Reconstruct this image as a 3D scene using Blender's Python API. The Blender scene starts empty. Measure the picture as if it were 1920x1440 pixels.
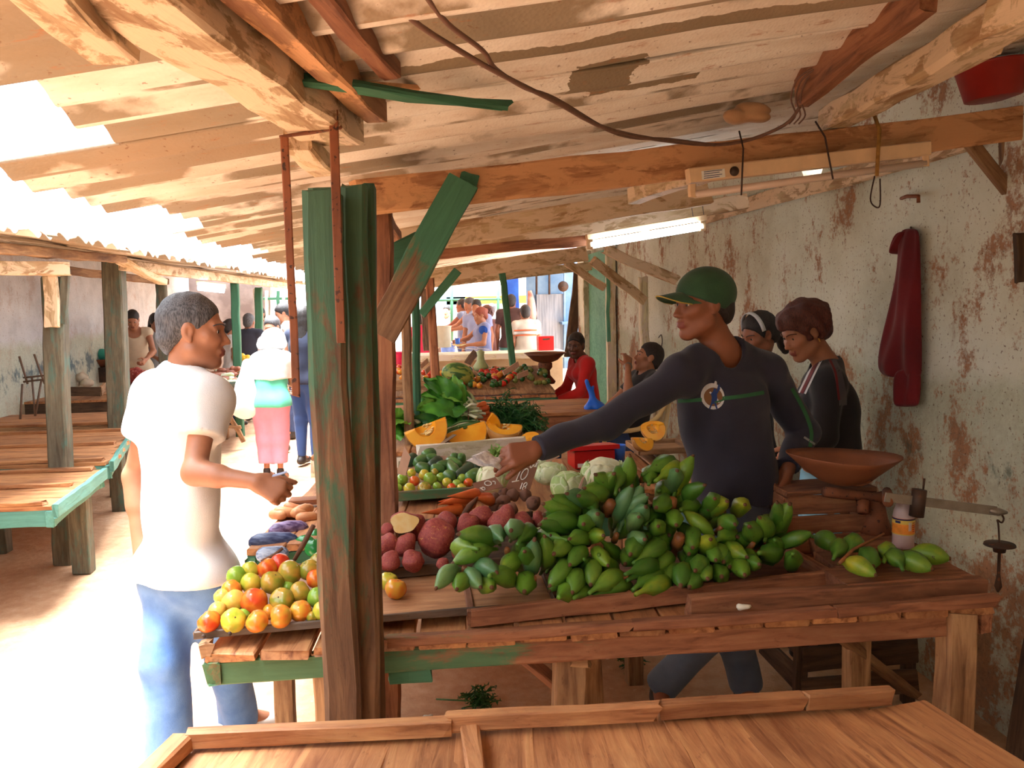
import bpy, bmesh, math, random
import numpy as np
from mathutils import Vector, Matrix, Quaternion
from mathutils.bvhtree import BVHTree
random.seed(7)
RNG = np.random.default_rng(7)
COL = bpy.context.scene.collection
PI = math.pi
V = Vector
# ---------------------------------------------------------------- camera model (photo 1920x1440)
CAM = V((0, 0, 1.65)); FPX = 1550.0
_yaw, _pit, _rol = math.radians(6.3), math.radians(5.67), math.radians(1.35)
_fw = V((math.sin(_yaw) * math.cos(_pit), math.cos(_yaw) * math.cos(_pit), -math.sin(_pit)))
_r0 = _fw.cross(V((0, 0, 1))).normalized(); _u0 = _r0.cross(_fw)
_rt = _r0 * math.cos(_rol) - _u0 * math.sin(_rol); _up = _u0 * math.cos(_rol) + _r0 * math.sin(_rol)
def ray(x, y): return _fw * FPX + _rt * (x - 960) - _up * (y - 720)
def P(x, y, Y):
    d = ray(x, y); return CAM + d * (Y / d.y)
def PZ(x, y, z):
    d = ray(x, y); return CAM + d * ((z - CAM.z) / d.z)
def PX(x, y, X):
    d = ray(x, y); return CAM + d * (X / d.x)
def proj(p):
    q = V(p) - CAM; k = q.dot(_fw)
    return (960 + FPX * q.dot(_rt) / k, 720 - FPX * q.dot(_up) / k)
# ---------------------------------------------------------------- objects
WM = {}
def settag(o, label=None, cat=None, group=None, kind=None):
    if label: o['label'] = label
    if cat: o['category'] = cat
    if group: o['group'] = group
    if kind: o['kind'] = kind
    return o
def link(o, parent=None, M=None):
    M = M if M is not None else Matrix.Identity(4)
    COL.objects.link(o)
    if parent is not None:
        o.parent = parent; o.matrix_basis = WM[parent.name].inverted() @ M
    else:
        o.matrix_basis = M
    WM[o.name] = M.copy(); return o
def thing(name, label, cat, loc, group=None):
    o = bpy.data.objects.new(name, None); o.empty_display_size = .05
    link(o, None, Matrix.Translation(V(loc)))
    return settag(o, label, cat, group)
def mesh(name, verts, faces, mats, fm=None, smooth=False):
    me = bpy.data.meshes.new(name)
    me.from_pydata([tuple(v) for v in verts], [], [tuple(f) for f in faces])
    for m in (mats if isinstance(mats, (list, tuple)) else [mats]): me.materials.append(m)
    if fm is not None: me.polygons.foreach_set('material_index', np.asarray(fm, dtype=np.int32))
    if smooth: me.polygons.foreach_set('use_smooth', [True] * len(me.polygons))
    me.update(); return me
def obj(name, verts, faces, mats, parent=None, M=None, fm=None, smooth=False):
    if M is None:
        a = np.asarray([tuple(v) for v in verts], dtype=float); c = (a.min(0) + a.max(0)) / 2
        verts = (a - c).tolist(); M = Matrix.Translation(V(c))
    return link(bpy.data.objects.new(name, mesh(name, verts, faces, mats, fm, smooth)), parent, M)
def inst(name, me, M, parent=None):
    return link(bpy.data.objects.new(name, me), parent, M)
def frame(a, b, up=V((0, 0, 1))):
    x = (V(b) - V(a)).normalized(); up = V(up)
    if abs(x.dot(up)) > .99: up = V((0, -1, 0)) if abs(x.y) < .9 else V((0, 0, 1))
    y = up.cross(x).normalized(); z = x.cross(y)
    return Matrix(((x.x, y.x, z.x), (x.y, y.y, z.y), (x.z, y.z, z.z)))
def plank_geo(L, w, t, rough=.0025, ch=.004, seg=None, bow=0):
    seg = seg or max(2, min(14, int(L / .14))); vs, fs = [], []
    ch = min(ch, w * .3, t * .3)
    sec = [(-w/2+ch, -t/2), (w/2-ch, -t/2), (w/2, -t/2+ch), (w/2, t/2-ch), (w/2-ch, t/2), (-w/2+ch, t/2), (-w/2, t/2-ch), (-w/2, -t/2+ch)]
    for i in range(seg + 1):
        x = -L/2 + L * i / seg
        oy, oz = random.gauss(0, rough), random.gauss(0, rough * .6) + bow * (1 - (2*i/seg - 1) ** 2)
        for y, z in sec:
            e = random.gauss(0, rough * 2.2) if i in (0, seg) else 0
            vs.append((x + e, y + oy + random.gauss(0, rough*.5), z + oz + random.gauss(0, rough*.5)))
    for i in range(seg):
        for j in range(8):
            a = i*8 + j; b = i*8 + (j+1) % 8; fs.append((a, b, b+8, a+8))
    fs.append(tuple(range(7, -1, -1))); fs.append(tuple(seg*8 + j for j in range(8)))
    return vs, fs
def plank(name, a, b, w, t, mat, parent=None, up=(0, 0, 1), rough=.0025, ch=.004, bow=0):
    a, b = V(a), V(b); R = frame(a, b, up).to_4x4()
    M = Matrix.Translation((a + b) / 2) @ R
    vs, fs = plank_geo((b - a).length, w, t, rough, ch, bow=bow)
    return obj(name, vs, fs, mat, parent, M)
def tube_geo(pts, rad, n=8, flat=1.0, cap=True):
    pts = [V(p) for p in pts]; k = len(pts)
    if not hasattr(rad, '__len__'): rad = [rad] * k
    vs, fs = [], []; pn = None
    for i in range(k):
        t = (pts[min(i+1, k-1)] - pts[max(i-1, 0)]).normalized()
        if pn is None:
            pn = t.cross(V((0, 0, 1)))
            if pn.length < .05: pn = t.cross(V((0, 1, 0)))
        pn = (pn - t * pn.dot(t)).normalized(); bn = t.cross(pn)
        for j in range(n):
            a = 2*PI*j/n; vs.append(pts[i] + pn * (rad[i]*math.cos(a)) + bn * (rad[i]*flat*math.sin(a)))
    for i in range(k-1):
        for j in range(n):
            fs.append((i*n+j, i*n+(j+1) % n, (i+1)*n+(j+1) % n, (i+1)*n+j))
    if cap:
        fs.append(tuple(range(n-1, -1, -1))); fs.append(tuple((k-1)*n+j for j in range(n)))
    return vs, fs
def tube(name, pts, rad, mat, parent=None, n=8, flat=1.0):
    vs, fs = tube_geo(pts, rad, n, flat); return obj(name, vs, fs, mat, parent, smooth=True)
def lathe_geo(prof, n=24):
    vs, fs = [], []
    for r, z in prof:
        for j in range(n):
            a = 2*PI*j/n; vs.append((r*math.cos(a), r*math.sin(a), z))
    for i in range(len(prof)-1):
        for j in range(n):
            fs.append((i*n+j, i*n+(j+1) % n, (i+1)*n+(j+1) % n, (i+1)*n+j))
    fs.append(tuple(range(n-1, -1, -1))); fs.append(tuple((len(prof)-1)*n+j for j in range(n)))
    return vs, fs
def join_geo(parts):
    vs, fs, fm = [], [], []
    for g in parts:
        o = len(vs); vs += list(g[0]); fs += [tuple(i+o for i in f) for f in g[1]]
        fm += [g[2] if len(g) > 2 else 0] * len(g[1])
    return vs, fs, fm
def spline(pts, n=24):
    pts = [V(p) for p in pts]; out = []; k = len(pts)
    for i in range(k-1):
        p0, p1, p2, p3 = pts[max(i-1, 0)], pts[i], pts[i+1], pts[min(i+2, k-1)]
        m = max(2, n // (k-1))
        for j in range(m):
            t = j / m
            out.append(.5*((2*p1)+(p2-p0)*t+(2*p0-5*p1+4*p2-p3)*t*t+(3*p1-p0-3*p2+p3)*t**3))
    out.append(pts[-1]); return out
def spheroid(rx, ry, rz, n=14, m=10, fn=None):
    vs, fs = [], []
    for i in range(m+1):
        th = PI*i/m
        for j in range(n):
            ph = 2*PI*j/n; d = (math.sin(th)*math.cos(ph), math.sin(th)*math.sin(ph), -math.cos(th))
            s = fn(d) if fn else 1.0
            vs.append((rx*d[0]*s, ry*d[1]*s, rz*d[2]*s))
    for i in range(m):
        for j in range(n):
            fs.append((i*n+j, i*n+(j+1) % n, (i+1)*n+(j+1) % n, (i+1)*n+j))
    return vs, fs
def boxg(c, s):
    x, y, z = c; a, b, d = s[0]/2, s[1]/2, s[2]/2
    vs = [(x-a, y-b, z-d), (x+a, y-b, z-d), (x+a, y+b, z-d), (x-a, y+b, z-d), (x-a, y-b, z+d), (x+a, y-b, z+d), (x+a, y+b, z+d), (x-a, y+b, z+d)]
    return vs, [(3, 2, 1, 0), (4, 5, 6, 7), (0, 1, 5, 4), (1, 2, 6, 5), (2, 3, 7, 6), (3, 0, 4, 7)]
# ---------------------------------------------------------------- materials
def srgb(r, g, b):
    f = lambda c: (c/255/12.92) if c <= 10 else ((c/255+.055)/1.055)**2.4
    return (f(r), f(g), f(b), 1)
class NT:
    def __init__(s, name):
        s.m = bpy.data.materials.new(name); s.m.use_nodes = True; s.t = s.m.node_tree
        s.b = s.t.nodes['Principled BSDF']
    def n(s, typ, ins=None, **kw):
        x = s.t.nodes.new('ShaderNode' + typ)
        for k, v in kw.items(): setattr(x, k, v)
        for k, v in (ins or {}).items(): s.set(x.inputs[k], v)
        return x
    def set(s, sock, v):
        if hasattr(v, 'is_output'): s.t.links.new(v, sock)
        elif hasattr(v, 'outputs'): s.t.links.new(v.outputs[0], sock)
        else: sock.default_value = v
    def mix(s, f, a, b, mode='MIX'):
        x = s.n('MixRGB', blend_type=mode); s.set(x.inputs[0], f); s.set(x.inputs[1], a); s.set(x.inputs[2], b); return x.outputs[0]
    def math(s, op, a, b=0.0, c=None):
        x = s.n('Math', operation=op); s.set(x.inputs[0], a); s.set(x.inputs[1], b)
        if c is not None: s.set(x.inputs[2], c)
        return x.outputs[0]
    def ramp(s, f, stops):
        x = s.n('ValToRGB'); e = x.color_ramp.elements
        while len(e) < len(stops): e.new(.5)
        for i, (p, c) in enumerate(stops):
            e[i].position = p; e[i].color = c if hasattr(c, '__len__') else (c, c, c, 1)
        s.set(x.inputs[0], f); return x.outputs[0]
    def coord(s, scale=(1, 1, 1), rnd=True, src='Object'):
        tc = s.n('TexCoord'); v = tc.outputs[src]
        if src == 'World': v = s.n('NewGeometry').outputs['Position']
        mp = s.n('Mapping'); s.set(mp.inputs[0], v); mp.inputs['Scale'].default_value = scale
        if rnd:
            oi = s.n('ObjectInfo'); mu = s.n('VectorMath', operation='SCALE'); mu.inputs[0].default_value = (37, 91, 53)
            s.set(mu.inputs['Scale'], oi.outputs['Random']); s.set(mp.inputs['Location'], mu.outputs[0])
        return mp.outputs[0]
    def noise(s, vec, sc=5., det=4., rough=.55, dist=0.):
        return s.n('TexNoise', {'Vector': vec, 'Scale': sc, 'Detail': det, 'Roughness': rough, 'Distortion': dist}).outputs[0]
    def fin(s, col, rough=.7, bump=None, bs=.3, bd=.01, **kw):
        s.set(s.b.inputs['Base Color'], col); s.set(s.b.inputs['Roughness'], rough)
        if bump is not None:
            b = s.n('Bump', {'Height': bump, 'Strength': bs, 'Distance': bd}); s.t.links.new(b.outputs[0], s.b.inputs['Normal'])
        for k, v in kw.items(): s.set(s.b.inputs[k.replace('_', ' ')], v)
        return s.m
def wood(name, base, dark, light, paint=None, amt=.5, grad=None, rough=.75, grain=1., peel=None, psc=1.):
    """old sawn wood, grain along the object's own x; paint = worn coat; grad=(x0,x1): coat fades along local x"""
    ds = lambda c, k=.24: tuple(x*(1-k)+k*(.3*c[0]+.55*c[1]+.15*c[2]) for x in c[:3])+(1,)
    hue = lambda c: (c[0]*1.04, c[1]*1.10, c[2]*.90, 1)
    base, dark, light = hue(ds(base)), hue(ds(dark, .1)), hue(ds(light))
    t = NT(name); v = t.coord((1.3*grain, 13*grain, 13*grain)); v2 = t.coord((1.2, 2.2, 2.2))
    g = t.noise(v, 3.2, 7, .62, .6); st = t.noise(v2, 2.3, 5, .6)
    c = t.ramp(g, [(.28, dark), (.5, base), (.74, light)])
    c = t.mix(t.ramp(st, [(.42, 0.), (.72, .75)]), c, dark)
    oi = t.n('ObjectInfo'); hv = t.n('HueSaturation', {'Value': t.math('ADD', .80, t.math('MULTIPLY', oi.outputs['Random'], .38)), 'Color': c}); c = hv.outputs[0]
    sp = t.noise(t.coord((3, 7, 7)), 7, 6, .75); c = t.mix(t.ramp(sp, [(.60, 0.), (.68, .55)]), c, dark)
    if peel:
        pn = t.noise(t.coord((1.6*psc, 4*psc, 4*psc)), 3.5, 7, .68, .5)
        c = t.mix(t.ramp(pn, [(.46, 0.), (.52, 1.)]), c, peel)
    if paint:
        pn = t.noise(t.coord((2.0*psc, 7*psc, 7*psc)), 2.6, 8, .7, .3)
        th = pn
        if grad:
            tc = t.n('TexCoord'); sx = t.n('SeparateXYZ'); t.set(sx.inputs[0], tc.outputs['Object'])
            mr = t.n('MapRange', {'Value': sx.outputs[0], 'From Min': grad[0], 'From Max': grad[1], 'To Min': -.28, 'To Max': .28})
            th = t.math('ADD', pn, mr.outputs[0])
        m = t.ramp(th, [(max(.02, .62-amt*.4-.05), 0.), (min(.98, .62-amt*.4+.09), 1.)])
        pc = t.mix(t.ramp(g, [(.3, .55), (.7, 0.)]), paint, (paint[0]*.45, paint[1]*.45, paint[2]*.45, 1))
        c = t.mix(m, c, pc)
    return t.fin(c, rough, g, .45, .006)
def plain(name, col, rough=.6, var=.12, sc=18., bump=.1, **kw):
    t = NT(name); n = t.noise(t.coord((1, 1, 1)), sc, 4)
    lo = tuple(c*(1-var) for c in col[:3])+(1,); hi = tuple(min(1, c*(1+var)) for c in col[:3])+(1,)
    return t.fin(t.ramp(n, [(.3, lo), (.7, hi)]), rough, n, bump, .004, **kw)
def cloth(name, col, col2=None, rough=.9, sc=6., bs=.25):
    t = NT(name); n = t.noise(t.coord((1, 1, 1), rnd=False), sc, 5); w = t.noise(t.coord((1, 1, 1), rnd=False), 420, 1)
    col2 = col2 or tuple(c*.8 for c in col[:3])+(1,)
    c = t.ramp(n, [(.3, col2), (.7, col)]); c = t.mix(.12, c, w, 'OVERLAY')
    h = t.math('ADD', t.math('MULTIPLY', n, 3.), w)
    return t.fin(c, rough, h, bs, .004, Sheen_Weight=.15)
def mottled(name, a, b, sc=3., lo=.4, hi=.6, spots=None, rough=.5, ssc=40., sth=.68, axis=(1, 1, 1), bump=.1, **kw):
    t = NT(name); v = t.coord(axis); n = t.noise(v, sc, 4); c = t.ramp(n, [(lo, a), (hi, b)])
    s = t.noise(v, ssc, 3)
    if spots: c = t.mix(t.ramp(s, [(sth, 0.), (sth+.05, 1.)]), c, spots)
    return t.fin(c, rough, s, bump, .003, **kw)
# ---------------------------------------------------------------- signed-distance modelling for bodies and clothing
class SDF:
    def __init__(s): s.ops = []; s.lo = np.full(3, 1e9); s.hi = np.full(3, -1e9)
    def _bb(s, a, b, r):
        lo = np.minimum(a, b)-r; hi = np.maximum(a, b)+r; return lo, hi
    def cap(s, a, b, ra, rb=None, k=.02, dep=None, fl=1., flat=False, sub=False):
        a = np.array(a, float); b = np.array(b, float); rb = ra if rb is None else rb
        lo, hi = s._bb(a, b, max(ra, rb))
        if not sub: s.lo = np.minimum(s.lo, lo); s.hi = np.maximum(s.hi, hi)
        s.ops.append(('c', a, b, ra, rb, k, None if dep is None else np.array(dep, float), fl, flat, sub, lo, hi)); return s
    def ell(s, c, r, R=None, k=.02, sub=False):
        c = np.array(c, float); R = np.eye(3) if R is None else np.array(R, float); r = np.array(r, float)
        ext = np.sqrt(((R * r) ** 2).sum(1)); lo, hi = c-ext, c+ext
        if not sub: s.lo = np.minimum(s.lo, lo); s.hi = np.maximum(s.hi, hi)
        s.ops.append(('e', c, r, R, k, sub, lo, hi)); return s
    def half(s, n, d):   # keep n.p < d
        s.ops.append(('h', np.array(n, float), d)); return s
    def build(s, h):
        o = s.lo-3*h; n = np.ceil((s.hi-s.lo)/h).astype(int)+7
        ax = [(o[i]+h*np.arange(n[i])).astype(np.float32) for i in range(3)]
        F = np.full(n, 1., np.float32)
        for op in s.ops:
            if op[0] == 'h':
                d = op[1][0]*ax[0][:, None, None]+op[1][1]*ax[1][None, :, None]+op[1][2]*ax[2][None, None, :]-op[2]
                F = np.maximum(F, d.astype(np.float32)); continue
            k = op[5] if op[0] == 'c' else op[4]
            lo, hi = op[-2], op[-1]
            i0 = np.maximum(0, np.floor((lo-k-3*h-o)/h).astype(int)); i1 = np.minimum(n, np.ceil((hi+k+3*h-o)/h).astype(int)+1)
            if (i1 <= i0).any(): continue
            sl = tuple(slice(i0[i], i1[i]) for i in range(3))
            X, Y, Z = ax[0][sl[0]][:, None, None], ax[1][sl[1]][None, :, None], ax[2][sl[2]][None, None, :]
            if op[0] == 'c':
                _, a, b, ra, rb, k, dep, fl, flat, sub, _, _ = op
                X, Y, Z = X-a[0], Y-a[1], Z-a[2]; w = b-a
                if dep is not None and fl != 1:
                    q = (X*dep[0]+Y*dep[1]+Z*dep[2])*(1/fl-1); X, Y, Z = X+q*dep[0], Y+q*dep[1], Z+q*dep[2]
                    w = w+dep*(w@dep)*(1/fl-1)
                L2 = max(float(w@w), 1e-9); tu = (X*w[0]+Y*w[1]+Z*w[2])/L2; t = np.clip(tu, 0, 1)
                d = np.sqrt((X-t*w[0])**2+(Y-t*w[1])**2+(Z-t*w[2])**2)-(ra+(rb-ra)*t)
                if fl < 1: d = np.where(d > 0, d*fl, d*fl)
                if flat: d = np.maximum(d, (tu-1)*math.sqrt(L2))
            else:
                _, c, r, R, k, sub, _, _ = op
                X, Y, Z = X-c[0], Y-c[1], Z-c[2]
                u = [(X*R[0, i]+Y*R[1, i]+Z*R[2, i])/r[i] for i in range(3)]
                k0 = np.sqrt(u[0]**2+u[1]**2+u[2]**2); k1 = np.sqrt((u[0]/r[0])**2+(u[1]/r[1])**2+(u[2]/r[2])**2)+1e-6
                d = k0*(k0-1)/k1
            f = F[sl]
            if sub: f = -f
            if k > 0:
                hh = np.clip(.5+.5*(f-d)/k, 0, 1); f = f*(1-hh)+d*hh-k*hh*(1-hh)
            else: f = np.minimum(f, d)
            F[sl] = -f if sub else f
        return nets(F, o, h)
def nets(F, o, h):
    S = F < 0; n = np.array(F.shape)
    c = [S[i:n[0]-1+i, j:n[1]-1+j, k:n[2]-1+k] for i in (0, 1) for j in (0, 1) for k in (0, 1)]
    a = c[0].copy(); b = c[0].copy()
    for q in c[1:]: a |= q; b &= q
    ijk = np.argwhere(a & ~b); del a, b
    idx = np.full(n-1, -1, np.int32); idx[ijk[:, 0], ijk[:, 1], ijk[:, 2]] = np.arange(len(ijk))
    cor = np.array([(i, j, k) for i in (0, 1) for j in (0, 1) for k in (0, 1)])
    f = np.stack([F[ijk[:, 0]+q[0], ijk[:, 1]+q[1], ijk[:, 2]+q[2]] for q in cor], 1)
    acc = np.zeros((len(ijk), 3)); cnt = np.zeros(len(ijk))
    for p in range(8):
        for q in range(p+1, 8):
            if np.abs(cor[p]-cor[q]).sum() != 1: continue
            m = (f[:, p] < 0) != (f[:, q] < 0); t = f[m, p]/(f[m, p]-f[m, q])
            acc[m] += cor[p]+t[:, None]*(cor[q]-cor[p]); cnt[m] += 1
    vs = o+h*(ijk+acc/np.maximum(cnt, 1)[:, None])
    quads = []
    for ax in range(3):
        s0 = [slice(None)]*3; s1 = [slice(None)]*3; s0[ax] = slice(0, -1); s1[ax] = slice(1, None)
        E = np.argwhere(S[tuple(s0)] != S[tuple(s1)])
        u, w = (ax+1) % 3, (ax+2) % 3
        E = E[(E[:, u] > 0) & (E[:, w] > 0) & (E[:, u] < n[u]-1) & (E[:, w] < n[w]-1)]
        ins = S[E[:, 0], E[:, 1], E[:, 2]]
        def g(du, dw):
            q = E.copy(); q[:, u] += du; q[:, w] += dw; return idx[q[:, 0], q[:, 1], q[:, 2]]
        Q = np.stack([g(-1, -1), g(0, -1), g(0, 0), g(-1, 0)], 1)
        Q[~ins] = Q[~ins][:, ::-1]; quads.append(Q)
    Q = np.concatenate(quads); Q = Q[(Q >= 0).all(1)]
    return vs, Q
def npmesh(name, vs, Q, mats, fm=None):
    me = bpy.data.meshes.new(name); me.vertices.add(len(vs)); me.vertices.foreach_set('co', np.asarray(vs, np.float32).ravel())
    me.loops.add(Q.size); me.loops.foreach_set('vertex_index', Q.ravel().astype(np.int32))
    me.polygons.add(len(Q)); me.polygons.foreach_set('loop_start', np.arange(0, Q.size, 4, dtype=np.int32))
    me.polygons.foreach_set('loop_total', np.full(len(Q), 4, np.int32))
    for m in (mats if isinstance(mats, (list, tuple)) else [mats]): me.materials.append(m)
    if fm is not None: me.polygons.foreach_set('material_index', np.asarray(fm, np.int32))
    me.polygons.foreach_set('use_smooth', np.ones(len(Q), bool)); me.update(calc_edges=True); me.validate(); return me
def vnormals(vs, Q):
    d1 = vs[Q[:, 2]]-vs[Q[:, 0]]; d2 = vs[Q[:, 3]]-vs[Q[:, 1]]; fn = np.cross(d1, d2); N = np.zeros_like(vs)
    for i in range(4): np.add.at(N, Q[:, i], fn)
    return N/(np.linalg.norm(N, axis=1)[:, None]+1e-12)
def folds(vs, Q, amp, seed, freq=38., stretch=(1, 1, .45)):
    r = np.random.default_rng(seed); N = vnormals(vs, Q); p = vs*np.array(stretch); d = 0
    for i in range(7):
        k = r.normal(size=3); k /= np.linalg.norm(k); ww = freq*(.5+r.random()); w2 = r.normal(size=3)*9
        d = d+np.sin(p@k*ww+r.random()*6+1.6*np.sin(p@w2+r.random()*6))/(1+.25*i)
    return vs+N*(amp*.4*d)[:, None]
def sdf_obj(name, s, h, mats, parent, fm=None, fold=None):
    vs, Q = s.build(h)
    if fold: vs = folds(vs, Q, *fold)
    f = None
    if fm: f = fm((vs[Q].mean(1)))
    c = (vs.min(0)+vs.max(0))/2
    return link(bpy.data.objects.new(name, npmesh(name, vs-c, Q, mats, f)), parent, Matrix.Translation(V(c)))
# ---------------------------------------------------------------- material set
W_BARE = wood('dusty_bare_wood', srgb(170, 116, 76), srgb(100, 60, 38), srgb(204, 150, 104))
W_TOP = wood('dusty_tabletop', srgb(196, 118, 60), srgb(118, 60, 30), srgb(218, 146, 80), rough=.62)
W_RED = wood('reddish_wood', srgb(158, 86, 50), srgb(86, 42, 26), srgb(184, 112, 70))
W_DARK = wood('dark_wood', srgb(96, 64, 46), srgb(52, 34, 26), srgb(128, 92, 68))
W_PALE = wood('peeling_pale_beam', srgb(206, 164, 128), srgb(150, 98, 62), srgb(228, 194, 158), peel=srgb(228, 200, 168))
W_ORNG = wood('rusty_orange_beam', srgb(186, 116, 66), srgb(124, 68, 40), srgb(206, 146, 96), peel=srgb(204, 150, 104), psc=.9)
GREEN = srgb(66, 122, 92)
W_GRN = wood('worn_green_paint', srgb(134, 90, 62), srgb(84, 54, 38), srgb(162, 116, 82), paint=GREEN, amt=.8)
W_GRNPOST = wood('green_post_fading_down', srgb(116, 74, 48), srgb(70, 42, 30), srgb(146, 100, 68), paint=srgb(70, 106, 80), amt=.10, grad=(-.9, 1.1))
W_GRNHALF = wood('half_green_paint', srgb(150, 94, 62), srgb(98, 58, 40), srgb(178, 122, 86), paint=srgb(82, 124, 84), amt=.42)
W_GRNAPRON = wood('apron_paint_fading_right', srgb(164, 92, 54), srgb(100, 52, 32), srgb(186, 118, 76), paint=srgb(84, 122, 84), amt=.30, grad=(.3, -1.0))
W_TEAL = wood('worn_teal_paint', srgb(150, 112, 82), srgb(96, 66, 48), srgb(176, 138, 104), paint=srgb(92, 150, 138), amt=.95)
W_GREY = wood('weathered_grey_post', srgb(104, 94, 84), srgb(70, 60, 52), srgb(128, 116, 104), paint=srgb(84, 116, 106), amt=.16)
W_WHITE = wood('whitewashed_wood', srgb(222, 208, 190), srgb(168, 140, 116), srgb(236, 226, 212), peel=srgb(230, 220, 204))
W_TURQ = wood('turquoise_planks', srgb(88, 178, 160), srgb(62, 134, 122), srgb(112, 196, 178))
RUST = mottled('rusty_iron', srgb(110, 64, 42), srgb(146, 84, 52), 8, .35, .65, srgb(70, 44, 34), .8, 60, .6)
IRON = mottled('dark_iron', srgb(58, 46, 40), srgb(84, 62, 50), 10, .35, .65, srgb(110, 66, 44), .6, 50, .62, Metallic=.4)
STEEL = plain('worn_steel', srgb(150, 142, 132), .45, .2, 20, Metallic=.7)
def roof_mat():
    t = NT('weathered_cement_sheet'); g = t.n('NewGeometry').outputs['Position']
    def mp(s):
        m = t.n('Mapping'); t.set(m.inputs[0], g); m.inputs['Scale'].default_value = s; return m.outputs[0]
    big = t.noise(mp((.6, 1, 1)), 1.3, 5, .6); med = t.noise(mp((2, 7, 1)), 2., 5, .65)
    base = t.ramp(med, [(.3, srgb(218, 200, 182)), (.6, srgb(236, 226, 214)), (.8, srgb(243, 236, 226))])
    sx = t.n('SeparateXYZ'); t.set(sx.inputs[0], g)
    row = t.math('FLOOR', t.math('DIVIDE', t.math('ADD', sx.outputs[1], .05), .177/2))
    cmb = t.n('CombineXYZ'); t.set(cmb.inputs[0], t.math('MULTIPLY', sx.outputs[0], 1.1)); t.set(cmb.inputs[1], t.math('MULTIPLY', row, 7.31))
    rown = t.noise(cmb.outputs[0], 1.5, 2, .4)
    warp = t.math('ADD', rown, t.math('MULTIPLY', t.math('SUBTRACT', t.noise(mp((9, 9, 9)), 3, 4), .5), .12))
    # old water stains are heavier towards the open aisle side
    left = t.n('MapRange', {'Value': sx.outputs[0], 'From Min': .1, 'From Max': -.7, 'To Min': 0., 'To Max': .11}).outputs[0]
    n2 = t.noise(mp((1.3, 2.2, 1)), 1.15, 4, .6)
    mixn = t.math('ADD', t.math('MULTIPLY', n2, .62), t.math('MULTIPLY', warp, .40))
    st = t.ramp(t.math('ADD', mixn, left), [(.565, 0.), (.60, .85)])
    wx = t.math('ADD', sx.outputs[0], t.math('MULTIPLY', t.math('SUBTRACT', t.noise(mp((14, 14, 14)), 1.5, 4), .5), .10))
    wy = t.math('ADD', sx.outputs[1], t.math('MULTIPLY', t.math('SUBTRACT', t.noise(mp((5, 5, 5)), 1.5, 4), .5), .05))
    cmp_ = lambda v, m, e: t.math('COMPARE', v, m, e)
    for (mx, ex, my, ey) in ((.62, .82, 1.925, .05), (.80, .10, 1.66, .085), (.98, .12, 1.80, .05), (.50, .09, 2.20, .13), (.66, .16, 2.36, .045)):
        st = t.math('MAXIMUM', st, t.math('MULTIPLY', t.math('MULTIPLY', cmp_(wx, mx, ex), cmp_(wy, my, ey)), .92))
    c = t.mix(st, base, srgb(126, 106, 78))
    c = t.mix(t.ramp(big, [(.5, 0.), (.75, .45)]), c, srgb(196, 158, 126))
    c = t.mix(t.ramp(t.noise(mp((3, 14, 3)), 3, 6, .7), [(.6, 0.), (.68, .6)]), c, srgb(176, 112, 70))
    sp = t.noise(mp((60, 60, 60)), 1, 3); c = t.mix(t.ramp(sp, [(.66, 0.), (.72, .6)]), c, srgb(120, 78, 54))
    m = t.n('Mapping'); t.set(m.inputs[0], g); m.inputs['Rotation'].default_value = (0, 0, .78); m.inputs['Scale'].default_value = (110, 110, 110)
    ck = t.n('TexVoronoi', {'Vector': m.outputs[0], 'Scale': 1.}).outputs[0]
    return t.fin(c, .9, ck, .25, .004)
ROOF = roof_mat()
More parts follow.
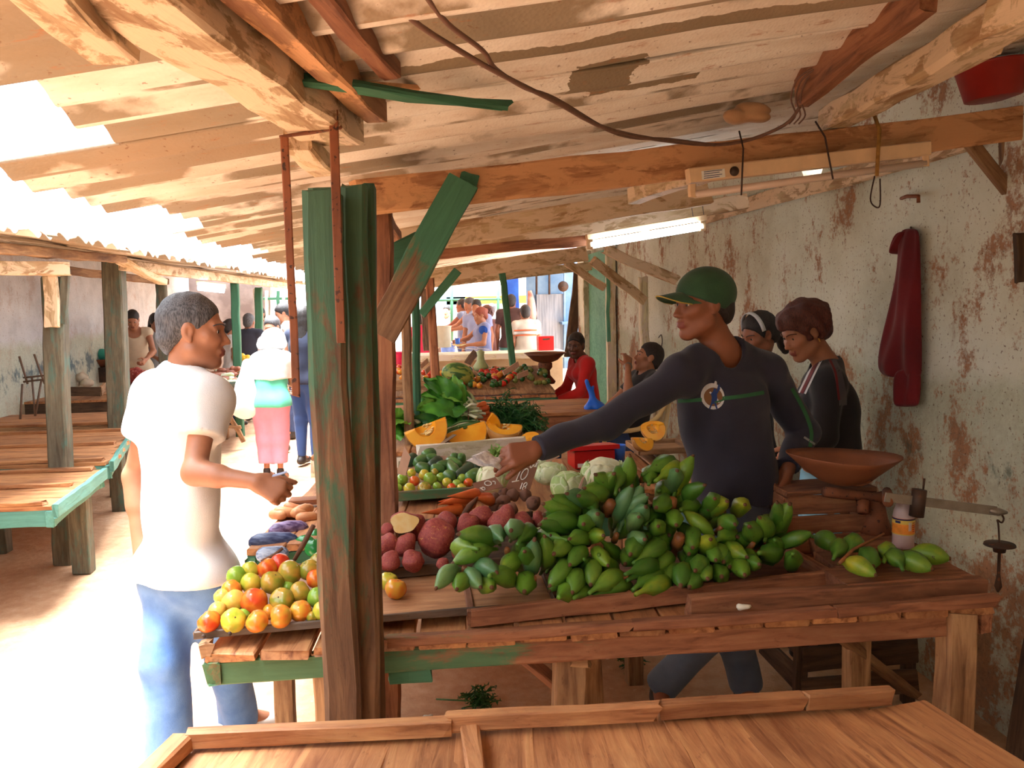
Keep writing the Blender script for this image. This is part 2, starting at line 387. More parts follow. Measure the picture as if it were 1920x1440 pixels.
def wall_mat(name, zdado, rustx, mold):
    t = NT(name); g = t.n('NewGeometry').outputs['Position']
    def mp(s, l=(0, 0, 0)):
        m = t.n('Mapping'); t.set(m.inputs[0], g); m.inputs['Scale'].default_value = s; m.inputs['Location'].default_value = l; return m.outputs[0]
    sx = t.n('SeparateXYZ'); t.set(sx.inputs[0], g); z = sx.outputs[2]
    n1 = t.noise(mp((1, 1, 1)), 2.2, 6, .65); fine = t.noise(mp((1, 1, 1)), 34, 6, .75); streak = t.noise(mp((5, 5, .5)), 3, 5, .6)
    c = t.ramp(n1, [(.3, srgb(196, 196, 178)), (.5, srgb(219, 222, 208)), (.7, srgb(228, 231, 222))])
    zz = t.math('ADD', z, t.math('MULTIPLY', t.math('SUBTRACT', n1, .5), .25))
    lw = mold > .1
    if lw: c = t.ramp(n1, [(.3, srgb(176, 176, 178)), (.5, srgb(202, 202, 204)), (.7, srgb(216, 216, 218))])
    dado = t.n('MapRange', {'Value': zz, 'From Min': zdado-.04, 'From Max': zdado+.06, 'To Min': .75, 'To Max': 0.}).outputs[0]
    c = t.mix(dado, c, t.ramp(fine, [(.35, srgb(168, 172, 146)), (.65, srgb(196, 204, 182))]))
    # red earth splashes / rust, brown patches
    low = t.n('MapRange', {'Value': z, 'From Min': .75, 'From Max': 1.35, 'To Min': .08, 'To Max': 0.}).outputs[0]
    r = t.math('ADD', t.math('ADD', t.noise(mp((1.5, 1.5, 1.1), rustx), 2.1, 7, .7), t.math('MULTIPLY', fine, .42)), t.math('SUBTRACT', low, .10))
    c = t.mix(t.ramp(r, [(.66, 0.), (.74, .28 if lw else .85)]), c, t.ramp(fine, [(.35, srgb(122, 74, 42)), (.7, srgb(178, 112, 62))]))
    c = t.mix(t.ramp(t.math('MULTIPLY', streak, t.math('ADD', fine, .5)), [(.62, 0.), (.76, .3 if lw else .5)]), c, srgb(150, 102, 72))
    mo = t.noise(mp((2.2, 2.2, 1.6), (3, 8, 1)), 2.6, 8, .75)
    band = t.n('MapRange', {'Value': t.math('ABSOLUTE', t.math('SUBTRACT', z, zdado-.32)), 'From Min': 0., 'From Max': .42, 'To Min': mold, 'To Max': -.12}).outputs[0]
    c = t.mix(t.ramp(t.math('ADD', mo, band), [(.60, 0.), (.70, .8)]), c, srgb(58, 88, 104) if lw else srgb(72, 88, 78))
    c = t.mix(t.ramp(t.noise(mp((1, 1, 1)), 70, 3), [(.62, 0.), (.68, .7)]), c, srgb(104, 70, 46))
    return t.fin(c, .9, t.math('ADD', n1, fine), .35, .012)
WALLR = wall_mat('stained_plaster', 1.32, (0, 0, 0), .05)
WALLL = wall_mat('mouldy_plaster', 1.32, (4, 4, 4), .16)
def ground_mat():
    t = NT('red_earth'); g = t.n('NewGeometry').outputs['Position']
    n = t.noise(g, .9, 6, .6); f = t.noise(g, 14, 6, .7)
    c = t.ramp(t.math('ADD', t.math('MULTIPLY', n, .6), t.math('MULTIPLY', f, .4)), [(.35, srgb(172, 126, 92)), (.5, srgb(196, 154, 118)), (.66, srgb(216, 182, 150))])
    c = t.mix(t.ramp(t.noise(g, 38, 3), [(.68, 0.), (.73, .5)]), c, srgb(214, 186, 158))
    return t.fin(c, .95, f, .5, .02)
GROUND = ground_mat()
# ---------------------------------------------------------------- setting
def structure(name, *a, **k):
    return settag(obj(name, *a, **k), kind='structure')
gx = np.linspace(-9, 7, 41); gy = np.linspace(-5, 32, 61); gv = []; gf = []
for j, y in enumerate(gy):
    for i, x in enumerate(gx): gv.append((x, y, .012*math.sin(x*3.1+y)*math.sin(y*1.7) - .012))
for j in range(60):
    for i in range(40): a = j*41+i; gf.append((a, a+1, a+42, a+41))
structure('floor', gv, gf, GROUND, smooth=True, M=Matrix.Identity(4))
XW, XL = 2.13, -4.3
def roofz(x): return 2.16 + .15 * x
def wall_slab(name, x, y0, y1, ztop, t, mat, side):
    n = 84; vs = []; fs = []
    ys = np.linspace(y0, y1, n+1); off = t*side
    for i, y in enumerate(ys):
        zt = ztop + (random.uniform(-.05, .02) if 0 < i < n else 0)
        if name == 'wall_right': zt = 2.27 if (4.2 < y < 4.5 or 7.4 < y < 7.9) else 2.50
        vs += [(x, y, -.05), (x, y, zt), (x+off, y, zt), (x+off, y, -.05)]
    for i in range(n):
        for k in range(4): a = i*4+k; b = i*4+(k+1) % 4; fs.append((a, b, b+4, a+4) if side > 0 else (b, a, a+4, b+4))
    fs += [(0, 1, 2, 3), (n*4+3, n*4+2, n*4+1, n*4)]
    structure(name, vs, fs, mat)
wall_slab('wall_right', XW, -3.2, 11.0, 2.44, .15, WALLR, 1)
wall_slab('wall_left', XL, -3.2, 17, 2.42, .15, WALLL, -1)
vs, fs = boxg((-1.15, -3.3, 1.25), (6.6, .15, 2.6)); structure('wall_near', vs, fs, WALLR)  # unseen wall behind the camera, added to hold back flat sky light
# corrugated sheets: every strip of sheets runs across the stalls, corrugations along x, laid up the slope
PIT = .177
def sheets(name, yr, xa, xb, zf, eave, mat, dz=.0):
    vs, fs = [], []; nx = 9
    strips = []; y = yr[0]
    while y < yr[1]: strips.append((y, min(y+PIT*5.4, yr[1]+.1))); y += PIT*5
    for si, (y0, y1) in enumerate(strips):
        e = eave(.5*(y0+y1), si); ny = int((y1-y0)/PIT*12)+1; o = len(vs); lift = .012*(si % 2) + dz
        for j in range(ny+1):
            yy = y0+(y1-y0)*j/ny; ph = yy/PIT*2*PI; c = .017*(math.sin(ph)+.22*math.sin(2*ph+.5))
            ee = e + .018*math.sin(int(yy/PIT)*2.3)
            for i in range(nx+1):
                x = ee+(xb-ee)*i/nx; lap = .016 if x > .55 else 0
                vs.append((x, yy, zf(x)+c+lift+lap + .006*math.sin(x*3+yy*.7)))
        for j in range(ny):
            for i in range(nx): a = o+j*(nx+1)+i; fs.append((a, a+1, a+nx+2, a+nx+1))
    o = structure(name, vs, fs, mat, smooth=True)
    sm = o.modifiers.new('thick', 'SOLIDIFY'); sm.thickness = .008; sm.offset = 1
    return o
def eave_r(y, s):
    if y < 1.75: return -.70
    return [-1.02, -.92, -1.06, -.98, -1.05, -1.0][s % 6] if y < 6 else -1.08
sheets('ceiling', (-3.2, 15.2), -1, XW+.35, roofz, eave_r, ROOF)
def eave_l(y, s):
    if y < 1.1: return -1.55  # unseen roof edge drawn in behind the camera to dim the right wall
    if y < 3.4: return -2.75  # out-of-view sheets set back, a gap shaped to let sun onto the aisle
    return [-1.92, -1.86, -1.95][s % 3]
def roofl(x): return 2.06 - .13*(x+1.9)
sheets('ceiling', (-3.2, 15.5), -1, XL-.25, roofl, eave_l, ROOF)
beam_pl = None
# ---------------------------------------------------------------- beams and posts
def beam(name, label, a, b, w, t, mat, cat='beam', up=(0, 0, 1), rough=.004, group=None, bow=0):
    return settag(plank(name, a, b, w, t, mat, None, up, rough, .006, bow), label, cat, group)
# main lengthwise beam over the aisle posts
zb = 2.055
m0 = thing('eave_beam', 'thick peeling pale timber beam running overhead to the top of the near green post', 'beam', (-.3, 1.6, zb))
A0, A1 = V((-.53, .35, zb+.05)), V((-.19, 2.18, zb+.05))
plank('beam', A0, A1, .135, .11, W_PALE, m0, rough=.004, ch=.008)
sd = V((1, 0, 0))
plank('side_batten', A0+sd*.105+V((0, 0, .028)), A1+sd*.1+V((0, -.06, .028)), .055, .07, W_ORNG, m0)
plank('upper_batten', A0+sd*.165+V((0, 0, .065)), A1+sd*.145+V((0, -.32, .05)), .04, .045, W_RED, m0)
beam('short_board', 'short pale board nailed under the sheets left of the main eave beam', P(30, -60, 1.02), P(218, 104, 1.42), .075, .03, W_PALE, 'board')
beam('beam_stub', 'short stub of timber with green paint under the end of the eave beam', P(560, 262, 2.06), P(612, 318, 2.42), .07, .05, W_PALE, 'board')
# transverse beam on the stall side
cb0, cb1 = P(668, 372, 2.78), P(1990, 222, 2.78)
cb = beam('cross_beam', 'rusty orange painted cross beam from the green post to the right wall', cb0, cb1, .055, .115, W_ORNG, bow=-.006)
beam('brown_purlin', 'dark brown plank beam on edge beside the pale purlin overhead at right', P(1740, -30, 1.86), P(1502, 168, 2.6), .045, .12, W_RED)
pp = thing('purlin', 'heavy peeling cream purlin running overhead at upper right', 'beam', (1.36, 2.1, 2.24))
plank('beam', P(1905, 28, 1.78), P(1560, 226, 2.84), .10, .085, W_PALE, pp, rough=.005, ch=.012)
plank('lower_batten', P(1860, 88, 1.92), P(1600, 214, 2.70), .06, .03, W_PALE, pp)
beam('purlin', 'second short cream purlin end cut off at the top right corner', P(1880, 30, 1.72), P(1990, -20, 1.5), .09, .08, W_PALE)
beam('broken_lath', 'broken dark green lath hanging under the sheets behind the eave beam', P(548, 150, 1.72), P(945, 197, 2.15), .035, .022, W_GRN, 'board', rough=.006)
beam('lath', 'orange brown lath tucked above the broken green lath', P(585, 152, 1.80), P(800, 168, 2.1), .02, .012, W_ORNG, 'board')
beam('rafter', 'long cream rafter below the sheets behind the orange cross beam', P(690, 462, 3.75), P(1330, 362, 3.75), .05, .10, W_PALE)
beam('rafter', 'second rafter behind the cross beam, just over the lit tube lamp', P(700, 492, 4.5), P(1400, 378, 4.5), .05, .085, W_PALE)
beam('rafter', 'brown rafter in front of the lit tube lamp', P(780, 478, 4.1), P(1130, 448, 4.1), .04, .05, W_RED)
beam('purlin_end', 'cream purlin end sloping down behind the orange cross beam', P(1190, 366, 3.6), P(1330, 318, 2.86), .07, .07, W_PALE)
beam('rafter', 'far cream rafter above the bright market exit', P(786, 520, 7.4), P(1100, 476, 7.4), .06, .13, W_PALE)
beam('rafter', 'farthest pale rafter below the roof end', P(790, 534, 9.8), P(1240, 484, 9.8), .06, .10, W_PALE)
beam('purlin_end', 'small brown purlin end beside the top of the near green post', P(712, 400, 2.95), P(742, 446, 3.4), .05, .05, W_RED)
# near post
pa = thing('market_post', 'near green and brown plank post with rounded top and iron straps', 'post', (-.22, 2.0, 0))
def vpost(name, xt, yt, xb, yb, Y, w, t, mat, parent):
    a = P(xt, yt, Y); b = P(xb, yb, Y); d = (b-a)/(b.z-a.z); b = a + d*(-.01-a.z)
    return plank(name, b, a, w, t, mat, parent, up=(0, -1, 0), rough=.0025, ch=.012)
vpost('post_plank', 604, 362, 645, 1350, 1.98, .088, .06, W_GRNPOST, pa)
vpost('post_plank', 666, 350, 692, 1350, 2.05, .062, .07, W_GRNPOST, pa)
vpost('post_plank', 690, 348, 708, 1350, 2.12, .036, .06, W_GRNPOST, pa)
vpost('post_plank', 622, 352, 660, 1350, 2.09, .10, .05, W_GRNPOST, pa)
plank('iron_strap', P(533, 255, 1.97), P(556, 742, 1.97), .018, .008, RUST, pa, up=(0, -1, 0), rough=.001, ch=.002)
plank('iron_strap', P(624, 206, 1.92), P(641, 640, 1.92), .02, .008, RUST, pa, up=(0, -1, 0), rough=.001, ch=.002)
plank('strap_bolt', P(527, 256, 1.97), P(640, 240, 1.95), .008, .008, RUST, pa, rough=.001)
pb = thing('market_post', 'brown square post behind the sweet potatoes carrying the orange cross beam', 'post', (-.12, 2.85, 0))
vpost('post_plank', 712, 380, 722, 950, 2.86, .085, .07, W_RED, pb)
bz = thing('diagonal_brace', 'green and brown diagonal brace between the near post and the cross beam', 'brace', P(790, 480, 2.66))
plank('brace_board', P(712, 628, 2.70), P(868, 340, 2.70), .105, .04, wood('brace_paint', srgb(140, 92, 60), srgb(90, 56, 40), srgb(166, 118, 84), paint=GREEN, amt=.45, grad=(-.22, .2)), bz, up=(0, -1, 0))
plank('cleat', P(862, 342, 2.735), P(892, 352, 2.735), .075, .02, W_GRN, bz, up=(0, -1, 0))
beam('brace', 'short dark green board behind the top of the near post', P(700, 505, 3.1), P(792, 470, 3.1), .13, .03, W_GRN, 'brace', up=(0, -1, 0))
pc = thing('market_post', 'double brown and green post rising behind the cut pumpkins', 'post', P(770, 700, 4.75))
vpost('post_plank', 757, 500, 767, 810, 4.70, .055, .05, W_BARE, pc)
vpost('post_plank', 776, 480, 784, 810, 4.82, .045, .06, W_GRN, pc)
pd = thing('market_post', 'brown post with a green diagonal brace behind the leafy greens', 'post', P(812, 640, 7.3))
vpost('post_plank', 806, 522, 816, 714, 7.12, .075, .07, W_RED, pd)
plank('brace_board', P(790, 590, 7.05), P(858, 508, 7.05), .075, .035, W_GRN, pd, up=(0, -1, 0))
pe = thing('market_post', 'thin leaning green post beside the person in a brown shirt', 'post', P(950, 600, 9.6))
vpost('post_plank', 942, 512, 962, 690, 9.6, .075, .05, W_GRN, pe)
pf = thing('market_post', 'ragged grey brown post end hanging left of the white bucket', 'post', P(798, 600, 11.6))
plank('post_plank', P(794, 540, 11.6), P(801, 657, 11.6), .11, .07, W_DARK, pf, up=(0, -1, 0), rough=.006)
pg = thing('market_post', 'whitewashed post against the right wall behind the seller', 'post', P(1209, 700, 7.1))
vpost('post_plank', 1206, 520, 1210, 830, 7.05, .075, .07, W_WHITE, pg)
beam('brace', 'cream brace sloping down to the whitewashed wall post', P(1112, 488, 6.8), P(1208, 565, 7.0), .08, .04, W_PALE, 'brace', up=(0, -1, 0))
beam('brace', 'cream brace sloping down right behind the cap of the seller', P(1136, 466, 5.6), P(1268, 528, 5.6), .07, .04, W_PALE, 'brace', up=(0, -1, 0))
beam('brace', 'short cream brace left of the turquoise doorway', P(1062, 492, 7.4), P(1132, 540, 7.6), .07, .04, W_PALE, 'brace', up=(0, -1, 0))
beam('wall_plate', 'long grey brown board along the top of the right wall', V((2.09, 2.95, 2.225)), V((2.09, 7.3, 2.225)), .03, .09, W_PALE, 'board')
# wall-side strut at far right of the frame
st = thing('wall_strut', 'brown upright and diagonal strut fixed to the wall at upper right', 'brace', P(1888, 380, 3.0))
plank('upright', P(1884, 262, 2.86), P(1891, 490, 2.86), .032, .03, W_BARE, st, up=(0, -1, 0))
plank('diagonal', P(1806, 252, 2.84), P(1905, 378, 2.84), .045, .03, W_BARE, st, up=(0, -1, 0))
plank('hanging_board', P(1914, 440, 2.72), P(1917, 528, 2.72), .05, .02, W_DARK, st, up=(0, -1, 0))
# left side of the aisle
LP = [(100, 520, 122, 1040, 5.66, .125, 'near grey green post on the left, standing between the empty tables'),
      (213, 492, 224, 785, 7.72, .165, 'second grey post on the left beside the butcher'),
      (302, 530, 310, 700, 10.2, .11, 'third post on the left, right of the butcher'),
      (440, 528, 446, 690, 11.0, .10, 'green post on the left behind the face of the buyer'),
      (484, 540, 486, 640, 13.4, .11, 'far green post just left of the white hatted woman'),
      (545, 540, 547, 620, 14.6, .10, 'farthest green post in the aisle')]
for i, (xt, yt, xb, yb, Y, w, lb) in enumerate(LP):
    q = thing('market_post', lb, 'post', P(xb, yb, Y).xy.to_3d())
    vpost('post_plank', xt, yt, xb, yb, Y, w, w*.9, W_GREY if i < 3 else W_GRN, q)
    if i == 0:
        plank('bracket', P(94, 516, 5.56), P(98, 612, 5.56), .085, .03, W_PALE, q, up=(0, -1, 0))
        plank('side_board', P(124, 505, 5.6), P(116, 608, 5.6), .05, .03, W_GREY, q, up=(0, -1, 0))
beam('eave_beam', 'orange pale beam on the left over the near grey green post', P(-40, 500, 5.2), P(126, 503, 5.6), .09, .085, W_PALE)
beam('rafter', 'pale board hanging off the second left post', P(224, 488, 7.1), P(306, 530, 7.6), .09, .05, W_PALE)
beam('eave_beam', 'long brown eave beam along the left stalls', P(-60, 462, 4.6), P(230, 486, 6.9), .07, .06, W_BARE)
beam('eave_beam', 'far brown eave beam along the left stalls', P(230, 497, 7.2), P(540, 536, 14.0), .08, .09, W_PALE)
beam('rafter', 'brown rafter under the left roof above the butcher', P(60, 500, 7.2), P(310, 528, 9.8), .06, .07, W_BARE)
# ---------------------------------------------------------------- tables
def quad_table(name, label, c, z, npl, mat, apron=None, legs=(), ah=.07, parent_loc=None, rims=(), along='y', legm=None, tp=.026):
    """c = front-left, front-right, back-right, back-left plan points; boards run front to back (or along)"""
    c = [V((p[0], p[1], 0)) for p in c]; ctr = sum(c, V())/4
    t = thing(name, label, 'table', (ctr.x, ctr.y, 0))
    zt = z-tp/2
    for i in range(npl):
        u = (i+.5)/npl
        if along == 'y': a = c[0].lerp(c[1], u); b = c[3].lerp(c[2], u); w = (c[1]-c[0]).length/npl
        else: a = c[0].lerp(c[3], u); b = c[1].lerp(c[2], u); w = (c[3]-c[0]).length/npl
        d = (b-a).normalized()*random.uniform(-.003, .004)
        plank('top_board', a-d+V((0, 0, zt+random.uniform(-.002, .002))), b+d+V((0, 0, zt)), w-.010, tp, mat, t, rough=.0015)
    for e0, e1, hh, m in (apron or []):
        inw = (ctr-(c[e0]+c[e1])/2).normalized()*.025; za = z-tp-hh/2-.001
        plank('apron', c[e0]+inw+V((0, 0, za)), c[e1]+inw+V((0, 0, za)), .035, hh, m, t)
    for u, v, w in legs:
        a = c[0].lerp(c[1], u); b = c[3].lerp(c[2], u); q = a.lerp(b, v)
        plank('leg', q+V((0, 0, -.01)), q+V((0, 0, z-tp-.002)), w, w*.9, legm or W_BARE, t, up=(0, -1, 0))
    return t, c
# front table
FL, FR, BR, BL = V((-.56, .62, 0)), V((1.46, .75, 0)), PZ(1735, 1318, .76), PZ(345, 1385, .76)
BR2 = PZ(1735, 1318, .76)
FR = PZ(1960, 1452, .76); FR = BR2 + (FR-BR2).normalized()*.62; FL = PZ(292, 1440, .76); FL = BL + (FL-BL).normalized()*.95
ft, fc = quad_table('plank_table', 'empty front plank table with worn boards and a raised back edge', (FL, FR, BR2, BL), .76, 11, W_TOP,
    apron=[(3, 2, .08, W_BARE), (0, 3, .08, W_BARE)], legs=[(.06, .9, .07), (.94, .86, .07), (.06, .1, .07), (.94, .1, .07)])
for x0, y0, x1, y1, dz in [(357, 1383, 838, 1362, .0), (840, 1352, 1230, 1334, .004), (1234, 1332, 1508, 1316, .0), (1510, 1314, 1668, 1304, .002)]:
    plank('edge_strip', PZ(x0, y0, .785+dz), PZ(x1, y1, .785+dz), .03, .036, W_TOP, ft)
plank('edge_strip', PZ(340, 1392, .78), PZ(255, 1476, .78), .045, .036, W_TOP, ft)
plank('cross_strip', PZ(878, 1370, .775), PZ(898, 1452, .775), .036, .026, W_TOP, ft)
# stall table carrying the produce
TZ = .745
tFL, tFR = PZ(380, 1228, TZ), PZ(1866, 1133, TZ)
tBR = V((tFR.x+.02, tFR.y+.58, 0)); tBL = V((tFL.x+.05, tFL.y+.66, 0))
tt, tc = quad_table('stall_table', 'long produce table with worn green apron under the plantains and tomatoes', (tFL, tFR, tBR, tBL), TZ, 16, W_TOP,
    apron=[(0, 1, .064, W_GRNAPRON), (3, 2, .07, W_BARE), (1, 2, .06, W_RED), (0, 3, .06, W_GRNHALF)],
    legs=[(.135, .06, .055), (.44, .13, .085), (.955, .05, .085), (.935, .9, .075), (.14, .9, .07), (.5, .9, .07)], legm=W_BARE)
plank('under_apron', PZ(726, 1282, TZ-.10)+V((0, .06, 0)), PZ(806, 1276, TZ-.10)+V((0, .06, 0)), .03, .05, W_GRN, tt)
plank('block', PZ(1060, 1248, TZ-.10)+V((0, .05, 0)), PZ(1112, 1245, TZ-.10)+V((0, .05, 0)), .03, .05, W_BARE, tt)
plank('brace_board', PZ(958, 1226, TZ-.07)+V((0, .05, 0)), PZ(1052, 1298, TZ-.07)*.0+P(1052, 1290, 2.42), .055, .03, W_RED, tt)
plank('brace_board', P(1572, 1192, 2.62), P(1712, 1302, 2.86), .06, .03, W_BARE, tt)
for k in range(13):     # board ends above the apron
    pass
# end board under the scale at right
ZP = .81
pf0, pf1, pb1, pb0 = PZ(1582, 1102, ZP), PZ(1836, 1086, ZP), PZ(1690, 1002, ZP), PZ(1530, 1008, ZP)
for k in range(3):
    a0, a1 = pf0.lerp(pb0, (k+.5)/3), pf1.lerp(pb1, (k+.5)/3); plank('top_plate', a0+V((0, .02, -.031)), a1+V((0, .02, -.031)), .158, .062, W_RED, tt)
plank('edge_strip', PZ(1290, 1136, TZ+.034), PZ(1840, 1100, TZ+.034), .04, .062, W_RED, tt)
plank('edge_strip', PZ(722, 1205, TZ+.013), PZ(1184, 1172, TZ+.013), .036, .026, wood('strip_paint_fading_right', srgb(164, 92, 54), srgb(100, 52, 32), srgb(186, 118, 76), paint=srgb(84, 122, 84), amt=.25, grad=(.1, -.7)), tt)
plank('edge_strip', PZ(1187, 1172, TZ+.014), PZ(1566, 1147, TZ+.014), .036, .026, W_RED, tt)
plank('edge_strip', PZ(1569, 1146, TZ+.016), PZ(1868, 1124, TZ+.016), .036, .030, W_RED, tt)
plank('corner_block', PZ(378, 1216, TZ+.01), PZ(398, 1214, TZ+.01), .04, .04, W_BARE, tt)
# trays standing on it
def tray(name, label, c, z, h, mat, rim, rt=.012, boltpos=()):
    c = [V((p[0], p[1], z)) for p in c]; ctr = sum(c, V())/4
    t = thing(name, label, 'tray', ctr)
    vs = [p for p in c]+[p+V((0, 0, .012)) for p in c]
    obj('tray_floor', vs, [(3, 2, 1, 0), (4, 5, 6, 7), (0, 1, 5, 4), (1, 2, 6, 5), (2, 3, 7, 6), (3, 0, 4, 7)], mat, t)
    for i in range(4):
        a, b = c[i], c[(i+1) % 4]
        if h[i] > 0: plank('rim', a+V((0, 0, h[i]/2)), b+V((0, 0, h[i]/2)), rt, h[i], rim, t, rough=.0012, ch=.003)
    for x, y in boltpos:
        p = PZ(x, y, z+.02); vs, fs = spheroid(.006, .005, .006, 8, 6); obj('bolt', vs, fs, IRON, t, M=Matrix.Translation(p+V((0, -.008, 0))))
    return t
W_TRAY = wood('tray_board', srgb(176, 112, 72), srgb(126, 74, 46), srgb(198, 140, 96), rough=.5)
RIM = wood('dark_rim', srgb(104, 78, 70), srgb(70, 50, 44), srgb(132, 102, 92), rough=.5)
TRZ = .775
trA = [PZ(366, 1198, TRZ), PZ(1040, 1138, TRZ)]; trA += [trA[1]+V((-.0, .46, 0)), trA[0]+V((.03, .56, 0))]
tray('metal_rimmed_tray', 'dark rimmed sloping board tray with the tomatoes, at the left end of the table', trA, TRZ, (.022, .022, .02, .02), W_TRAY, RIM, .008, ((383, 1191), (432, 1186)))
trB = [PZ(884, 1166, .765), PZ(1562, 1092, .765)]; trB += [trB[1]+V((-.02, .36, 0)), trB[0]+V((.0, .46, 0))]
trB[0] = trB[0]; tray('wooden_tray', 'long shallow wooden tray heaped with green plantains', [trB[0]+V((0, .0, -.012)), trB[1]+V((0, 0, -.012)), trB[2]+V((0, 0, -.012)), trB[3]+V((0, 0, -.012))], .753, (.05, .045, .04, .04), W_RED, W_RED, .022)
for q in ((.02, .05), (.3, .06), (.6, .05)):
    a = trB[0].lerp(trB[1], q[0]+.15)
# sweet potato box
sb = [PZ(700, 1082, .80), PZ(1020, 1052, .80)]; sb += [sb[1]+V((.02, .42, 0)), sb[0]+V((.0, .42, 0))]
tray('wooden_box', 'shallow wooden box holding the sweet potatoes', sb, .79, (.035, .05, .07, .05), W_DARK, W_DARK, .014)
# further stalls on the right side
def simple(name, label, pts, z, npl, mat, front, **k):
    return quad_table(name, label, pts, z, npl, mat, apron=[(0, 1, .09, front), (3, 2, .07, front), (1, 2, .07, front), (0, 3, .07, front)], legs=[(.05, .08, .07), (.95, .08, .07), (.05, .92, .07), (.95, .92, .07)], **k)
simple('stall_table', 'plank table under the carrots, green tomatoes and cabbages', [V((-.64, 2.93, 0)), V((.95, 3.3, 0)), V((.99, 4.38, 0)), V((-.5, 4.3, 0))], .80, 12, W_TOP, W_GRN)
tray('wooden_tray', 'green and brown tray of green tomatoes and cucumbers', [PZ(744, 935, .835), PZ(905, 925, .835), PZ(905, 925, .835)+V((.05, .68, .0)), PZ(744, 935, .835)+V((0, .68, 0))], .825, (.04, .03, .03, .04), W_BARE, W_GRNHALF, .018)
simple('stall_table', 'whitewashed display table with cut pumpkins and leafy greens', [V((-.6, 4.42, 0)), V((.72, 4.5, 0)), V((.78, 5.5, 0)), V((-.55, 5.4, 0))], .86, 10, W_TOP, W_WHITE)
beam('display_board', 'long whitewashed board standing in front of the cut pumpkins', PZ(782, 866, .86)+V((0, 0, .03)), PZ(985, 846, .86)+V((0, 0, .03)), .03, .10, W_WHITE, 'board')
simple('stall_table', 'empty brown plank table between the dill and the red cardigan', [V((-.35, 5.85, 0)), V((1.34, 5.9, 0)), V((1.38, 6.7, 0)), V((-.35, 6.7, 0))], .84, 4, W_TOP, W_RED, along='x')
simple('stall_table', 'green fronted pepper stall table with the watermelon and peppers', [V((-.4, 7.25, 0)), V((1.2, 7.25, 0)), V((1.22, 8.3, 0)), V((-.4, 8.3, 0))], .82, 10, W_TOP, W_GRN)
simple('work_table', 'rough low table behind the seller beside the right wall', [V((.98, 3.9, 0)), V((1.42, 3.9, 0)), V((1.46, 4.9, 0)), V((1.0, 4.9, 0))], .72, 5, W_TOP, W_BARE)
tray('wooden_crate', 'flat wooden tray at the elbow of the seller behind the plantains', [PZ(1200, 842, .80), PZ(1292, 838, .80), PZ(1292, 838, .80)+V((.02, .3, 0)), PZ(1200, 842, .80)+V((0, .3, 0))], .765, (.035, .035, .035, .035), W_BARE, W_BARE, .02)
CONC = mottled('old_concrete', srgb(176, 150, 118), srgb(206, 184, 152), 2.5, .35, .65, srgb(120, 92, 66), .9, 30, .66)
cc = thing('concrete_counter', 'long tan concrete counter across the stalls before the far crowd', 'counter', (.9, 11.6, 0))
g1 = boxg((.85, 11.75, .43), (2.3, .5, .86)); obj('counter_body', g1[0], g1[1], CONC, cc)
g1 = boxg((.85, 11.7, .905), (2.36, .72, .08)); obj('counter_top', g1[0], g1[1], W_WHITE, cc)
beam('loose_board', 'loose dark board leaning on the front of the concrete counter', P(876, 682, 11.3), P(892, 660, 11.35), .10, .04, W_DARK, 'board', up=(0, -1, 0))
# tables on the left of the aisle
def ltable(label, fr, br, xl, z, npl, mat, front, strips=True):
    f, b = PZ(*fr, z), PZ(*br, z)
    t, c = quad_table('slatted_table', label, (V((xl, f.y+.05, 0)), f, b, V((xl, b.y+.05, 0))), z, npl, mat,
        apron=[(0, 1, .09, front), (1, 2, .09, front), (3, 2, .09, front)], legs=[(.93, .82, .11), (.1, .82, .1), (.55, .1, .1)], along='x', legm=W_GREY)
    e = (c[1]-c[2]).normalized()*.02; plank('end_board', c[1]+e+V((.012, 0, z-.03)), c[2]-e+V((.012, 0, z-.03)), .03, .075, front, t)
    if strips:
        for u in (.03, .5, .97):
            a = c[0].lerp(c[3], u); d = c[1].lerp(c[2], u)
            plank('raised_strip', a.lerp(d, .1)+V((0, 0, z+.012)), d+V((-.05, 0, z+.012)), .05, .024, mat, t)
    return t
ltable('near empty slatted table on the left with a sunlit teal end', (100, 948), (192, 880), -3.6, .62, 5, W_TOP, W_TEAL)
ltable('second empty slatted table on the left behind the near grey post', (206, 866), (246, 806), -3.9, .63, 5, W_TOP, W_TEAL)
ltable('third low brown table on the left in front of the butcher counter', (238, 790), (262, 770), -4.1, .64, 4, W_TOP, W_BARE, False)
bt, bc = quad_table('butcher_counter', 'dark butcher counter with meat on the left', (V((-4.25, 9.35, 0)), V((-2.5, 9.35, 0)), V((-2.45, 11.0, 0)), V((-4.25, 11.0, 0))), .70, 6, W_TOP, apron=[(0, 1, .16, W_DARK), (1, 2, .12, W_DARK)], legs=[(.96, .1, .1), (.5, .1, .1), (.96, .9, .1)])
yt, yc = quad_table('trestle_table', 'light trestle table with cassava behind the buyer', (V((-2.40, 9.7, 0)), P(452, 740, 9.7), P(462, 728, 10.9), V((-2.38, 10.9, 0))), .66, 5, W_TOP, apron=[(0, 1, .06, W_WHITE), (1, 2, .06, W_WHITE)], legs=[])
for a, b in (((412, 748), (458, 828)), ((452, 748), (410, 815))):
    plank('trestle_leg', P(*a, 9.85), P(*b, 9.95), .05, .04, W_BARE, yt, up=(0, -1, 0))
plank('trestle_rail', P(416, 800, 9.9), P(452, 800, 9.9), .04, .03, W_BARE, yt, up=(0, -1, 0))
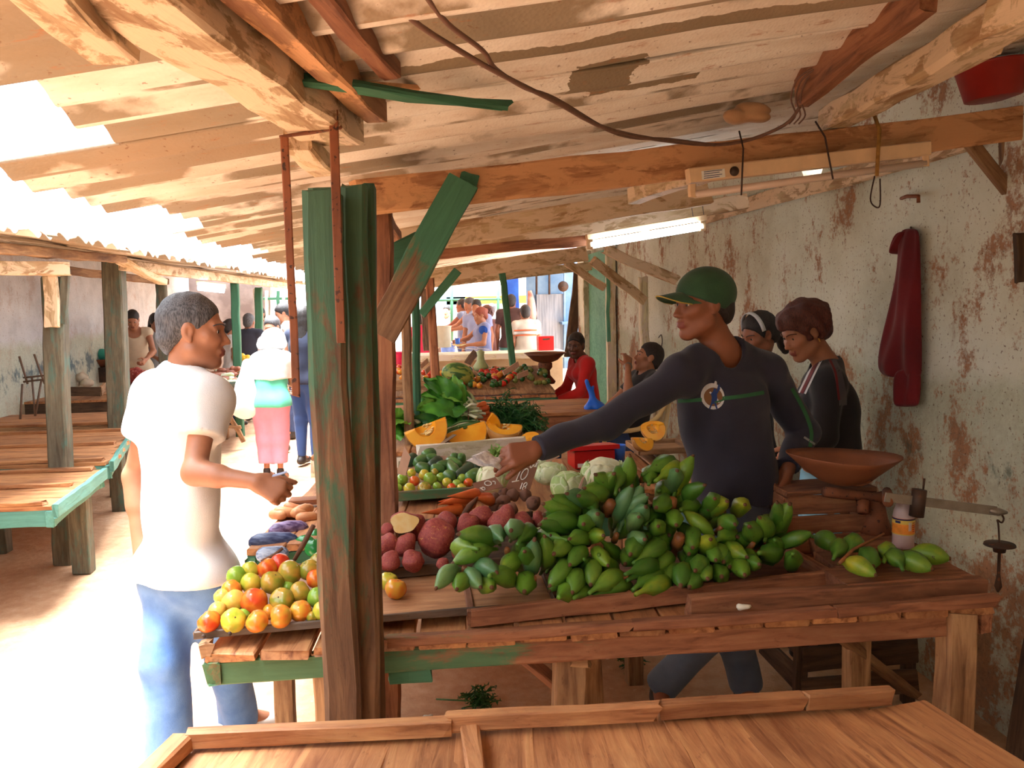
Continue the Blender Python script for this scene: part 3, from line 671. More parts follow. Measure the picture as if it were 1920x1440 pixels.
# ---------------------------------------------------------------- produce
ORD = ['leftmost', 'second from left', 'third from left', 'fourth from left', 'fifth from left', 'sixth from left', 'seventh from left', 'eighth from left', 'ninth from left', 'tenth from left']
def rotm(a, b, up=(0, 0, 1)): return frame(a, b, up).to_4x4()
def rrot(): return Quaternion((random.gauss(0, 1), random.gauss(0, 1), random.gauss(0, 1), random.gauss(0, 1))).normalized().to_matrix().to_4x4()
def pl_mat(name, a, b, y, spots=.66):
    t = NT(name); v = t.coord((1, 1, 1)); oi = t.n('ObjectInfo')
    c = t.mix(oi.outputs['Random'], a, b); n = t.noise(v, 9, 4)
    c = t.mix(t.ramp(n, [(.52, 0.), (.72, .8)]), c, y)
    st = t.noise(t.coord((3, 60, 60)), 1.2, 3); c = t.mix(t.ramp(st, [(.5, 0.), (.75, .35)]), c, (a[0]*.45, a[1]*.5, a[2]*.5, 1))
    s = t.noise(v, 60, 3, .7); c = t.mix(t.ramp(s, [(spots, 0.), (spots+.05, .85)]), c, srgb(58, 50, 30))
    return t.fin(c, .42, t.math('ADD', s, n), .12, .003)
PLG = pl_mat('green_plantain_skin', srgb(62, 108, 34), srgb(96, 142, 46), srgb(128, 156, 48))
PLB = pl_mat('bluish_green_plantain_skin', srgb(74, 118, 74), srgb(98, 142, 88), srgb(116, 148, 80), .69)
PLY = pl_mat('yellowing_plantain_skin', srgb(92, 138, 38), srgb(116, 150, 42), srgb(178, 172, 44), .64)
TIP = plain('brown_fruit_tip', srgb(96, 62, 40), .8, .3, 60)
STUB = mottled('cut_stalk', srgb(150, 92, 48), srgb(116, 70, 40), 30, .4, .6)
def plantain_mesh(bend, fat, mats):
    L, n, m = .16, 12, 15; vs, fs, fm = [], [], []
    prof = [(0, .006), (.06, .0065), (.15, .0078), (.23, .014), (.33, .0235), (.44, .0285), (.56, .030), (.68, .029), (.79, .024), (.88, .0165), (.94, .010), (.965, .0065), (1., .0045)]
    for u, r in prof:
        x = L*u; z = bend*(1-(2*u-1)**2); 
        for j in range(n):
            a = 2*PI*j/n; q = 1+.085*math.cos(5*a)*min(1, r/.02); vs.append((x, r*fat*q*math.cos(a), z+r*fat*q*math.sin(a)))
    k = len(prof)
    for i in range(k-1):
        for j in range(n): fs.append((i*n+j, i*n+(j+1) % n, (i+1)*n+(j+1) % n, (i+1)*n+j)); fm.append(1 if i >= k-2 else 0)
    fs += [tuple(range(n-1, -1, -1)), tuple((k-1)*n+j for j in range(n))]; fm += [0, 1]
    return mesh('plantain', vs, fs, mats, fm, True)
PM = {c: [plantain_mesh(b, f, [m, TIP]) for b, f in ((.016, .98), (.024, 1.05), (.010, 1.1))] for c, m in (('g', PLG), ('b', PLB), ('y', PLY))}
_tf0, _tf1 = PZ(884, 1166, .765), PZ(1562, 1092, .765)
def heapY(x, y):
    u = (x-884)/678; yf = 1140-74*u
    return (_tf0.y+(_tf1.y-_tf0.y)*u)+.05+max(-20, yf-30-y)*.00135
def bunch(name, label, stub, fruits, off=(0, 0, 1.), group=None, cat='plantains', dY=0.):
    k_ = 1. if 'stalk' in label or 'tall' in label else .5
    """stub px, fruits (root x,y, tip x,y, tone[, depth sign]) in photo pixels of the crop given by off"""
    ox, oy, s = off; g = lambda x, y: (ox+x/s, oy+y/s)
    sx, sy = g(*stub); sp = P(sx, sy, heapY(sx, sy)+dY)
    t = thing(name, label, cat, sp, group)
    for f in fruits:
        rx, ry = g(f[0], f[1]); tx, ty = g(f[2], f[3]); tone = f[4]; sg = f[5] if len(f) > 5 else -1
        Y = heapY(.5*(rx+tx), .5*(ry+ty))+dY+(f[6] if len(f) > 6 else 0); r = P(rx, ry, Y); q = P(tx, ty, Y); d = (q-r).length; L = .168
        if d < L:
            dy = math.sqrt(L*L-d*d); r = P(rx, ry, Y-sg*dy*.5); q = P(tx, ty, Y+sg*dy*.5)
        L = (q-r).length; up = (V((0, -.7, .7)) + V((random.gauss(0, .3), random.gauss(0, .2), random.gauss(0, .3)))).normalized()
        w = max(.9, min(1.1, L/.165))*random.uniform(.80, .94)
        M = Matrix.Translation(r) @ rotm(r, q, up) @ Matrix.Diagonal((L/.16, w, w, 1))
        inst('plantain', random.choice(PM[tone]), M, t)
        if random.random() < .65 and off[2] < 7 and off[0] != 700:
            o2 = V((random.uniform(-.03, .03), .065, -.05)); r2, q2 = r+o2, q+o2; lift = max(0, .80-min(r2.z, q2.z)); r2.z += lift; q2.z += lift
            inst('plantain', random.choice(PM['g']), Matrix.Translation(r2) @ rotm(r2, q2, up) @ Matrix.Diagonal((L/.16, w, w, 1)), t)
    a = sp+V((0, .015, -.02)); b = sp+V((random.uniform(-.01, .01), -.03, .022))
    b = a.lerp(b, .4+.6*k_); tube('stalk', [a, a.lerp(b, .5), b], [.022*k_, .019*k_, .015*k_], STUB, t, 9)
    return t
O8 = (960, 840, 4.8)
bunch('plantain_bunch', 'small green plantain bunch with brown cut stalk, in front of the pale cabbage', (862, 530), [(840, 505, 640, 360, 'g'), (870, 460, 745, 235, 'g'), (890, 465, 925, 225, 'g'), (965, 430, 1060, 60, 'y'), (930, 420, 1000, 200, 'g', 1)], O8)
bunch('plantain_bunch', 'bunch of long grey green plantains pointing up in the middle of the heap', (930, 790), [(915, 720, 1085, 330, 'b'), (985, 715, 1180, 325, 'b'), (1010, 725, 1235, 415, 'b'), (1020, 760, 1210, 525, 'b'), (1055, 795, 1145, 620, 'b'), (960, 760, 1120, 450, 'b', 1, .05)], O8)
bunch('plantain_bunch', 'dark green plantain bunch lying leftwards at the upper left of the heap', (660, 640), [(600, 650, 270, 500, 'g'), (630, 615, 350, 430, 'g'), (660, 590, 485, 410, 'b'), (700, 590, 590, 430, 'g'), (630, 745, 285, 640, 'g'), (560, 800, 240, 690, 'g'), (500, 830, 210, 800, 'g', 1), (760, 600, 690, 450, 'g', 1)], O8)
bunch('plantain_bunch', 'big plantain bunch facing the viewer at the front centre of the heap', (690, 820), [(690, 800, 640, 690, 'g'), (705, 785, 775, 590, 'b'), (690, 870, 510, 820, 'g'), (705, 850, 830, 790, 'y'), (675, 920, 515, 1060, 'g'), (720, 915, 870, 1065, 'y'), (740, 990, 705, 1240, 'g'), (600, 1090, 540, 1310, 'g'), (520, 1010, 330, 1250, 'g'), (560, 880, 370, 960, 'g'), (650, 1000, 640, 1180, 'g', 1, .05), (780, 960, 900, 1180, 'g', 1, .05)], O8)
bunch('plantain_bunch', 'three upright plantains with a curled peel at the left front edge of the heap', (190, 1180), [(150, 1145, 110, 930, 'g'), (190, 1140, 205, 810, 'b'), (255, 1135, 290, 785, 'g'), (130, 1150, 110, 1300, 'y', -1, .02)], O8)
bunch('plantain_bunch', 'fallen plantain pair lying along the front rim of the tray', (1010, 1150), [(690, 1310, 1005, 1130, 'g', 1), (1015, 1140, 1300, 1065, 'g', 1), (720, 1345, 1085, 1250, 'g', 1, .03), (420, 1345, 540, 1285, 'y', 1), (560, 1350, 690, 1345, 'g', 1, .02)], O8)
bunch('plantain_bunch', 'dark plantain bunch lying low along the rim, right of the fallen pair', (1040, 1310), [(1110, 1320, 1415, 1235, 'y', 1), (1085, 1280, 1350, 1195, 'g', 1, .03), (1170, 1230, 1400, 1110, 'g', 1, .04), (1250, 1150, 1430, 990, 'g', 1, .05), (1380, 1270, 1530, 1120, 'g', 1, .05)], O8)
bunch('plantain_bunch', 'plantain bunch with brown ringed tips facing the viewer, right of the grey green one', (1150, 880), [(1250, 800, 1315, 705, 'g'), (1060, 850, 1200, 825, 'b'), (1030, 870, 1060, 965, 'g'), (1090, 1040, 1375, 860, 'g', 1), (1200, 690, 1340, 620, 'g', 1, .04), (1240, 900, 1420, 800, 'g', 1, .06), (1290, 960, 1430, 880, 'g', 1, .06)], O8)
bunch('plantain_bunch', 'plantain bunch with a tall yellow based fruit standing up beside the shirt of the seller', (1430, 510), [(1480, 480, 1635, 60, 'y'), (1400, 470, 1490, 200, 'b'), (1560, 510, 1745, 330, 'g'), (1510, 540, 1825, 795, 'y'), (1400, 470, 1290, 540, 'g'), (1520, 560, 1660, 540, 'g', 1, .05), (1450, 440, 1560, 150, 'g', 1, .05)], O8)
bunch('plantain_bunch', 'pair of dark plantains at the back of the heap under the tray of the seller', (1180, 250), [(1170, 240, 1460, 110, 'g', 1), (1290, 300, 1500, 190, 'y', 1), (1230, 330, 1230, 200, 'g', 1)], O8)
bunch('plantain_bunch', 'dark plantain bunch with a round brown stalk end, low right in the heap', (1500, 830), [(1620, 720, 1625, 905, 'g'), (1700, 985, 1790, 820, 'y'), (1640, 1060, 1645, 1110, 'g'), (1750, 1130, 1765, 1185, 'g'), (1810, 970, 1835, 1015, 'g'), (1560, 1130, 1515, 1250, 'g'), (1620, 1160, 1590, 1260, 'g'), (1440, 640, 1480, 700, 'y'), (1540, 900, 1590, 960, 'g', -1, .04), (1900, 1060, 1890, 1160, 'g', -1, .02)], O8)
O5 = (1240, 840, 6)
bunch('plantain_bunch', 'plantain bunch with three fruits pointing up in front of the waist of the seller', (640, 900), [(450, 780, 600, 570, 'g'), (580, 850, 750, 600, 'y'), (790, 830, 945, 640, 'y'), (640, 960, 835, 865, 'g'), (620, 1040, 820, 990, 'g', 1, .03), (720, 1110, 975, 1235, 'y'), (890, 1330, 1110, 1310, 'g'), (760, 1390, 940, 1440, 'y'), (560, 1200, 640, 1260, 'g', -1, .02), (660, 1160, 700, 1290, 'g', -1, .02)], O5)
bunch('plantain_bunch', 'plantain bunch at the right end of the tray with two fruits standing upright', (1010, 1085), [(1220, 985, 1300, 600, 'g'), (1275, 1005, 1455, 620, 'g'), (1085, 1060, 1095, 775, 'g'), (1000, 1055, 985, 880, 'g'), (1160, 1050, 1180, 760, 'g', 1, .03), (1245, 1150, 1710, 950, 'g'), (1480, 1190, 1430, 1380, 'g', 1), (1100, 1180, 1290, 1160, 'g', 1, .02)], O5)
# hand on the tomato tray
O7 = (700, 900, 5.333)
bunch('plantain_bunch', 'separate hand of plantains lying on the bare tray left of the heap', (1350, 700), [(1270, 650, 835, 540, 'g'), (1240, 690, 780, 840, 'g'), (1050, 690, 820, 690, 'g', 1), (1290, 600, 1200, 540, 'b', 1), (1370, 610, 1370, 510, 'b', -1), (1440, 650, 1590, 510, 'g', 1), (1400, 760, 1270, 920, 'y', -1, .03)], O7, dY=-.02)
bunch('plantain_bunch', 'lower small plantain cluster with bluish fruits at the left of the bare tray', (920, 890), [(870, 885, 620, 1095, 'b'), (900, 1000, 830, 1100, 'g'), (930, 900, 1080, 1080, 'b'), (1000, 880, 1240, 930, 'b'), (1160, 960, 1400, 1060, 'g', 1), (1080, 1020, 1190, 1080, 'g', -1, .03)], O7, dY=-.03)
# loose fruits on the board at right
O3 = (1280, 960, 3)
def loose(label, r, q, tone, Y, z=None):
    a = P(*r, Y); b = P(*q, Y); d = (b-a).length
    if d < .13: e = math.sqrt(.13**2-d*d); a = P(*r, Y+e*.45); b = P(*q, Y-e*.45)
    if z is not None:
        a, b = PZ(*r, z), PZ(*q, z); m_ = (a+b)/2; d = (b-a).normalized(); l_ = max(.135, min(.16, (b-a).length)); a, b = m_-d*l_/2, m_+d*l_/2
    L = (b-a).length
    return settag(inst('plantain', random.choice(PM[tone]), Matrix.Translation(a) @ rotm(a, b, (0, -.5, .8)) @ Matrix.Diagonal((L/.16, .95, .95, 1))), label, 'plantain')
zt = ZP+.034
loose('plantain with a yellow scar lying at the front of the board at right', (1572, 1056), (1644, 1080), 'y', 2.46, zt)
loose('plantain bent behind the one with a yellow scar', (1614, 1030), (1640, 1068), 'g', 2.5, zt)
loose('two toned plantain sticking out right of the wooden tray corner', (1527, 1008), (1567, 1026), 'g', 2.55, zt+.01)
loose('dark plantain close to the tray corner beside a brown stalk end', (1562, 1050), (1576, 1022), 'g', 2.56, zt)
loose('dark plantain between the brown twig and the bottle', (1590, 1042), (1600, 1018), 'g', 2.6, zt)
loose('small plantain in front of the bottle', (1658, 1050), (1662, 1034), 'y', 2.56, zt)
loose('dark plantain lying left of the fruit with leafy tip', (1686, 1062), (1672, 1048), 'g', 2.5, zt)
loose('round bright plantain at the right end of the loose ones', (1690, 1052), (1728, 1062), 'g', 2.47, zt)
loose('thin green shoot at the far right of the loose plantains', (1722, 1040), (1752, 1044), 'y', 2.52, zt)
settag(tube('twig', [PZ(1574, 1056, zt+.02), PZ(1600, 1030, zt+.035), PZ(1658, 1000, zt+.075)], [.006, .005, .003], STUB, None, 7), 'orange brown twig lying over the loose plantains at right', 'twig')
# ---- tomatoes
def tom_mat(name, a, b, lo=.35, hi=.65):
    t = NT(name); n = t.noise(t.coord((1, 1, .7)), 1.3, 1.5, .5); c = t.ramp(n, [(lo, a), (hi, b)])
    s = t.noise(t.coord((1, 1, 1)), 34, 2); c = t.mix(t.ramp(s, [(.66, 0.), (.76, .22)]), c, srgb(210, 190, 120))
    return t.fin(c, .22, Specular_IOR_Level=.5)
TM = {'orange red': tom_mat('orange_red_tomato', srgb(222, 72, 34), srgb(232, 132, 44)), 'orange': tom_mat('orange_tomato', srgb(232, 120, 44), srgb(214, 166, 54)),
      'yellow green': tom_mat('yellow_green_tomato', srgb(176, 184, 54), srgb(222, 190, 70)), 'olive green': tom_mat('olive_tomato', srgb(138, 142, 46), srgb(196, 150, 58)),
      'green': tom_mat('green_tomato', srgb(126, 168, 52), srgb(160, 186, 74)), 'pale yellow': tom_mat('pale_yellow_tomato', srgb(228, 196, 84), srgb(236, 168, 84)), 'red': tom_mat('red_tomato', srgb(206, 48, 30), srgb(220, 84, 44))}
def tom_me(mat, seed):
    r = random.Random(seed); ph = r.random()*6; f = r.uniform(.84, .95)
    def fn(d):
        rr = math.hypot(d[0], d[1]); lob = 1+.025*math.cos(5*math.atan2(d[1], d[0])+ph)*min(1, rr*1.6)
        return lob*(1-.16*max(0, (d[2]-.86))/.14)*(1-.05*max(0, -d[2]-.9)/.1)
    vs, fs = spheroid(1, 1, f, 18, 14, fn); sc_, sf = spheroid(.07, .07, .03, 6, 4)
    o = len(vs); vs = vs+[(x, y, z+f*.85) for x, y, z in sc_]; fm = [0]*len(fs)+[1]*len(sf); fs = fs+[tuple(i+o for i in q) for q in sf]
    return mesh('tomato', vs, fs, [mat, TIP], fm, True)
TME = {k: [tom_me(m, i) for i in range(2)] for k, m in TM.items()}
O4 = (340, 930, 4.8)
pile = {'front row': [(250, 1130, 100, 'orange red'), (468, 1120, 106, 'yellow green'), (682, 1128, 98, 'orange'), (893, 1085, 102, 'orange'), (1073, 1035, 97, 'orange'), (1270, 1035, 90, 'yellow green')],
        'second row': [(325, 1040, 85, 'pale yellow'), (470, 945, 102, 'pale yellow'), (655, 950, 118, 'orange red'), (905, 935, 108, 'olive green'), (1070, 865, 98, 'olive green'), (1230, 915, 95, 'green')],
        'third row': [(365, 905, 72, 'pale yellow'), (452, 845, 92, 'orange'), (625, 785, 92, 'yellow green'), (818, 780, 104, 'olive green'), (975, 690, 108, 'olive green'), (1215, 745, 88, 'orange red')],
        'top row': [(495, 720, 88, 'green'), (620, 670, 80, 'yellow green'), (775, 650, 92, 'orange red'), (890, 600, 86, 'red'), (1150, 665, 95, 'olive green'), (1235, 590, 80, 'olive green')],
        'gaps': [(560, 1075, 60, 'green'), (790, 1040, 65, 'orange'), (960, 820, 60, 'green'), (1180, 1090, 50, 'olive green')]}
_a0, _a1 = PZ(366, 1198, TRZ), PZ(1040, 1138, TRZ)
def tomY(x, y):
    u = (x-366)/674; yf = 1185-60*u; return _a0.y+(_a1.y-_a0.y)*u+.045+max(0, yf-25-y)*.0021
for row, ls in pile.items():
    for k, (x, y, r, c) in enumerate(ls):
        px, py = O4[0]+x/4.8, O4[1]+y/4.8; Y = tomY(px, py)+(.03 if row[0] == 'g' else 0); p = P(px, py, Y); rr = r/4.8/1550*Y*1.04
        if p.z < TRZ+.012+rr*.88: p = PZ(px, py, TRZ+.012+rr*.88)
        o = inst('tomato', random.choice(TME[c]), Matrix.Translation(p) @ rrot() @ Matrix.Scale(rr, 4))
        settag(o, f'{c} tomato in the {row} of the rimmed tray pile, {ORD[k]}', 'tomato', 'tomatoes piled on the rimmed tray')
for x, y, r, c, lb in ((742, 1104, 21, 'orange', 'lone orange tomato on the bare tray just right of the near post'), (728, 1090, 19, 'yellow green', 'yellow green tomato half hidden by the near post on the bare tray')):
    p = PZ(x, y, TRZ+.012+.028); o = inst('tomato', TME[c][0], Matrix.Translation(p) @ Matrix.Rotation(.3, 4, 'Y') @ Matrix.Scale(r/1550*p.y, 4)); settag(o, lb, 'tomato')
# sticks in the tomato pile
def stick(name, label, pts, r, mat, cat='stick'): return settag(tube(name, pts, r, mat, None, 7), label, cat)
STICK = plain('dark_stick', srgb(104, 66, 44), .8, .3, 30)
stick('stick', 'dark stick standing up out of the tomato pile beside the near post', [P(552, 1050, 2.5), P(568, 1022, 2.5), P(588, 985, 2.5)], [.006, .008, .007], STICK)
stick('twig', 'thin brown twig behind the tomato pile', [P(490, 1052, 2.55), P(515, 1040, 2.55), P(530, 1028, 2.55)], [.004, .005, .005], STICK)
# ---- sweet potatoes
def sp_mat():
    t = NT('sweet_potato_skin'); v = t.coord((1, 1, 1)); n = t.noise(v, 7, 5); c = t.ramp(n, [(.3, srgb(132, 48, 50)), (.5, srgb(158, 66, 60)), (.7, srgb(170, 88, 66))])
    s = t.noise(v, 4.5, 6, .75, .6); c = t.mix(t.ramp(s, [(.60, 0.), (.64, .9)]), c, srgb(214, 150, 80)); h = t.math('ADD', n, s)
    return t.fin(c, .6, h, .4, .006)
SPM = sp_mat(); FLESH = mottled('sweet_potato_flesh', srgb(244, 206, 132), srgb(248, 222, 160), 24, .4, .6, srgb(228, 180, 100), .7, 60, .66)
def sp_me(seed, point=.8):
    r = random.Random(seed); a, b, c = r.random()*6, r.random()*6, r.random()*6
    def fn(d):
        q = 1+.07*math.sin(3*d[0]+a+2*d[2])+.06*math.sin(4*d[1]*1.3+b)+.04*math.sin(6*d[2]+c+3*d[0])
        return q*(1+point*.5*max(0, abs(d[2])-.8)/.2)
    vs, fs = spheroid(1, 1, 1, 18, 16, fn); return mesh('sweet_potato', vs, fs, SPM, None, True)
SPE = [sp_me(i, (.2, .5, .9)[i % 3]) for i in range(6)]
sps = [(630, 590, 200, 180, 0, 'largest red sweet potato in the middle of the box'), (320, 650, 110, 118, 1, 'sweet potato with a peeled strip below the cut one'),
       (135, 650, 108, 112, 0, 'sweet potato left of the peeled one, right beside the near post'), (165, 815, 122, 92, 3, 'bright red sweet potato in the left front corner of the box'), (400, 812, 135, 92, 4, 'pinkish sweet potato lying at the front rim below the largest'),
       (140, 505, 75, 65, 0, 'small sweet potato left of the cut cream face'), (420, 480, 110, 120, 1, 'sweet potato half hidden behind the cut one'), (740, 410, 120, 90, 3, 'sweet potato behind the largest one, below the carrots'),
       (950, 450, 130, 95, 5, 'sweet potato behind the lone plantain hand'), (1080, 370, 140, 90, 4, 'dull sweet potato below the brown taro roots'), (1290, 430, 150, 130, 2, 'pointed sweet potato with a tail at the right end of the box'),
       (1480, 430, 140, 95, 3, 'long sweet potato at the right end beside the plantain heap'), (1660, 400, 70, 90, 1, 'sweet potato squeezed against the plantain heap'), (700, 850, 80, 60, 0, 'dark small sweet potato at the rim under the plantain hand'), (850, 720, 70, 90, 5, 'sweet potato peeping out left of the plantain hand'),
       (1560, 520, 90, 80, 4, 'low sweet potato behind the plantain hand, right end'), (1010, 560, 130, 100, 0, 'sweet potato hidden behind the plantain hand')]
def boxY(px, py): return 2.50+max(0, 1072-py)*.0026
for x, y, rx, ry, k, lb in sps:
    px, py = O7[0]+x/5.333, O7[1]+y/5.333; Y = boxY(px, py); p = P(px, py, Y); s = Y/1550/5.333
    M = Matrix.Translation(p) @ Matrix.Diagonal((rx*s, min(rx, ry)*s, ry*s, 1)) @ Matrix.Rotation(random.uniform(-.5, .5) if k != 0 else .5, 4, 'Y') @ Matrix.Rotation(random.random()*6, 4, 'Z')
    settag(inst('sweet_potato', SPE[k], M), lb, 'sweet potato', 'sweet potatoes in the box')
# cut sweet potato
ct = P(758, 979, boxY(758, 979)-.09)
def fnc(d): return 1+.08*math.sin(3*math.atan2(d[2], d[0])+1)+.05*math.sin(5*math.atan2(d[2], d[0]))
ctt = thing('sweet_potato', 'cut sweet potato half showing its round cream flesh', 'sweet potato', ct, 'sweet potatoes in the box')
vs, fs = spheroid(.046, .055, .034, 22, 12, fnc); vs = [(x, max(y, -.006), z) for x, y, z in vs]; obj('skin', vs, fs, SPM, ctt, M=Matrix.Translation(ct), smooth=True)
vs = [(.044*math.cos(a)*fnc((math.cos(a), 0, math.sin(a))), -.010, .033*math.sin(a)*fnc((math.cos(a), 0, math.sin(a)))) for a in np.linspace(0, 2*PI, 33)[:-1]]
vs2 = [(x, -.004, z) for x, y, z in vs]; n = 32
obj('cut_face', vs+vs2, [tuple(range(n))]+[(i, (i+1) % n+0, (i+1) % n+n, i+n) for i in range(n)], FLESH, ctt, M=Matrix.Translation(ct))
# ---- carrots, taro, cabbages, cucumbers, green tomatoes on the table behind
CAR = mottled('carrot_skin', srgb(222, 108, 44), srgb(200, 86, 34), 14, .35, .65, srgb(150, 76, 40), .55, 40, .67)
def taper(name, label, a, b, r, mat, cat, group, bend=.012, prof=None, parent=None, n=10):
    a, b = V(a), V(b); d = b-a; sd_ = d.cross(V((0, -.4, 1))).normalized()*random.uniform(-bend, bend)
    prof = prof or [(0, .35), (.03, .8), (.1, 1.), (.3, .92), (.55, .66), (.8, .33), (.93, .14), (1, .05)]
    o = tube(name, [a+d*u+sd_*math.sin(PI*u) for u, _ in prof], [r*q for _, q in prof], mat, parent, n)
    if label: settag(o, label, cat, group)
    return o
cl = ['carrot lying topmost under the small price card', 'second carrot from the top under the small price card', 'carrot with its tip far left in the carrot pile', 'thin tailed carrot lowest at the left of the pile', 'carrot behind the dark wedge of wood', 'thick carrot below the topmost one', 'carrot end beside the taro roots', 'carrot low beside the largest sweet potato', 'short carrot under the pile, next to the dark wedge']
cz = [(1060, 130, 740, 165), (1040, 190, 640, 250), (900, 230, 650, 215), (900, 290, 480, 330), (1180, 180, 900, 150), (1010, 240, 760, 230), (1190, 210, 1020, 180), (900, 340, 720, 310), (960, 290, 840, 350)]
for k, (x0, y0, x1, y1) in enumerate(cz):
    q = lambda x, y, Y: P(O7[0]+x/5.333, O7[1]+y/5.333, Y); taper('carrot', cl[k], q(x0, y0, 3.02+.02*(k % 3)), q(x1, y1, 2.96+.02*(k % 3)), .021, CAR, 'carrot', 'carrots under the price cards')
stick('wedge', 'dark wooden wedge stuck between the carrots and sweet potatoes', [P(866, 968, 2.92), P(880, 950, 2.92), P(896, 932, 2.92)], [.006, .012, .004], STICK, 'wedge')
TARO = mottled('taro_skin', srgb(106, 70, 54), srgb(130, 88, 68), 16, .35, .65, srgb(74, 46, 36), .85, 30, .6, bump=.5)
tl = ['round taro root beside the orange carrots', 'taro root in front of the taller price card', 'largest taro root in the cluster', 'taro root right of the largest one', 'low taro root beside the green stalk', 'dark taro root above the pointed sweet potato', 'small taro root at the right of the cluster', 'dark taro root at the back right', 'taro root half hidden at the far right']
tz = [(1215, 180, 55, 60), (1300, 130, 60, 55), (1300, 215, 70, 75), (1395, 150, 65, 70), (1210, 265, 60, 50), (1310, 290, 65, 45), (1395, 280, 65, 50), (1520, 150, 70, 60), (1600, 230, 80, 70)]
for k, (x, y, rx, ry) in enumerate(tz):
    px, py = O7[0]+x/5.333, O7[1]+y/5.333; Y = 3.0+max(0, 955-py)*.004; s = Y/1550/5.333
    vs, fs = spheroid(rx*s, rx*s, ry*s, 14, 10, lambda d: 1+.06*math.sin(7*d[2]+k)+.05*math.sin(4*d[0]+2*k))
    settag(obj('taro_root', vs, fs, TARO, M=Matrix.Translation(P(px, py, Y)) @ Matrix.Rotation(k*.7, 4, 'Y'), smooth=True), tl[k], 'taro', 'taro roots behind the sweet potatoes')
RAD = plain('dark_red_roots', srgb(74, 34, 34), .9, .3, 30)
vs, fs = boxg((0, 0, 0), (.32, .30, .10)); settag(obj('root_crate', vs, fs, W_DARK, M=Matrix.Translation(P(1010, 935, 3.2)+V((0, .1, -.12)))), 'dark reddish crate behind the taro roots', 'crate')
def cab_mat(name, a, b):
    t = NT(name); v = t.coord((1, 1, 1)); n = t.noise(v, 8, 5); vo = t.n('TexVoronoi', {'Vector': v, 'Scale': 22., 'Randomness': 1.}, feature='DISTANCE_TO_EDGE').outputs[0]
    c = t.ramp(n, [(.35, a), (.65, b)]); c = t.mix(t.ramp(vo, [(0., .6), (.09, 0.)]), c, srgb(232, 236, 208)); return t.fin(c, .55, t.math('ADD', vo, n), .35, .008)
CAB = [cab_mat('pale_cabbage', srgb(214, 216, 170), srgb(232, 230, 196)), cab_mat('green_cabbage', srgb(146, 180, 102), srgb(186, 208, 140)), cab_mat('mid_cabbage', srgb(180, 202, 140), srgb(212, 222, 176))]
def cabbage(label, px, py, rpx, Y, kind, asp=.88):
    r = rpx/1550*Y; c = P(px, py, Y); t = thing('cabbage', label, 'cabbage', c, 'cabbages behind the plantain heap')
    s0 = random.random()*6
    vs, fs = spheroid(r, r, r*asp, 26, 20, lambda d: 1+.018*math.sin(9*d[0]+5*d[2]+s0)+.02*math.sin(7*d[1]+s0)); obj('head', vs, fs, CAB[kind], t, M=Matrix.Translation(c), smooth=True)
    for k in range(4):
        az = s0+k*1.62; vs, fs = [], []; n = 14
        for i in range(n+1):
            for j in range(n+1):
                u, w_ = (i/n-.5)*1.9, j/n*1.9-.85; el = .0+w_*.8
                rr = r*(1.03+.05*(j/n)**3+.03*math.sin(9*u+s0)*(j/n)+.012*math.sin(23*u+3*w_))
                wd = u*math.sqrt(max(.05, 1-(2*j/n-1)**2*.75))
                vs.append((rr*math.cos(az+wd)*math.cos(el), rr*math.sin(az+wd)*math.cos(el), rr*asp*math.sin(el)))
        for i in range(n):
            for j in range(n): a = i*(n+1)+j; fs.append((a, a+n+1, a+n+2, a+1))
        o = obj('outer_leaf', vs, fs, CAB[min(2, kind+ (k % 2))], t, M=Matrix.Translation(c), smooth=True); m = o.modifiers.new('t', 'SOLIDIFY'); m.thickness = .003
cabbage('largest pale cabbage behind the plantain heap, below the red box', 1133, 896, 46, 3.36, 0)
cabbage('bright green cabbage left of the largest pale one, touching the plantains', 1066, 912, 34, 3.2, 1)
cabbage('pale cabbage lying right under the hand holding the banknotes', 925, 898, 32, 3.5, 0)
cabbage('flat green cabbage behind the taller price card', 1032, 888, 32, 3.62, 2, .7)
cabbage('small green cabbage top behind the flat one', 1012, 866, 22, 3.8, 1, .8)
CUC = mottled('cucumber_skin', srgb(48, 88, 42), srgb(92, 138, 70), 9, .35, .65, srgb(150, 180, 110), .35, 40, .66); CUCD = mottled('dark_cucumber_skin', srgb(34, 58, 40), srgb(58, 86, 58), 9, .4, .65)
O6 = (740, 680, 6)
cu = [(330, 1060, 450, 1010), (230, 1140, 370, 1075), (250, 1170, 400, 1200), (350, 1110, 480, 1080), (400, 1210, 560, 1200), (400, 1180, 500, 1090), (590, 1120, 700, 1270), (600, 1100, 740, 1170), (700, 1290, 900, 1150), (820, 1310, 950, 1230), (860, 1190, 960, 1180), (170, 1130, 220, 1060), (560, 1260, 690, 1290), (620, 1080, 720, 1090), (700, 1080, 790, 1090), (480, 1190, 600, 1150)]
cprof = [(0, .25), (.05, .6), (.18, .92), (.5, 1.), (.82, .92), (.95, .6), (1, .25)]
cul = ['topmost green cucumber in the tray, below the pumpkin board', 'slim cucumber left under the topmost one', 'cucumber lying left above the green tomatoes', 'striped cucumber right of the slim one', 'cucumber in the middle above the green tomatoes', 'dark cucumber slanting in the middle left', 'large mottled cucumber slanting towards the tomatoes', 'cucumber behind the large mottled one', 'very dark cucumber below the banknotes', 'light green cucumber at the right of the tray', 'dark cucumber close to the pale cabbage', 'dark cucumber beside the plain brown card', 'cucumber peeping out over the tomatoes at right', 'far cucumber end behind the large mottled one', 'far pale cucumber end below the banknotes', 'short cucumber in the middle of the tray']
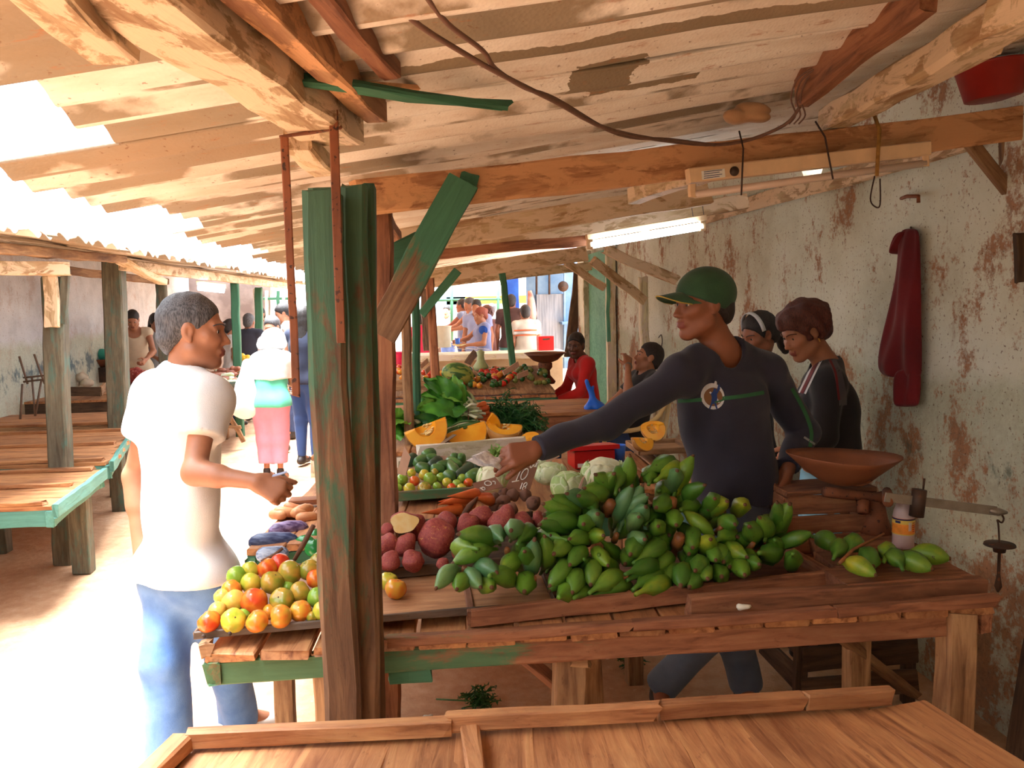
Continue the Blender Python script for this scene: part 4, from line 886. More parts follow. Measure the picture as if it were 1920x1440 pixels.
for k, (x0, y0, x1, y1) in enumerate(cu):
    g = lambda x, y: P(O6[0]+x/6, O6[1]+y/6, 3.75+(880-(O6[1]+y/6))*.008); taper('cucumber', cul[k], g(x0, y0), g(x1, y1), .030, CUCD if k in (5, 8, 10, 11) else CUC, 'cucumber', 'cucumbers in the tray', .006, cprof)
gt = [(80, 1320, 72, 'green'), (225, 1330, 60, 'orange red'), (400, 1310, 80, 'green'), (40, 1410, 50, 'green'), (165, 1420, 70, 'yellow green'), (335, 1415, 80, 'olive green'), (480, 1395, 55, 'green'), (590, 1350, 60, 'yellow green'), (640, 1410, 55, 'orange red'), (700, 1370, 60, 'green'), (755, 1415, 60, 'yellow green'), (755, 1305, 60, 'green'), (830, 1350, 55, 'orange red'), (330, 1260, 65, 'yellow green'), (520, 1290, 60, 'green'), (190, 1240, 50, 'yellow green'), (450, 1240, 50, 'olive green'), (600, 1300, 55, 'green')]
gl = [['front row', 'second row', 'back row'][0 if y > 1380 else 1 if y > 1300 else 2] for x, y, r, c in gt]; cnt = {}
for (x, y, r, c), row in sorted(zip(gt, gl), key=lambda q: q[0][0]):
    cnt[row] = cnt.get(row, -1)+1; px, py = O6[0]+x/6, O6[1]+y/6; Y = 3.5+max(0, 917-py)*.007; p = P(px, py, Y)
    settag(inst('tomato', random.choice(TME[c]), Matrix.Translation(p) @ rrot() @ Matrix.Scale(r/6/1550*Y, 4)), f'{c} tomato in the {row} before the cucumbers, {ORD[cnt[row]]}', 'tomato', 'green tomatoes in the cucumber tray')
# ---- price cards with chalk strokes
CARD = plain('brown_card', srgb(150, 106, 84), .8, .1, 20); CARDP = plain('pale_card', srgb(214, 172, 146), .8, .1, 20); CHALK = plain('white_chalk', srgb(240, 236, 228), .9, .05)
def card(label, corners, Y, mat, strokes=(), lean=.12):
    c = [P(x, y, Y) for x, y in corners]; zt_, zb_ = max(p.z for p in c), min(p.z for p in c)
    c = [p+V((0, lean*(p.z-zb_), 0)) for p in c]; o = sum(c, V())/4
    t = thing('price_card', label, 'price card', o); n = (c[1]-c[0]).cross(c[3]-c[0]).normalized()
    if n.y > 0: n = -n
    vs = [p for p in c]+[p-n*.005 for p in c]; obj('card', vs, [(0, 1, 2, 3), (7, 6, 5, 4), (1, 0, 4, 5), (2, 1, 5, 6), (3, 2, 6, 7), (0, 3, 7, 4)], mat, t)
    uv = lambda u, v: (c[0].lerp(c[1], u)).lerp(c[3].lerp(c[2], u), v)+n*.001
    for s in strokes: tube('chalk_mark', spline([uv(*q) for q in s], 16), .0022, CHALK, t, 6)
    return t
ring = lambda u, v, a, b: [(u+a*math.cos(t), v+b*math.sin(t)) for t in np.linspace(0, 2*PI, 10)]
card('taller brown price card marked 10 standing before the cabbages', [(968, 874), (1012, 866), (994, 918), (945, 922)], 3.24, CARD,
     [[(.22, .22), (.3, .16), (.3, .62)], [(.14, .64), (.42, .62)], ring(.55, .40, .13, .2), ring(.72, .12, .05, .07), ring(.86, .1, .05, .07), [(.97, .02), (.93, .2)], [(.6, .72), (.6, .95)], ring(.74, .8, .06, .07), ring(.74, .92, .06, .06)])
card('small brown price card lying over the carrots', [(886, 908), (930, 897), (944, 914), (894, 924)], 3.14, CARD, [ring(.58, .38, .13, .22), [(.78, .3), (.86, .4), (.8, .62)], ring(.3, .75, .06, .14), [(.2, .6), (.28, .9)]], .5)
card('plain pale brown card standing left of the cucumbers', [(758, 838), (770, 858), (760, 892), (744, 888)], 3.55, CARDP)
card('small pinkish price card behind the cucumbers', [(818, 856), (838, 855), (838, 866), (824, 868)], 3.98, CARDP)
card('narrow pale strip of card leaning behind the flat cabbage', [(1020, 862), (1046, 850), (1050, 856), (1026, 868)], 3.75, CARDP)
card('pinkish strip of card stuck beside the bright green cabbage', [(1092, 898), (1098, 892), (1086, 926), (1080, 926)], 3.05, CARDP)
# ---- pumpkins
PSK = mottled('pumpkin_rind', srgb(196, 142, 74), srgb(172, 112, 52), 7, .35, .65, srgb(222, 184, 118), .6, 14, .6); PFL = mottled('pumpkin_flesh', srgb(244, 158, 22), srgb(250, 180, 44), 12, .35, .65, rough=.4); SEED = plain('pumpkin_seeds', srgb(240, 206, 140), .5, .2, 60)
def wedge(label, c, r, arc, M, seeds=True, hollow=.5):
    """slice of a ribbed pumpkin: outer rind, thick flesh, hollow middle"""
    t = thing('pumpkin_piece', label, 'pumpkin', c, 'cut pumpkin pieces'); n, m = 20, 16
    def pt(a, b, k): rb = 1+.05*math.cos(6*a); return V((r*k*rb*math.cos(a)*math.sin(b), r*k*rb*math.sin(a)*math.sin(b), r*.82*k*math.cos(b)))
    for nm, k0, mat in (('rind', 1.0, PSK), ('flesh', .965, PFL)):
        vs, fs = [], []; ki = .955 if nm == 'rind' else hollow
        for i in range(n+1):
            for j in range(m+1): vs.append(pt(arc*(i/n-.5), .12+(PI-.24)*j/m, k0))
        o = len(vs)
        for i in range(n+1):
            for j in range(m+1): vs.append(pt(arc*(i/n-.5), .12+(PI-.24)*j/m, ki))
        g = lambda i, j: i*(m+1)+j
        for i in range(n):
            for j in range(m): fs += [(g(i, j), g(i, j+1), g(i+1, j+1), g(i+1, j)), (o+g(i, j), o+g(i+1, j), o+g(i+1, j+1), o+g(i, j+1))]
        for j in range(m): fs += [(g(0, j), o+g(0, j), o+g(0, j+1), g(0, j+1)), (g(n, j), g(n, j+1), o+g(n, j+1), o+g(n, j))]
        for i in range(n): fs += [(g(i, 0), g(i+1, 0), o+g(i+1, 0), o+g(i, 0)), (g(i, m), o+g(i, m), o+g(i+1, m), g(i+1, m))]
        obj(nm, vs, fs, mat, t, M=Matrix.Translation(c) @ M, smooth=(nm == 'rind'))
    if seeds:
        gs = [];
        for k in range(26):
            p = pt(arc*random.uniform(-.5, .5), random.uniform(.8, 2.3), random.uniform(hollow-.12, hollow)); q = spheroid(r*.05, r*.03, r*.07, 6, 5); gs.append(([(x+p.x, y+p.y, z+p.z) for x, y, z in q[0]], q[1]))
        vs, fs, _ = join_geo(gs); obj('seed_pulp', vs, fs, SEED, t, M=Matrix.Translation(c) @ M, smooth=True)
RX = lambda a: Matrix.Rotation(math.radians(a), 4, 'X'); RY = lambda a: Matrix.Rotation(math.radians(a), 4, 'Y'); RZ = lambda a: Matrix.Rotation(math.radians(a), 4, 'Z')
def ori(z, x):
    z = V(z).normalized(); x = V(x); x = (x-z*x.dot(z)).normalized(); y = z.cross(x); return Matrix(((x.x, y.x, z.x, 0), (x.y, y.y, z.y, 0), (x.z, y.z, z.z, 0), (0, 0, 0, 1)))
wedge('large open pumpkin slice with seeds standing at the left end of the board', P(796, 796, 4.52), .15, 1.5, ori((1, 0, .34), (.1, .62, -.8)), True, .48)
wedge('half pumpkin with flat orange face behind the pale knife', P(872, 800, 4.64), .15, 2.2, ori((1, .1, .2), (0, .45, -.9)), False, .12)
wedge('pumpkin slice standing on edge between the half and the bowl shaped piece', P(906, 800, 4.62), .12, 1.1, ori((.5, .1, .8), (.5, .7, -.5)), False, .45)
wedge('bowl shaped pumpkin piece with torn orange flesh at the right end of the board', P(946, 796, 4.6), .125, 2.7, ori((1, 0, -.06), (0, .12, -1)), True, .5)
wedge('small pumpkin slice right of the board, just above the sleeve of the seller', P(994, 822, 4.45), .07, 2.2, ori((1, 0, .3), (0, .7, -.7)), False, .15)
wedge('cut pumpkin piece lying on the low table beside the right wall', P(1224, 800, 4.4), .085, 2.4, ori((1, 0, .2), (0, .5, -.8)), True, .5)
wedge('second pumpkin piece lying lower beside the right wall', P(1206, 822, 4.3), .075, 2.2, ori((1, .3, -.1), (0, .4, -.9)), True, .4)
kn = thing('knife', 'long pale knife leaning on the half pumpkin', 'knife', P(835, 825, 4.45)); plank('blade', P(820, 838, 4.42), P(853, 815, 4.5), .03, .004, STEEL, kn, rough=.0005, ch=.001); plank('handle', P(816, 841, 4.42), P(823, 836, 4.42), .025, .012, W_BARE, kn, rough=.0005)
# ---- leafy greens
def leaf_mat(name, a, b):
    t = NT(name); n = t.noise(t.coord((1, 1, 1)), 14, 4); c = t.ramp(n, [(.3, a), (.7, b)]); return t.fin(c, .4, n, .3, .006)
LEAF = [leaf_mat('chard_leaf', srgb(40, 112, 34), srgb(84, 160, 48)), leaf_mat('dark_leaf', srgb(30, 84, 36), srgb(58, 120, 44)), leaf_mat('light_leaf', srgb(96, 172, 52), srgb(140, 196, 84))]; STEMW = mottled('white_stem', srgb(226, 230, 206), srgb(190, 208, 150), 10, .4, .6)
def leaf_geo(base, tip, w, curl, seed, up):
    r = random.Random(seed); base, tip = V(base), V(tip); ax = tip-base; L = ax.length; x = ax.normalized(); y = V(up).cross(x).normalized(); z = x.cross(y); n, m = 14, 8; vs, fs = [], []; ph = r.random()*6
    for i in range(n+1):
        u = i/n; wd = w*math.sin(PI*min(1, .08+u*.92))**.6*(.6+.4*math.sin(PI*u))
        for j in range(m+1):
            s = 2*j/m-1; rf = .22*w*math.sin(11*u+ph+3*s)*abs(s)+.16*w*math.sin(27*u+ph)*abs(s)**2
            vs.append(base+x*(L*u)+y*(wd*s)+z*(curl*L*math.sin(PI*u)*.6-.35*w*(1-s*s)*.4+rf))
    for i in range(n):
        for j in range(m): a = i*(m+1)+j; fs.append((a, a+1, a+m+2, a+m+1))
    return vs, fs
def chard(label, crown, fan, Y, nl, seed, spread, lm):
    """crown px (white stem ends), fan px (leaf mass)"""
    r = random.Random(seed); c = P(*crown, Y); t = thing('chard_bunch', label, 'chard', c, 'bundles of leafy greens')
    for k in range(nl):
        fx, fy = fan[0]+r.uniform(-1, 1)*spread[0], fan[1]+r.uniform(-1, 1)*spread[1]; Yk = Y+r.uniform(-.16, .14); f = P(fx, fy, Yk); cc_ = c+V((r.gauss(0, .02), r.gauss(0, .05), r.gauss(0, .03)))
        d = (f-cc_); mid = cc_+d*.42+V((0, 0, r.uniform(0, .04)))
        tube('stem', [cc_, cc_.lerp(mid, .5)+V((0, 0, .01)), mid], [.015, .012, .006], STEMW, t, 6, .6)
        vs, fs = leaf_geo(cc_+d*.34, f+d.normalized()*.1, r.uniform(.035, .062), r.uniform(.1, .35), seed*100+k, V((r.gauss(0, .4), -.8, .6))); obj('leaf', vs, fs, LEAF[lm[k % len(lm)]], t, smooth=True)
    tube('band', [c+V((-.05, -.06, -.03)), c+V((-.055, -.075, .02)), c+V((-.05, -.04, .06))], .004, STICK, t, 5)
chard('tallest leafy chard bundle with white stems behind the pumpkins', (884, 764), (838, 752), 5.0, 30, 1, (22, 26), (0, 0, 2))
chard('lower chard bundle with white stems drooping toward the pumpkins', (894, 784), (828, 790), 4.86, 26, 2, (28, 18), (0, 1, 0))
chard('leafy bundle leaning left against the double post', (834, 784), (800, 780), 4.95, 18, 3, (16, 22), (2, 0, 1))
chard('pale leafy bundle seen left of the double post', (778, 800), (752, 800), 4.8, 12, 4, (10, 18), (2, 2, 0))
LEEK = leaf_mat('leek_green', srgb(52, 96, 48), srgb(96, 138, 76))
t = thing('scallion_bunch', 'long thin green scallions hanging under the chard stems', 'scallions', P(860, 800, 4.66))
for k in range(16): tube('stalk', spline([P(895+random.uniform(-6, 8), 793+random.uniform(-4, 4), 4.68), P(860, 800+random.uniform(-8, 6), 4.64), P(826+random.uniform(-8, 8), 812+random.uniform(-6, 8), 4.62)], 8), [.007]*5+[.005]*4, STEMW if k % 4 == 0 else LEEK, t, 5)
# carrots with feathery tops
def fronds(c, R, n, seed, mat, parent, name='foliage', th=.0026, dirb=(0, 0, .3), ns=5):
    r = random.Random(seed); gs = []
    for k in range(n):
        d = V((r.gauss(0, 1), r.gauss(0, .8), r.gauss(0, .8)))+V(dirb); d.normalize(); L = R*r.uniform(.5, 1.05); p0 = V(c)+V((r.gauss(0, .2)*R, r.gauss(0, .2)*R, r.gauss(0, .15)*R)); sg = V((r.gauss(0, .2), r.gauss(0, .2), -.35))*L
        pts = [p0+d*(L*u)+sg*(u*u) for u in (0, .35, .7, 1)]; gs.append(tube_geo(pts, [th, th, th*.8, th*.3], 3, cap=False))
        for q in range(ns):
            u = r.uniform(.3, 1); b = p0+d*(L*u)+sg*u*u; e = V((r.gauss(0, 1), r.gauss(0, 1), r.gauss(0, 1))).normalized()*L*.2; gs.append(tube_geo([b, b+e], [th*.9, th*.2], 3, cap=False))
    vs, fs, _ = join_geo(gs); return obj(name, vs, fs, mat, parent)
FERN = leaf_mat('feathery_green', srgb(26, 74, 34), srgb(52, 108, 44))
t = thing('carrot_bunch', 'bundle of carrots with a feathery dark green top', 'carrots', P(930, 775, 5.1))
for k, (x0, y0, x1, y1) in enumerate([(914, 764, 896, 768), (916, 773, 897, 775), (922, 779, 898, 780), (912, 758, 893, 764), (920, 784, 893, 787)]): taper('carrot', None, P(x0, y0, 5.02), P(x1, y1, 4.98), .022, CAR, None, None, parent=t)
fronds(P(955, 780, 5.08), .17, 230, 5, FERN, t, th=.004, dirb=(.3, 0, .2), ns=8); fronds(P(932, 768, 5.06), .09, 70, 6, FERN, t, 'leaf_stalks', th=.004)
t = thing('herb_heap', 'feathery dark green herb heap spreading right of the carrot bundle', 'herbs', P(985, 785, 5.0)); fronds(P(978, 788, 5.0), .16, 200, 8, FERN, t, th=.004, dirb=(.4, 0, -.1), ns=8)
BEAN = leaf_mat('green_bean', srgb(110, 150, 66), srgb(150, 180, 96))
t = settag(fronds(P(937, 852, 4.0), .075, 90, 9, BEAN, None, 'green_beans', th=.0055, ns=0), 'loose heap of thin green beans behind the banknotes', 'green beans', kind='stuff')
# ---- red box, blue cup, bag
REDP = plain('red_plastic', srgb(208, 30, 30), .35, .06); BLUEP = plain('blue_plastic', srgb(64, 120, 226), .3, .06)
t = thing('red_box', 'red plastic box with a lid behind the pale cabbage', 'box', P(1110, 848, 3.75)); b0 = PZ(1108, 872, .803)+V((0, 0, .044))
vs, fs = boxg((0, 0, 0), (.21, .15, .086)); obj('body', vs, fs, REDP, t, M=Matrix.Translation(b0) @ RZ(4)); vs, fs = boxg((0, 0, 0), (.26, .18, .022)); obj('lid', vs, fs, REDP, t, M=Matrix.Translation(b0+V((-.005, -.01, .054))) @ RZ(4) @ RX(-6)); vs, fs = boxg((0, 0, 0), (.05, .004, .02)); obj('sticker', vs, fs, CHALK, t, M=Matrix.Translation(b0+V((-.06, -.078, -.028))) @ RZ(4))
vs, fs = lathe_geo([(.022, 0), (.028, .07), (.029, .07), (.024, .004)], 18); settag(obj('plastic_cup', vs, fs, BLUEP, M=Matrix.Translation(PZ(1160, 866, .803)) @ Matrix.Scale(1.3, 4), smooth=True), 'blue plastic cup right of the red box', 'cup')
BAGB = plain('bright_blue_bag', srgb(30, 110, 235), .35, .1)
bp = P(1112, 752, 6.05); sb_ = SDF(); sb_.ell(bp+V((0, 0, -.05)), (.075, .06, .045), k=.03); sb_.ell(bp+V((.03, 0, -.04)), (.06, .05, .04), k=.03); sb_.cap(bp+V((0, 0, -.03)), bp+V((-.012, 0, .07)), .038, .016, k=.03); sb_.cap(bp+V((-.01, 0, .05)), bp+V((-.05, 0, .15)), .022, .016, k=.01); sb_.cap(bp+V((-.01, 0, .05)), bp+V((.0, 0, .11)), .016, .010, k=.01)
settag(sdf_obj('plastic_bag', sb_, .008, BAGB, None, fold=(.009, 3, 60)), 'bright blue knotted plastic bag behind the outstretched arm', 'bag')
# ---------------------------------------------------------------- big scale on the produce table
sc0 = P(1582, 855, 2.66); zb_ = ZP
t = thing('balance_scale', 'old rusty iron market scale with a wide shallow pan and a beam arm', 'scale', (sc0.x, sc0.y, zb_))
PANM = mottled('rusty_pan', srgb(126, 72, 46), srgb(146, 88, 56), 6, .35, .65, srgb(112, 62, 40), .6, 50, .66)
prof = [(.03, -.10), (.07, -.088), (.12, -.055), (.16, -.02), (.182, 0)]; n = 40; vs, fs = [], []
rad = lambda r, a: r*(1+.05*math.cos(2*a)+.03*math.cos(4*a+.5))
for sgn, off in ((1, 0), (-1, .004)):
    for r, z in (prof if sgn == 1 else prof[::-1]):
        for j in range(n):
            a = 2*PI*j/n; rim = .004*math.cos(2*a+.2)*(r/.18)**2; vs.append((rad(r, a)*math.cos(a), .95*rad(r, a)*math.sin(a), z+off*(sgn < 0)*1+rim))
k = 10
for i in range(k-1):
    for j in range(n): fs.append((i*n+j, i*n+(j+1) % n, (i+1)*n+(j+1) % n, (i+1)*n+j))
fs += [tuple(range(n-1, -1, -1)), tuple((k-1)*n+j for j in range(n))]
obj('pan', vs, fs, PANM, t, M=Matrix.Translation(sc0) @ RY(3), smooth=True)
base = V((P(1640, 1010, 2.7).x, 2.7, zb_))
tube('pan_arm', spline([P(1580, 896, 2.64), P(1600, 908, 2.62), P(1625, 905, 2.62), P(1668, 872, 2.64)], 14), .006, RUST, t, 7)
tube('column', [base, base+V((0, 0, .05)), base+V((-.01, 0, .14)), P(1645, 935, 2.7)], [.06, .042, .032, .04], RUST, t, 12)
tube('column_ring', [P(1618, 940, 2.66), P(1618, 962, 2.64)], [.022, .018], RUST, t, 10)
tube('beam_casting', [P(1545, 922, 2.66), P(1575, 925, 2.66), P(1640, 932, 2.66), P(1668, 932, 2.66)], [.018, .02, .015, .026], RUST, t, 8)
tube('fulcrum_ring', [P(1663, 922, 2.62), P(1665, 942, 2.45)], [.016, .016], RUST, t, 12)
plank('graduated_beam', P(1660, 932, 2.45), P(1868, 958, 2.45), .006, .030, STEEL, t, rough=.0004, ch=.001)
tube('beam_tip', [P(1855, 957, 2.45), P(1872, 960, 2.45), P(1888, 961, 2.45)], [.009, .014, .005], STEEL, t, 8)
tube('sliding_weight', [P(1724, 918, 2.45), P(1718, 968, 2.45)], [.023, .023], IRON, t, 16); tube('weight_pin', [P(1731, 918, 2.45), P(1733, 897, 2.45)], [.003, .004], IRON, t, 6)
tube('hook', spline([P(1876, 962, 2.45), P(1882, 972, 2.45), P(1878, 980, 2.45), P(1870, 975, 2.45), P(1872, 985, 2.45), P(1874, 1020, 2.45)], 20), .003, IRON, t, 6)
vs, fs = lathe_geo([(.002, .018), (.046, .014), (.048, .008), (.02, 0), (.018, -.014), (.005, -.018), (.005, -.09), (.012, -.13), (.003, -.15)], 22)
obj('weight_hanger', vs, fs, IRON, t, M=Matrix.Translation(P(1874, 1027, 2.45)), smooth=True)
gs = [boxg((0, 0, 0), (.30, .22, .125))]; bx = thing('wooden_box', 'dark brown wooden box under the scale pan behind the plantains', 'box', (1.06, 2.84, TZ))
p = P(1530, 1000, 2.80); p.z = TZ+.105
for dz in (-.07, 0, .07): plank('slat', p+V((-.15, -.1, dz)), p+V((.16, -.1, dz)), .066, .016, W_RED, bx, up=(0, -1, 0))
for dx in (-.15, .16): plank('side_slat', p+V((dx, -.09, 0)), p+V((dx, .1, 0)), .016, .2, W_RED, bx)
plank('lid_board', p+V((-.16, -.02, .112)), p+V((.17, -.02, .112)), .17, .018, W_RED, bx)
for k, (a, b, lb) in enumerate([((1508, 926), (1590, 966), 'broken wooden slat lying on the box under the scale pan'), ((1500, 945), (1560, 962), 'thin splinter of wood on the box under the scale'), ((1470, 938), (1520, 928), 'short orange stick on the box beside the left hand of the seller')]):
    beam('wood_scrap', lb, P(*a, 2.72), P(*b, 2.72), .018, .014, W_RED, 'wood scrap', rough=.003)
# bottle
t0 = PZ(1693, 1026, ZP)
MILK = plain('cloudy_plastic', srgb(214, 186, 182), .35, .06, Transmission_Weight=.25); LAB = plain('orange_label', srgb(232, 140, 50), .4, .25, 30); NAVY = plain('navy_print', srgb(28, 30, 84), .4); LABY = plain('yellow_label_edge', srgb(228, 196, 92), .4, .1)
bt_ = thing('drink_bottle', 'cloudy plastic bottle with an orange label behind the scale beam', 'bottle', t0)
vs, fs = lathe_geo([(.030, 0), (.034, .006), (.034, .05), (.033, .055), (.033, .1), (.034, .105), (.030, .125), (.022, .15), (.017, .165), (.017, .172)], 24); obj('bottle', vs, fs, MILK, bt_, M=Matrix.Translation(t0), smooth=True)
def band(nm, z0, z1, r, mat, a0=0, a1=2*PI):
    n = 24; vs = [(r*math.cos(a0+(a1-a0)*i/n), r*math.sin(a0+(a1-a0)*i/n), z) for z in (z0, z1) for i in range(n+1)]
    obj(nm, vs, [(i, i+1, i+n+2, i+n+1) for i in range(n)], mat, bt_, M=Matrix.Translation(t0), smooth=True)
band('label', .05, .104, .0348, LAB); band('label_band', .098, .103, .0352, NAVY); band('label_edge', .085, .098, .0351, LABY); band('label_trim', .049, .052, .0352, LABY)
band('printed_oval', .088, .096, .0355, NAVY, 3.4, 3.9)
for k in range(6): band('barcode', .064, .092, .0354, CHALK if k % 2 == 0 else NAVY, 4.62+.05*k, 4.62+.05*k+(.05 if k % 2 == 0 else .02))
for k in range(5): band('label_text', .060+.007*k, .063+.007*k, .0354, plain('red_print', srgb(180, 60, 40), .5), 5.02, 5.35-.05*(k % 2))
band('cap', .150, .172, .0225, MILK)
# ---- red garment on the wall
JK = cloth('maroon_fleece', srgb(120, 20, 30), srgb(92, 14, 24), sc=5)
JY = 3.33
def loft(nm, rings, mat, parent, n=36):
    vs, fs = [], []
    for (x0, x1, y, d) in rings:
        a = PX(x0, y, XW-.035); b = PX(x1, y, XW-.035); c = (a+b)/2; w_ = (b-a).length/2; ax = (b-a).normalized()
        for j in range(n):
            th = 2*PI*j/n; f = 1+.28*math.sin(3*th+y*.02)+.16*math.sin(7*th-y*.015); q = c+ax*(w_*math.cos(th))+V((-1, 0, 0))*(d*math.sin(th)*f*(1 if math.sin(th) > 0 else .3)); vs.append(q)
    k = len(rings)
    for i in range(k-1):
        for j in range(n): fs.append((i*n+j, i*n+(j+1) % n, (i+1)*n+(j+1) % n, (i+1)*n+j))
    fs += [tuple(range(n-1, -1, -1)), tuple((k-1)*n+j for j in range(n))]
    o = obj(nm, vs, fs, mat, parent, smooth=True); o.modifiers.new('s', 'SUBSURF').levels = 1; o.modifiers['s'].render_levels = 2; return o
jk = thing('red_jacket', 'dark red fleece jacket hanging folded on the stained wall at right', 'jacket', PX(1700, 600, XW-.03))
loft('body', [(1697, 1720, 428, .02), (1690, 1724, 440, .03), (1686, 1726, 500, .04), (1678, 1727, 560, .05), (1670, 1727, 610, .055), (1662, 1728, 650, .06), (1656, 1728, 685, .06), (1658, 1727, 700, .05), (1674, 1726, 708, .045)], JK, jk)
loft('sleeve', [(1690, 1726, 690, .05), (1686, 1726, 715, .05), (1685, 1725, 740, .045), (1686, 1723, 755, .045), (1688, 1720, 763, .035)], JK, jk)
loft('collar_flap', [(1700, 1712, 432, .045), (1692, 1706, 450, .05), (1683, 1698, 468, .05), (1682, 1690, 477, .04)], JK, jk)
tube('nail', [PX(1708, 428, XW+.02), PX(1708, 426, XW-.05)], .004, IRON, jk, 6)
stick('wall_hook', 'small rusty iron bracket on the wall above the red jacket', [PX(1690, 372, XW), PX(1700, 368, XW-.05), PX(1722, 368, XW-.05), PX(1722, 380, XW-.05)], .008, RUST, 'hook')
# painted mark on the wall
mk = [PX(*q, XW-.002) for q in ((1235, 633), (1240, 628), (1242, 642), (1238, 655))]; settag(tube('painted_mark', spline(mk, 10), .006, plain('dark_paint', srgb(90, 84, 78)), None, 5), 'small dark hand painted mark on the pale wall left of the cap', 'mark')
# ---- red basin on the beam
bs = thing('plastic_basin', 'dark red plastic basin on top of the orange cross beam at the right edge', 'basin', P(1860, 188, 2.80)); c = P(1862, 186, 2.82)
vs, fs = lathe_geo([(.085, 0), (.092, .002), (.118, .11), (.125, .112), (.125, .119), (.114, .117), (.086, .008)], 28); obj('basin', vs, fs, plain('dark_red_plastic', srgb(150, 34, 24), .45, .1), bs, M=Matrix.Translation(c) @ RY(-5), smooth=True)
# ---- lamps
CREAM = plain('cream_enamel', srgb(226, 190, 150), .5, .08); GLASST = plain('dead_tube_glass', srgb(222, 196, 178), .3, .04)
lf = thing('tube_lamp', 'unlit cream tube lamp tied under the orange cross beam', 'lamp', P(1515, 320, 2.72))
plank('housing', P(1290, 331, 2.70), P(1738, 279, 2.70), .05, .048, CREAM, lf, rough=.0006); tube('tube', [P(1302, 365, 2.69), P(1735, 306, 2.69)], .0125, GLASST, lf, 12)
for x, y in ((1297, 356), (1733, 298)): plank('end_holder', P(x, y-10, 2.69), P(x+1, y+14, 2.69), .025, .02, CREAM, lf, rough=.0006)
plank('rating_label', P(1316, 329, 2.672), P(1359, 324, 2.672), .003, .028, CHALK, lf, rough=0)
for k in range(4): plank('label_print', P(1320, 322.5+4*k, 2.6695), P(1354-5*(k % 2), 318.5+4*k, 2.6695), .001, .002, NAVY, lf, rough=0, ch=.0002)
vs, fs = spheroid(.016, .012, .016, 12, 8); obj('starter', vs, fs, IRON, lf, M=Matrix.Translation(P(1377, 321, 2.668)), smooth=True)
CORD = plain('dark_cord', srgb(60, 40, 34), .8); ROPE = plain('yellow_rope', srgb(150, 108, 50), .9, .3, 60)
for x0, y0, x1, y1, m, r, nm, lb in ((1386, 246, 1390, 366, CORD, .003, 'cord', 'dark cord tied round the left part of the unlit lamp'), (1529, 228, 1562, 336, CORD, .003, 'cord', 'dark cord tied round the middle of the unlit lamp'), (1638, 212, 1644, 330, ROPE, .007, 'rope', 'yellow rope tied round the right part of the unlit lamp')):
    a, b = P(x0, y0, 2.70), P(x1, y1, 2.66); settag(tube(nm, [a, a.lerp(b, .3)+V((0, -.03, 0)), a.lerp(b, .7)+V((0, -.012, 0)), b], r, m, None, 6), lb, nm)
stick('hanging_loop', 'thin cord loop hanging below the yellow rope', spline([P(1640, 330, 2.67), P(1632, 372, 2.67), P(1640, 387, 2.67), P(1650, 384, 2.67), P(1650, 335, 2.67)], 20), .0025, CORD, 'cord')
EM = NT('lit_tube'); EM.set(EM.b.inputs['Emission Color'], (.80, .92, 1., 1)); EM.b.inputs['Emission Strength'].default_value = 9; EM = EM.m
ll = thing('tube_lamp', 'lit white tube lamp hanging over the seller', 'lamp', P(1210, 440, 4.0))
tube('tube', [P(1107, 459, 4.0), P(1316, 424, 4.0)], .019, EM, ll, 12); plank('housing', P(1100, 445, 4.05), P(1322, 408, 4.05), .05, .03, CREAM, ll, rough=.0006)
for x, y in ((1106, 457), (1317, 423)): plank('end_holder', P(x, y-8, 4.0), P(x, y+10, 4.0), .03, .03, CREAM, ll, rough=.0006)
for x, y in ((1300, 410), (1320, 405)): tube('wire', [P(x, y, 4.03), P(x-4, y-30, 4.03)], .002, CORD, ll, 5)
l2 = thing('tube_lamp', 'lit tube lamp in the far left stall above the head of the buyer', 'lamp', P(396, 540, 9.4)); tube('tube', [P(372, 538, 9.4), P(420, 543, 9.4)], .04, EM, l2, 10); plank('housing', P(370, 531, 9.45), P(422, 536, 9.45), .07, .05, CREAM, l2)
# ---- wires and rags
WIRE = plain('brown_cable', srgb(112, 80, 66), .7, .15, 40)
def cable(label, pts, r): return settag(tube('cable', spline([P(*q) for q in pts], 40), r, WIRE, None, 8), label, 'cable')
cable('long brown cable sagging from the top centre to the orange cross beam', [(715, -12, 1.5), (790, 50, 1.58), (870, 100, 1.68), (940, 140, 1.76), (1040, 190, 1.95), (1150, 245, 2.2), (1300, 270, 2.62), (1390, 266, 2.70), (1470, 235, 2.66), (1500, 200, 2.6)], .0055)
cable('second brown cable joining the long one above the broken lath', [(795, -12, 1.5), (840, 45, 1.58), (905, 95, 1.68), (930, 130, 1.75), (985, 165, 1.85), (1042, 186, 1.96), (1160, 252, 2.24), (1260, 262, 2.5), (1340, 272, 2.66)], .005)
for k, (dx, lb) in enumerate(((0, 'leftmost of three thin wire loops at the end of the brown purlin'), (9, 'middle thin wire loop at the end of the brown purlin'), (18, 'rightmost thin wire loop at the end of the brown purlin'))): stick('wire_loop', lb, spline([P(1522+dx, 128, 2.45), P(1494+dx, 150, 2.5), P(1483+dx, 185, 2.55), P(1492+dx, 215, 2.6), P(1480+dx, 232, 2.66)], 18), .0028, WIRE, 'wire')
rag = SDF(); rc = P(1405, 213, 2.82)
for k in range(9): rag.ell(rc+V((random.uniform(-.06, .06), random.uniform(-.03, .03), random.uniform(-.015, .02))), (.03, .025, .018), k=.02)
settag(sdf_obj('rag', rag, .007, cloth('orange_rag', srgb(204, 160, 118), srgb(180, 130, 90)), None, fold=(.006, 4, 70)), 'crumpled orange rag tucked on the cross beam beside the cream purlin', 'rag')
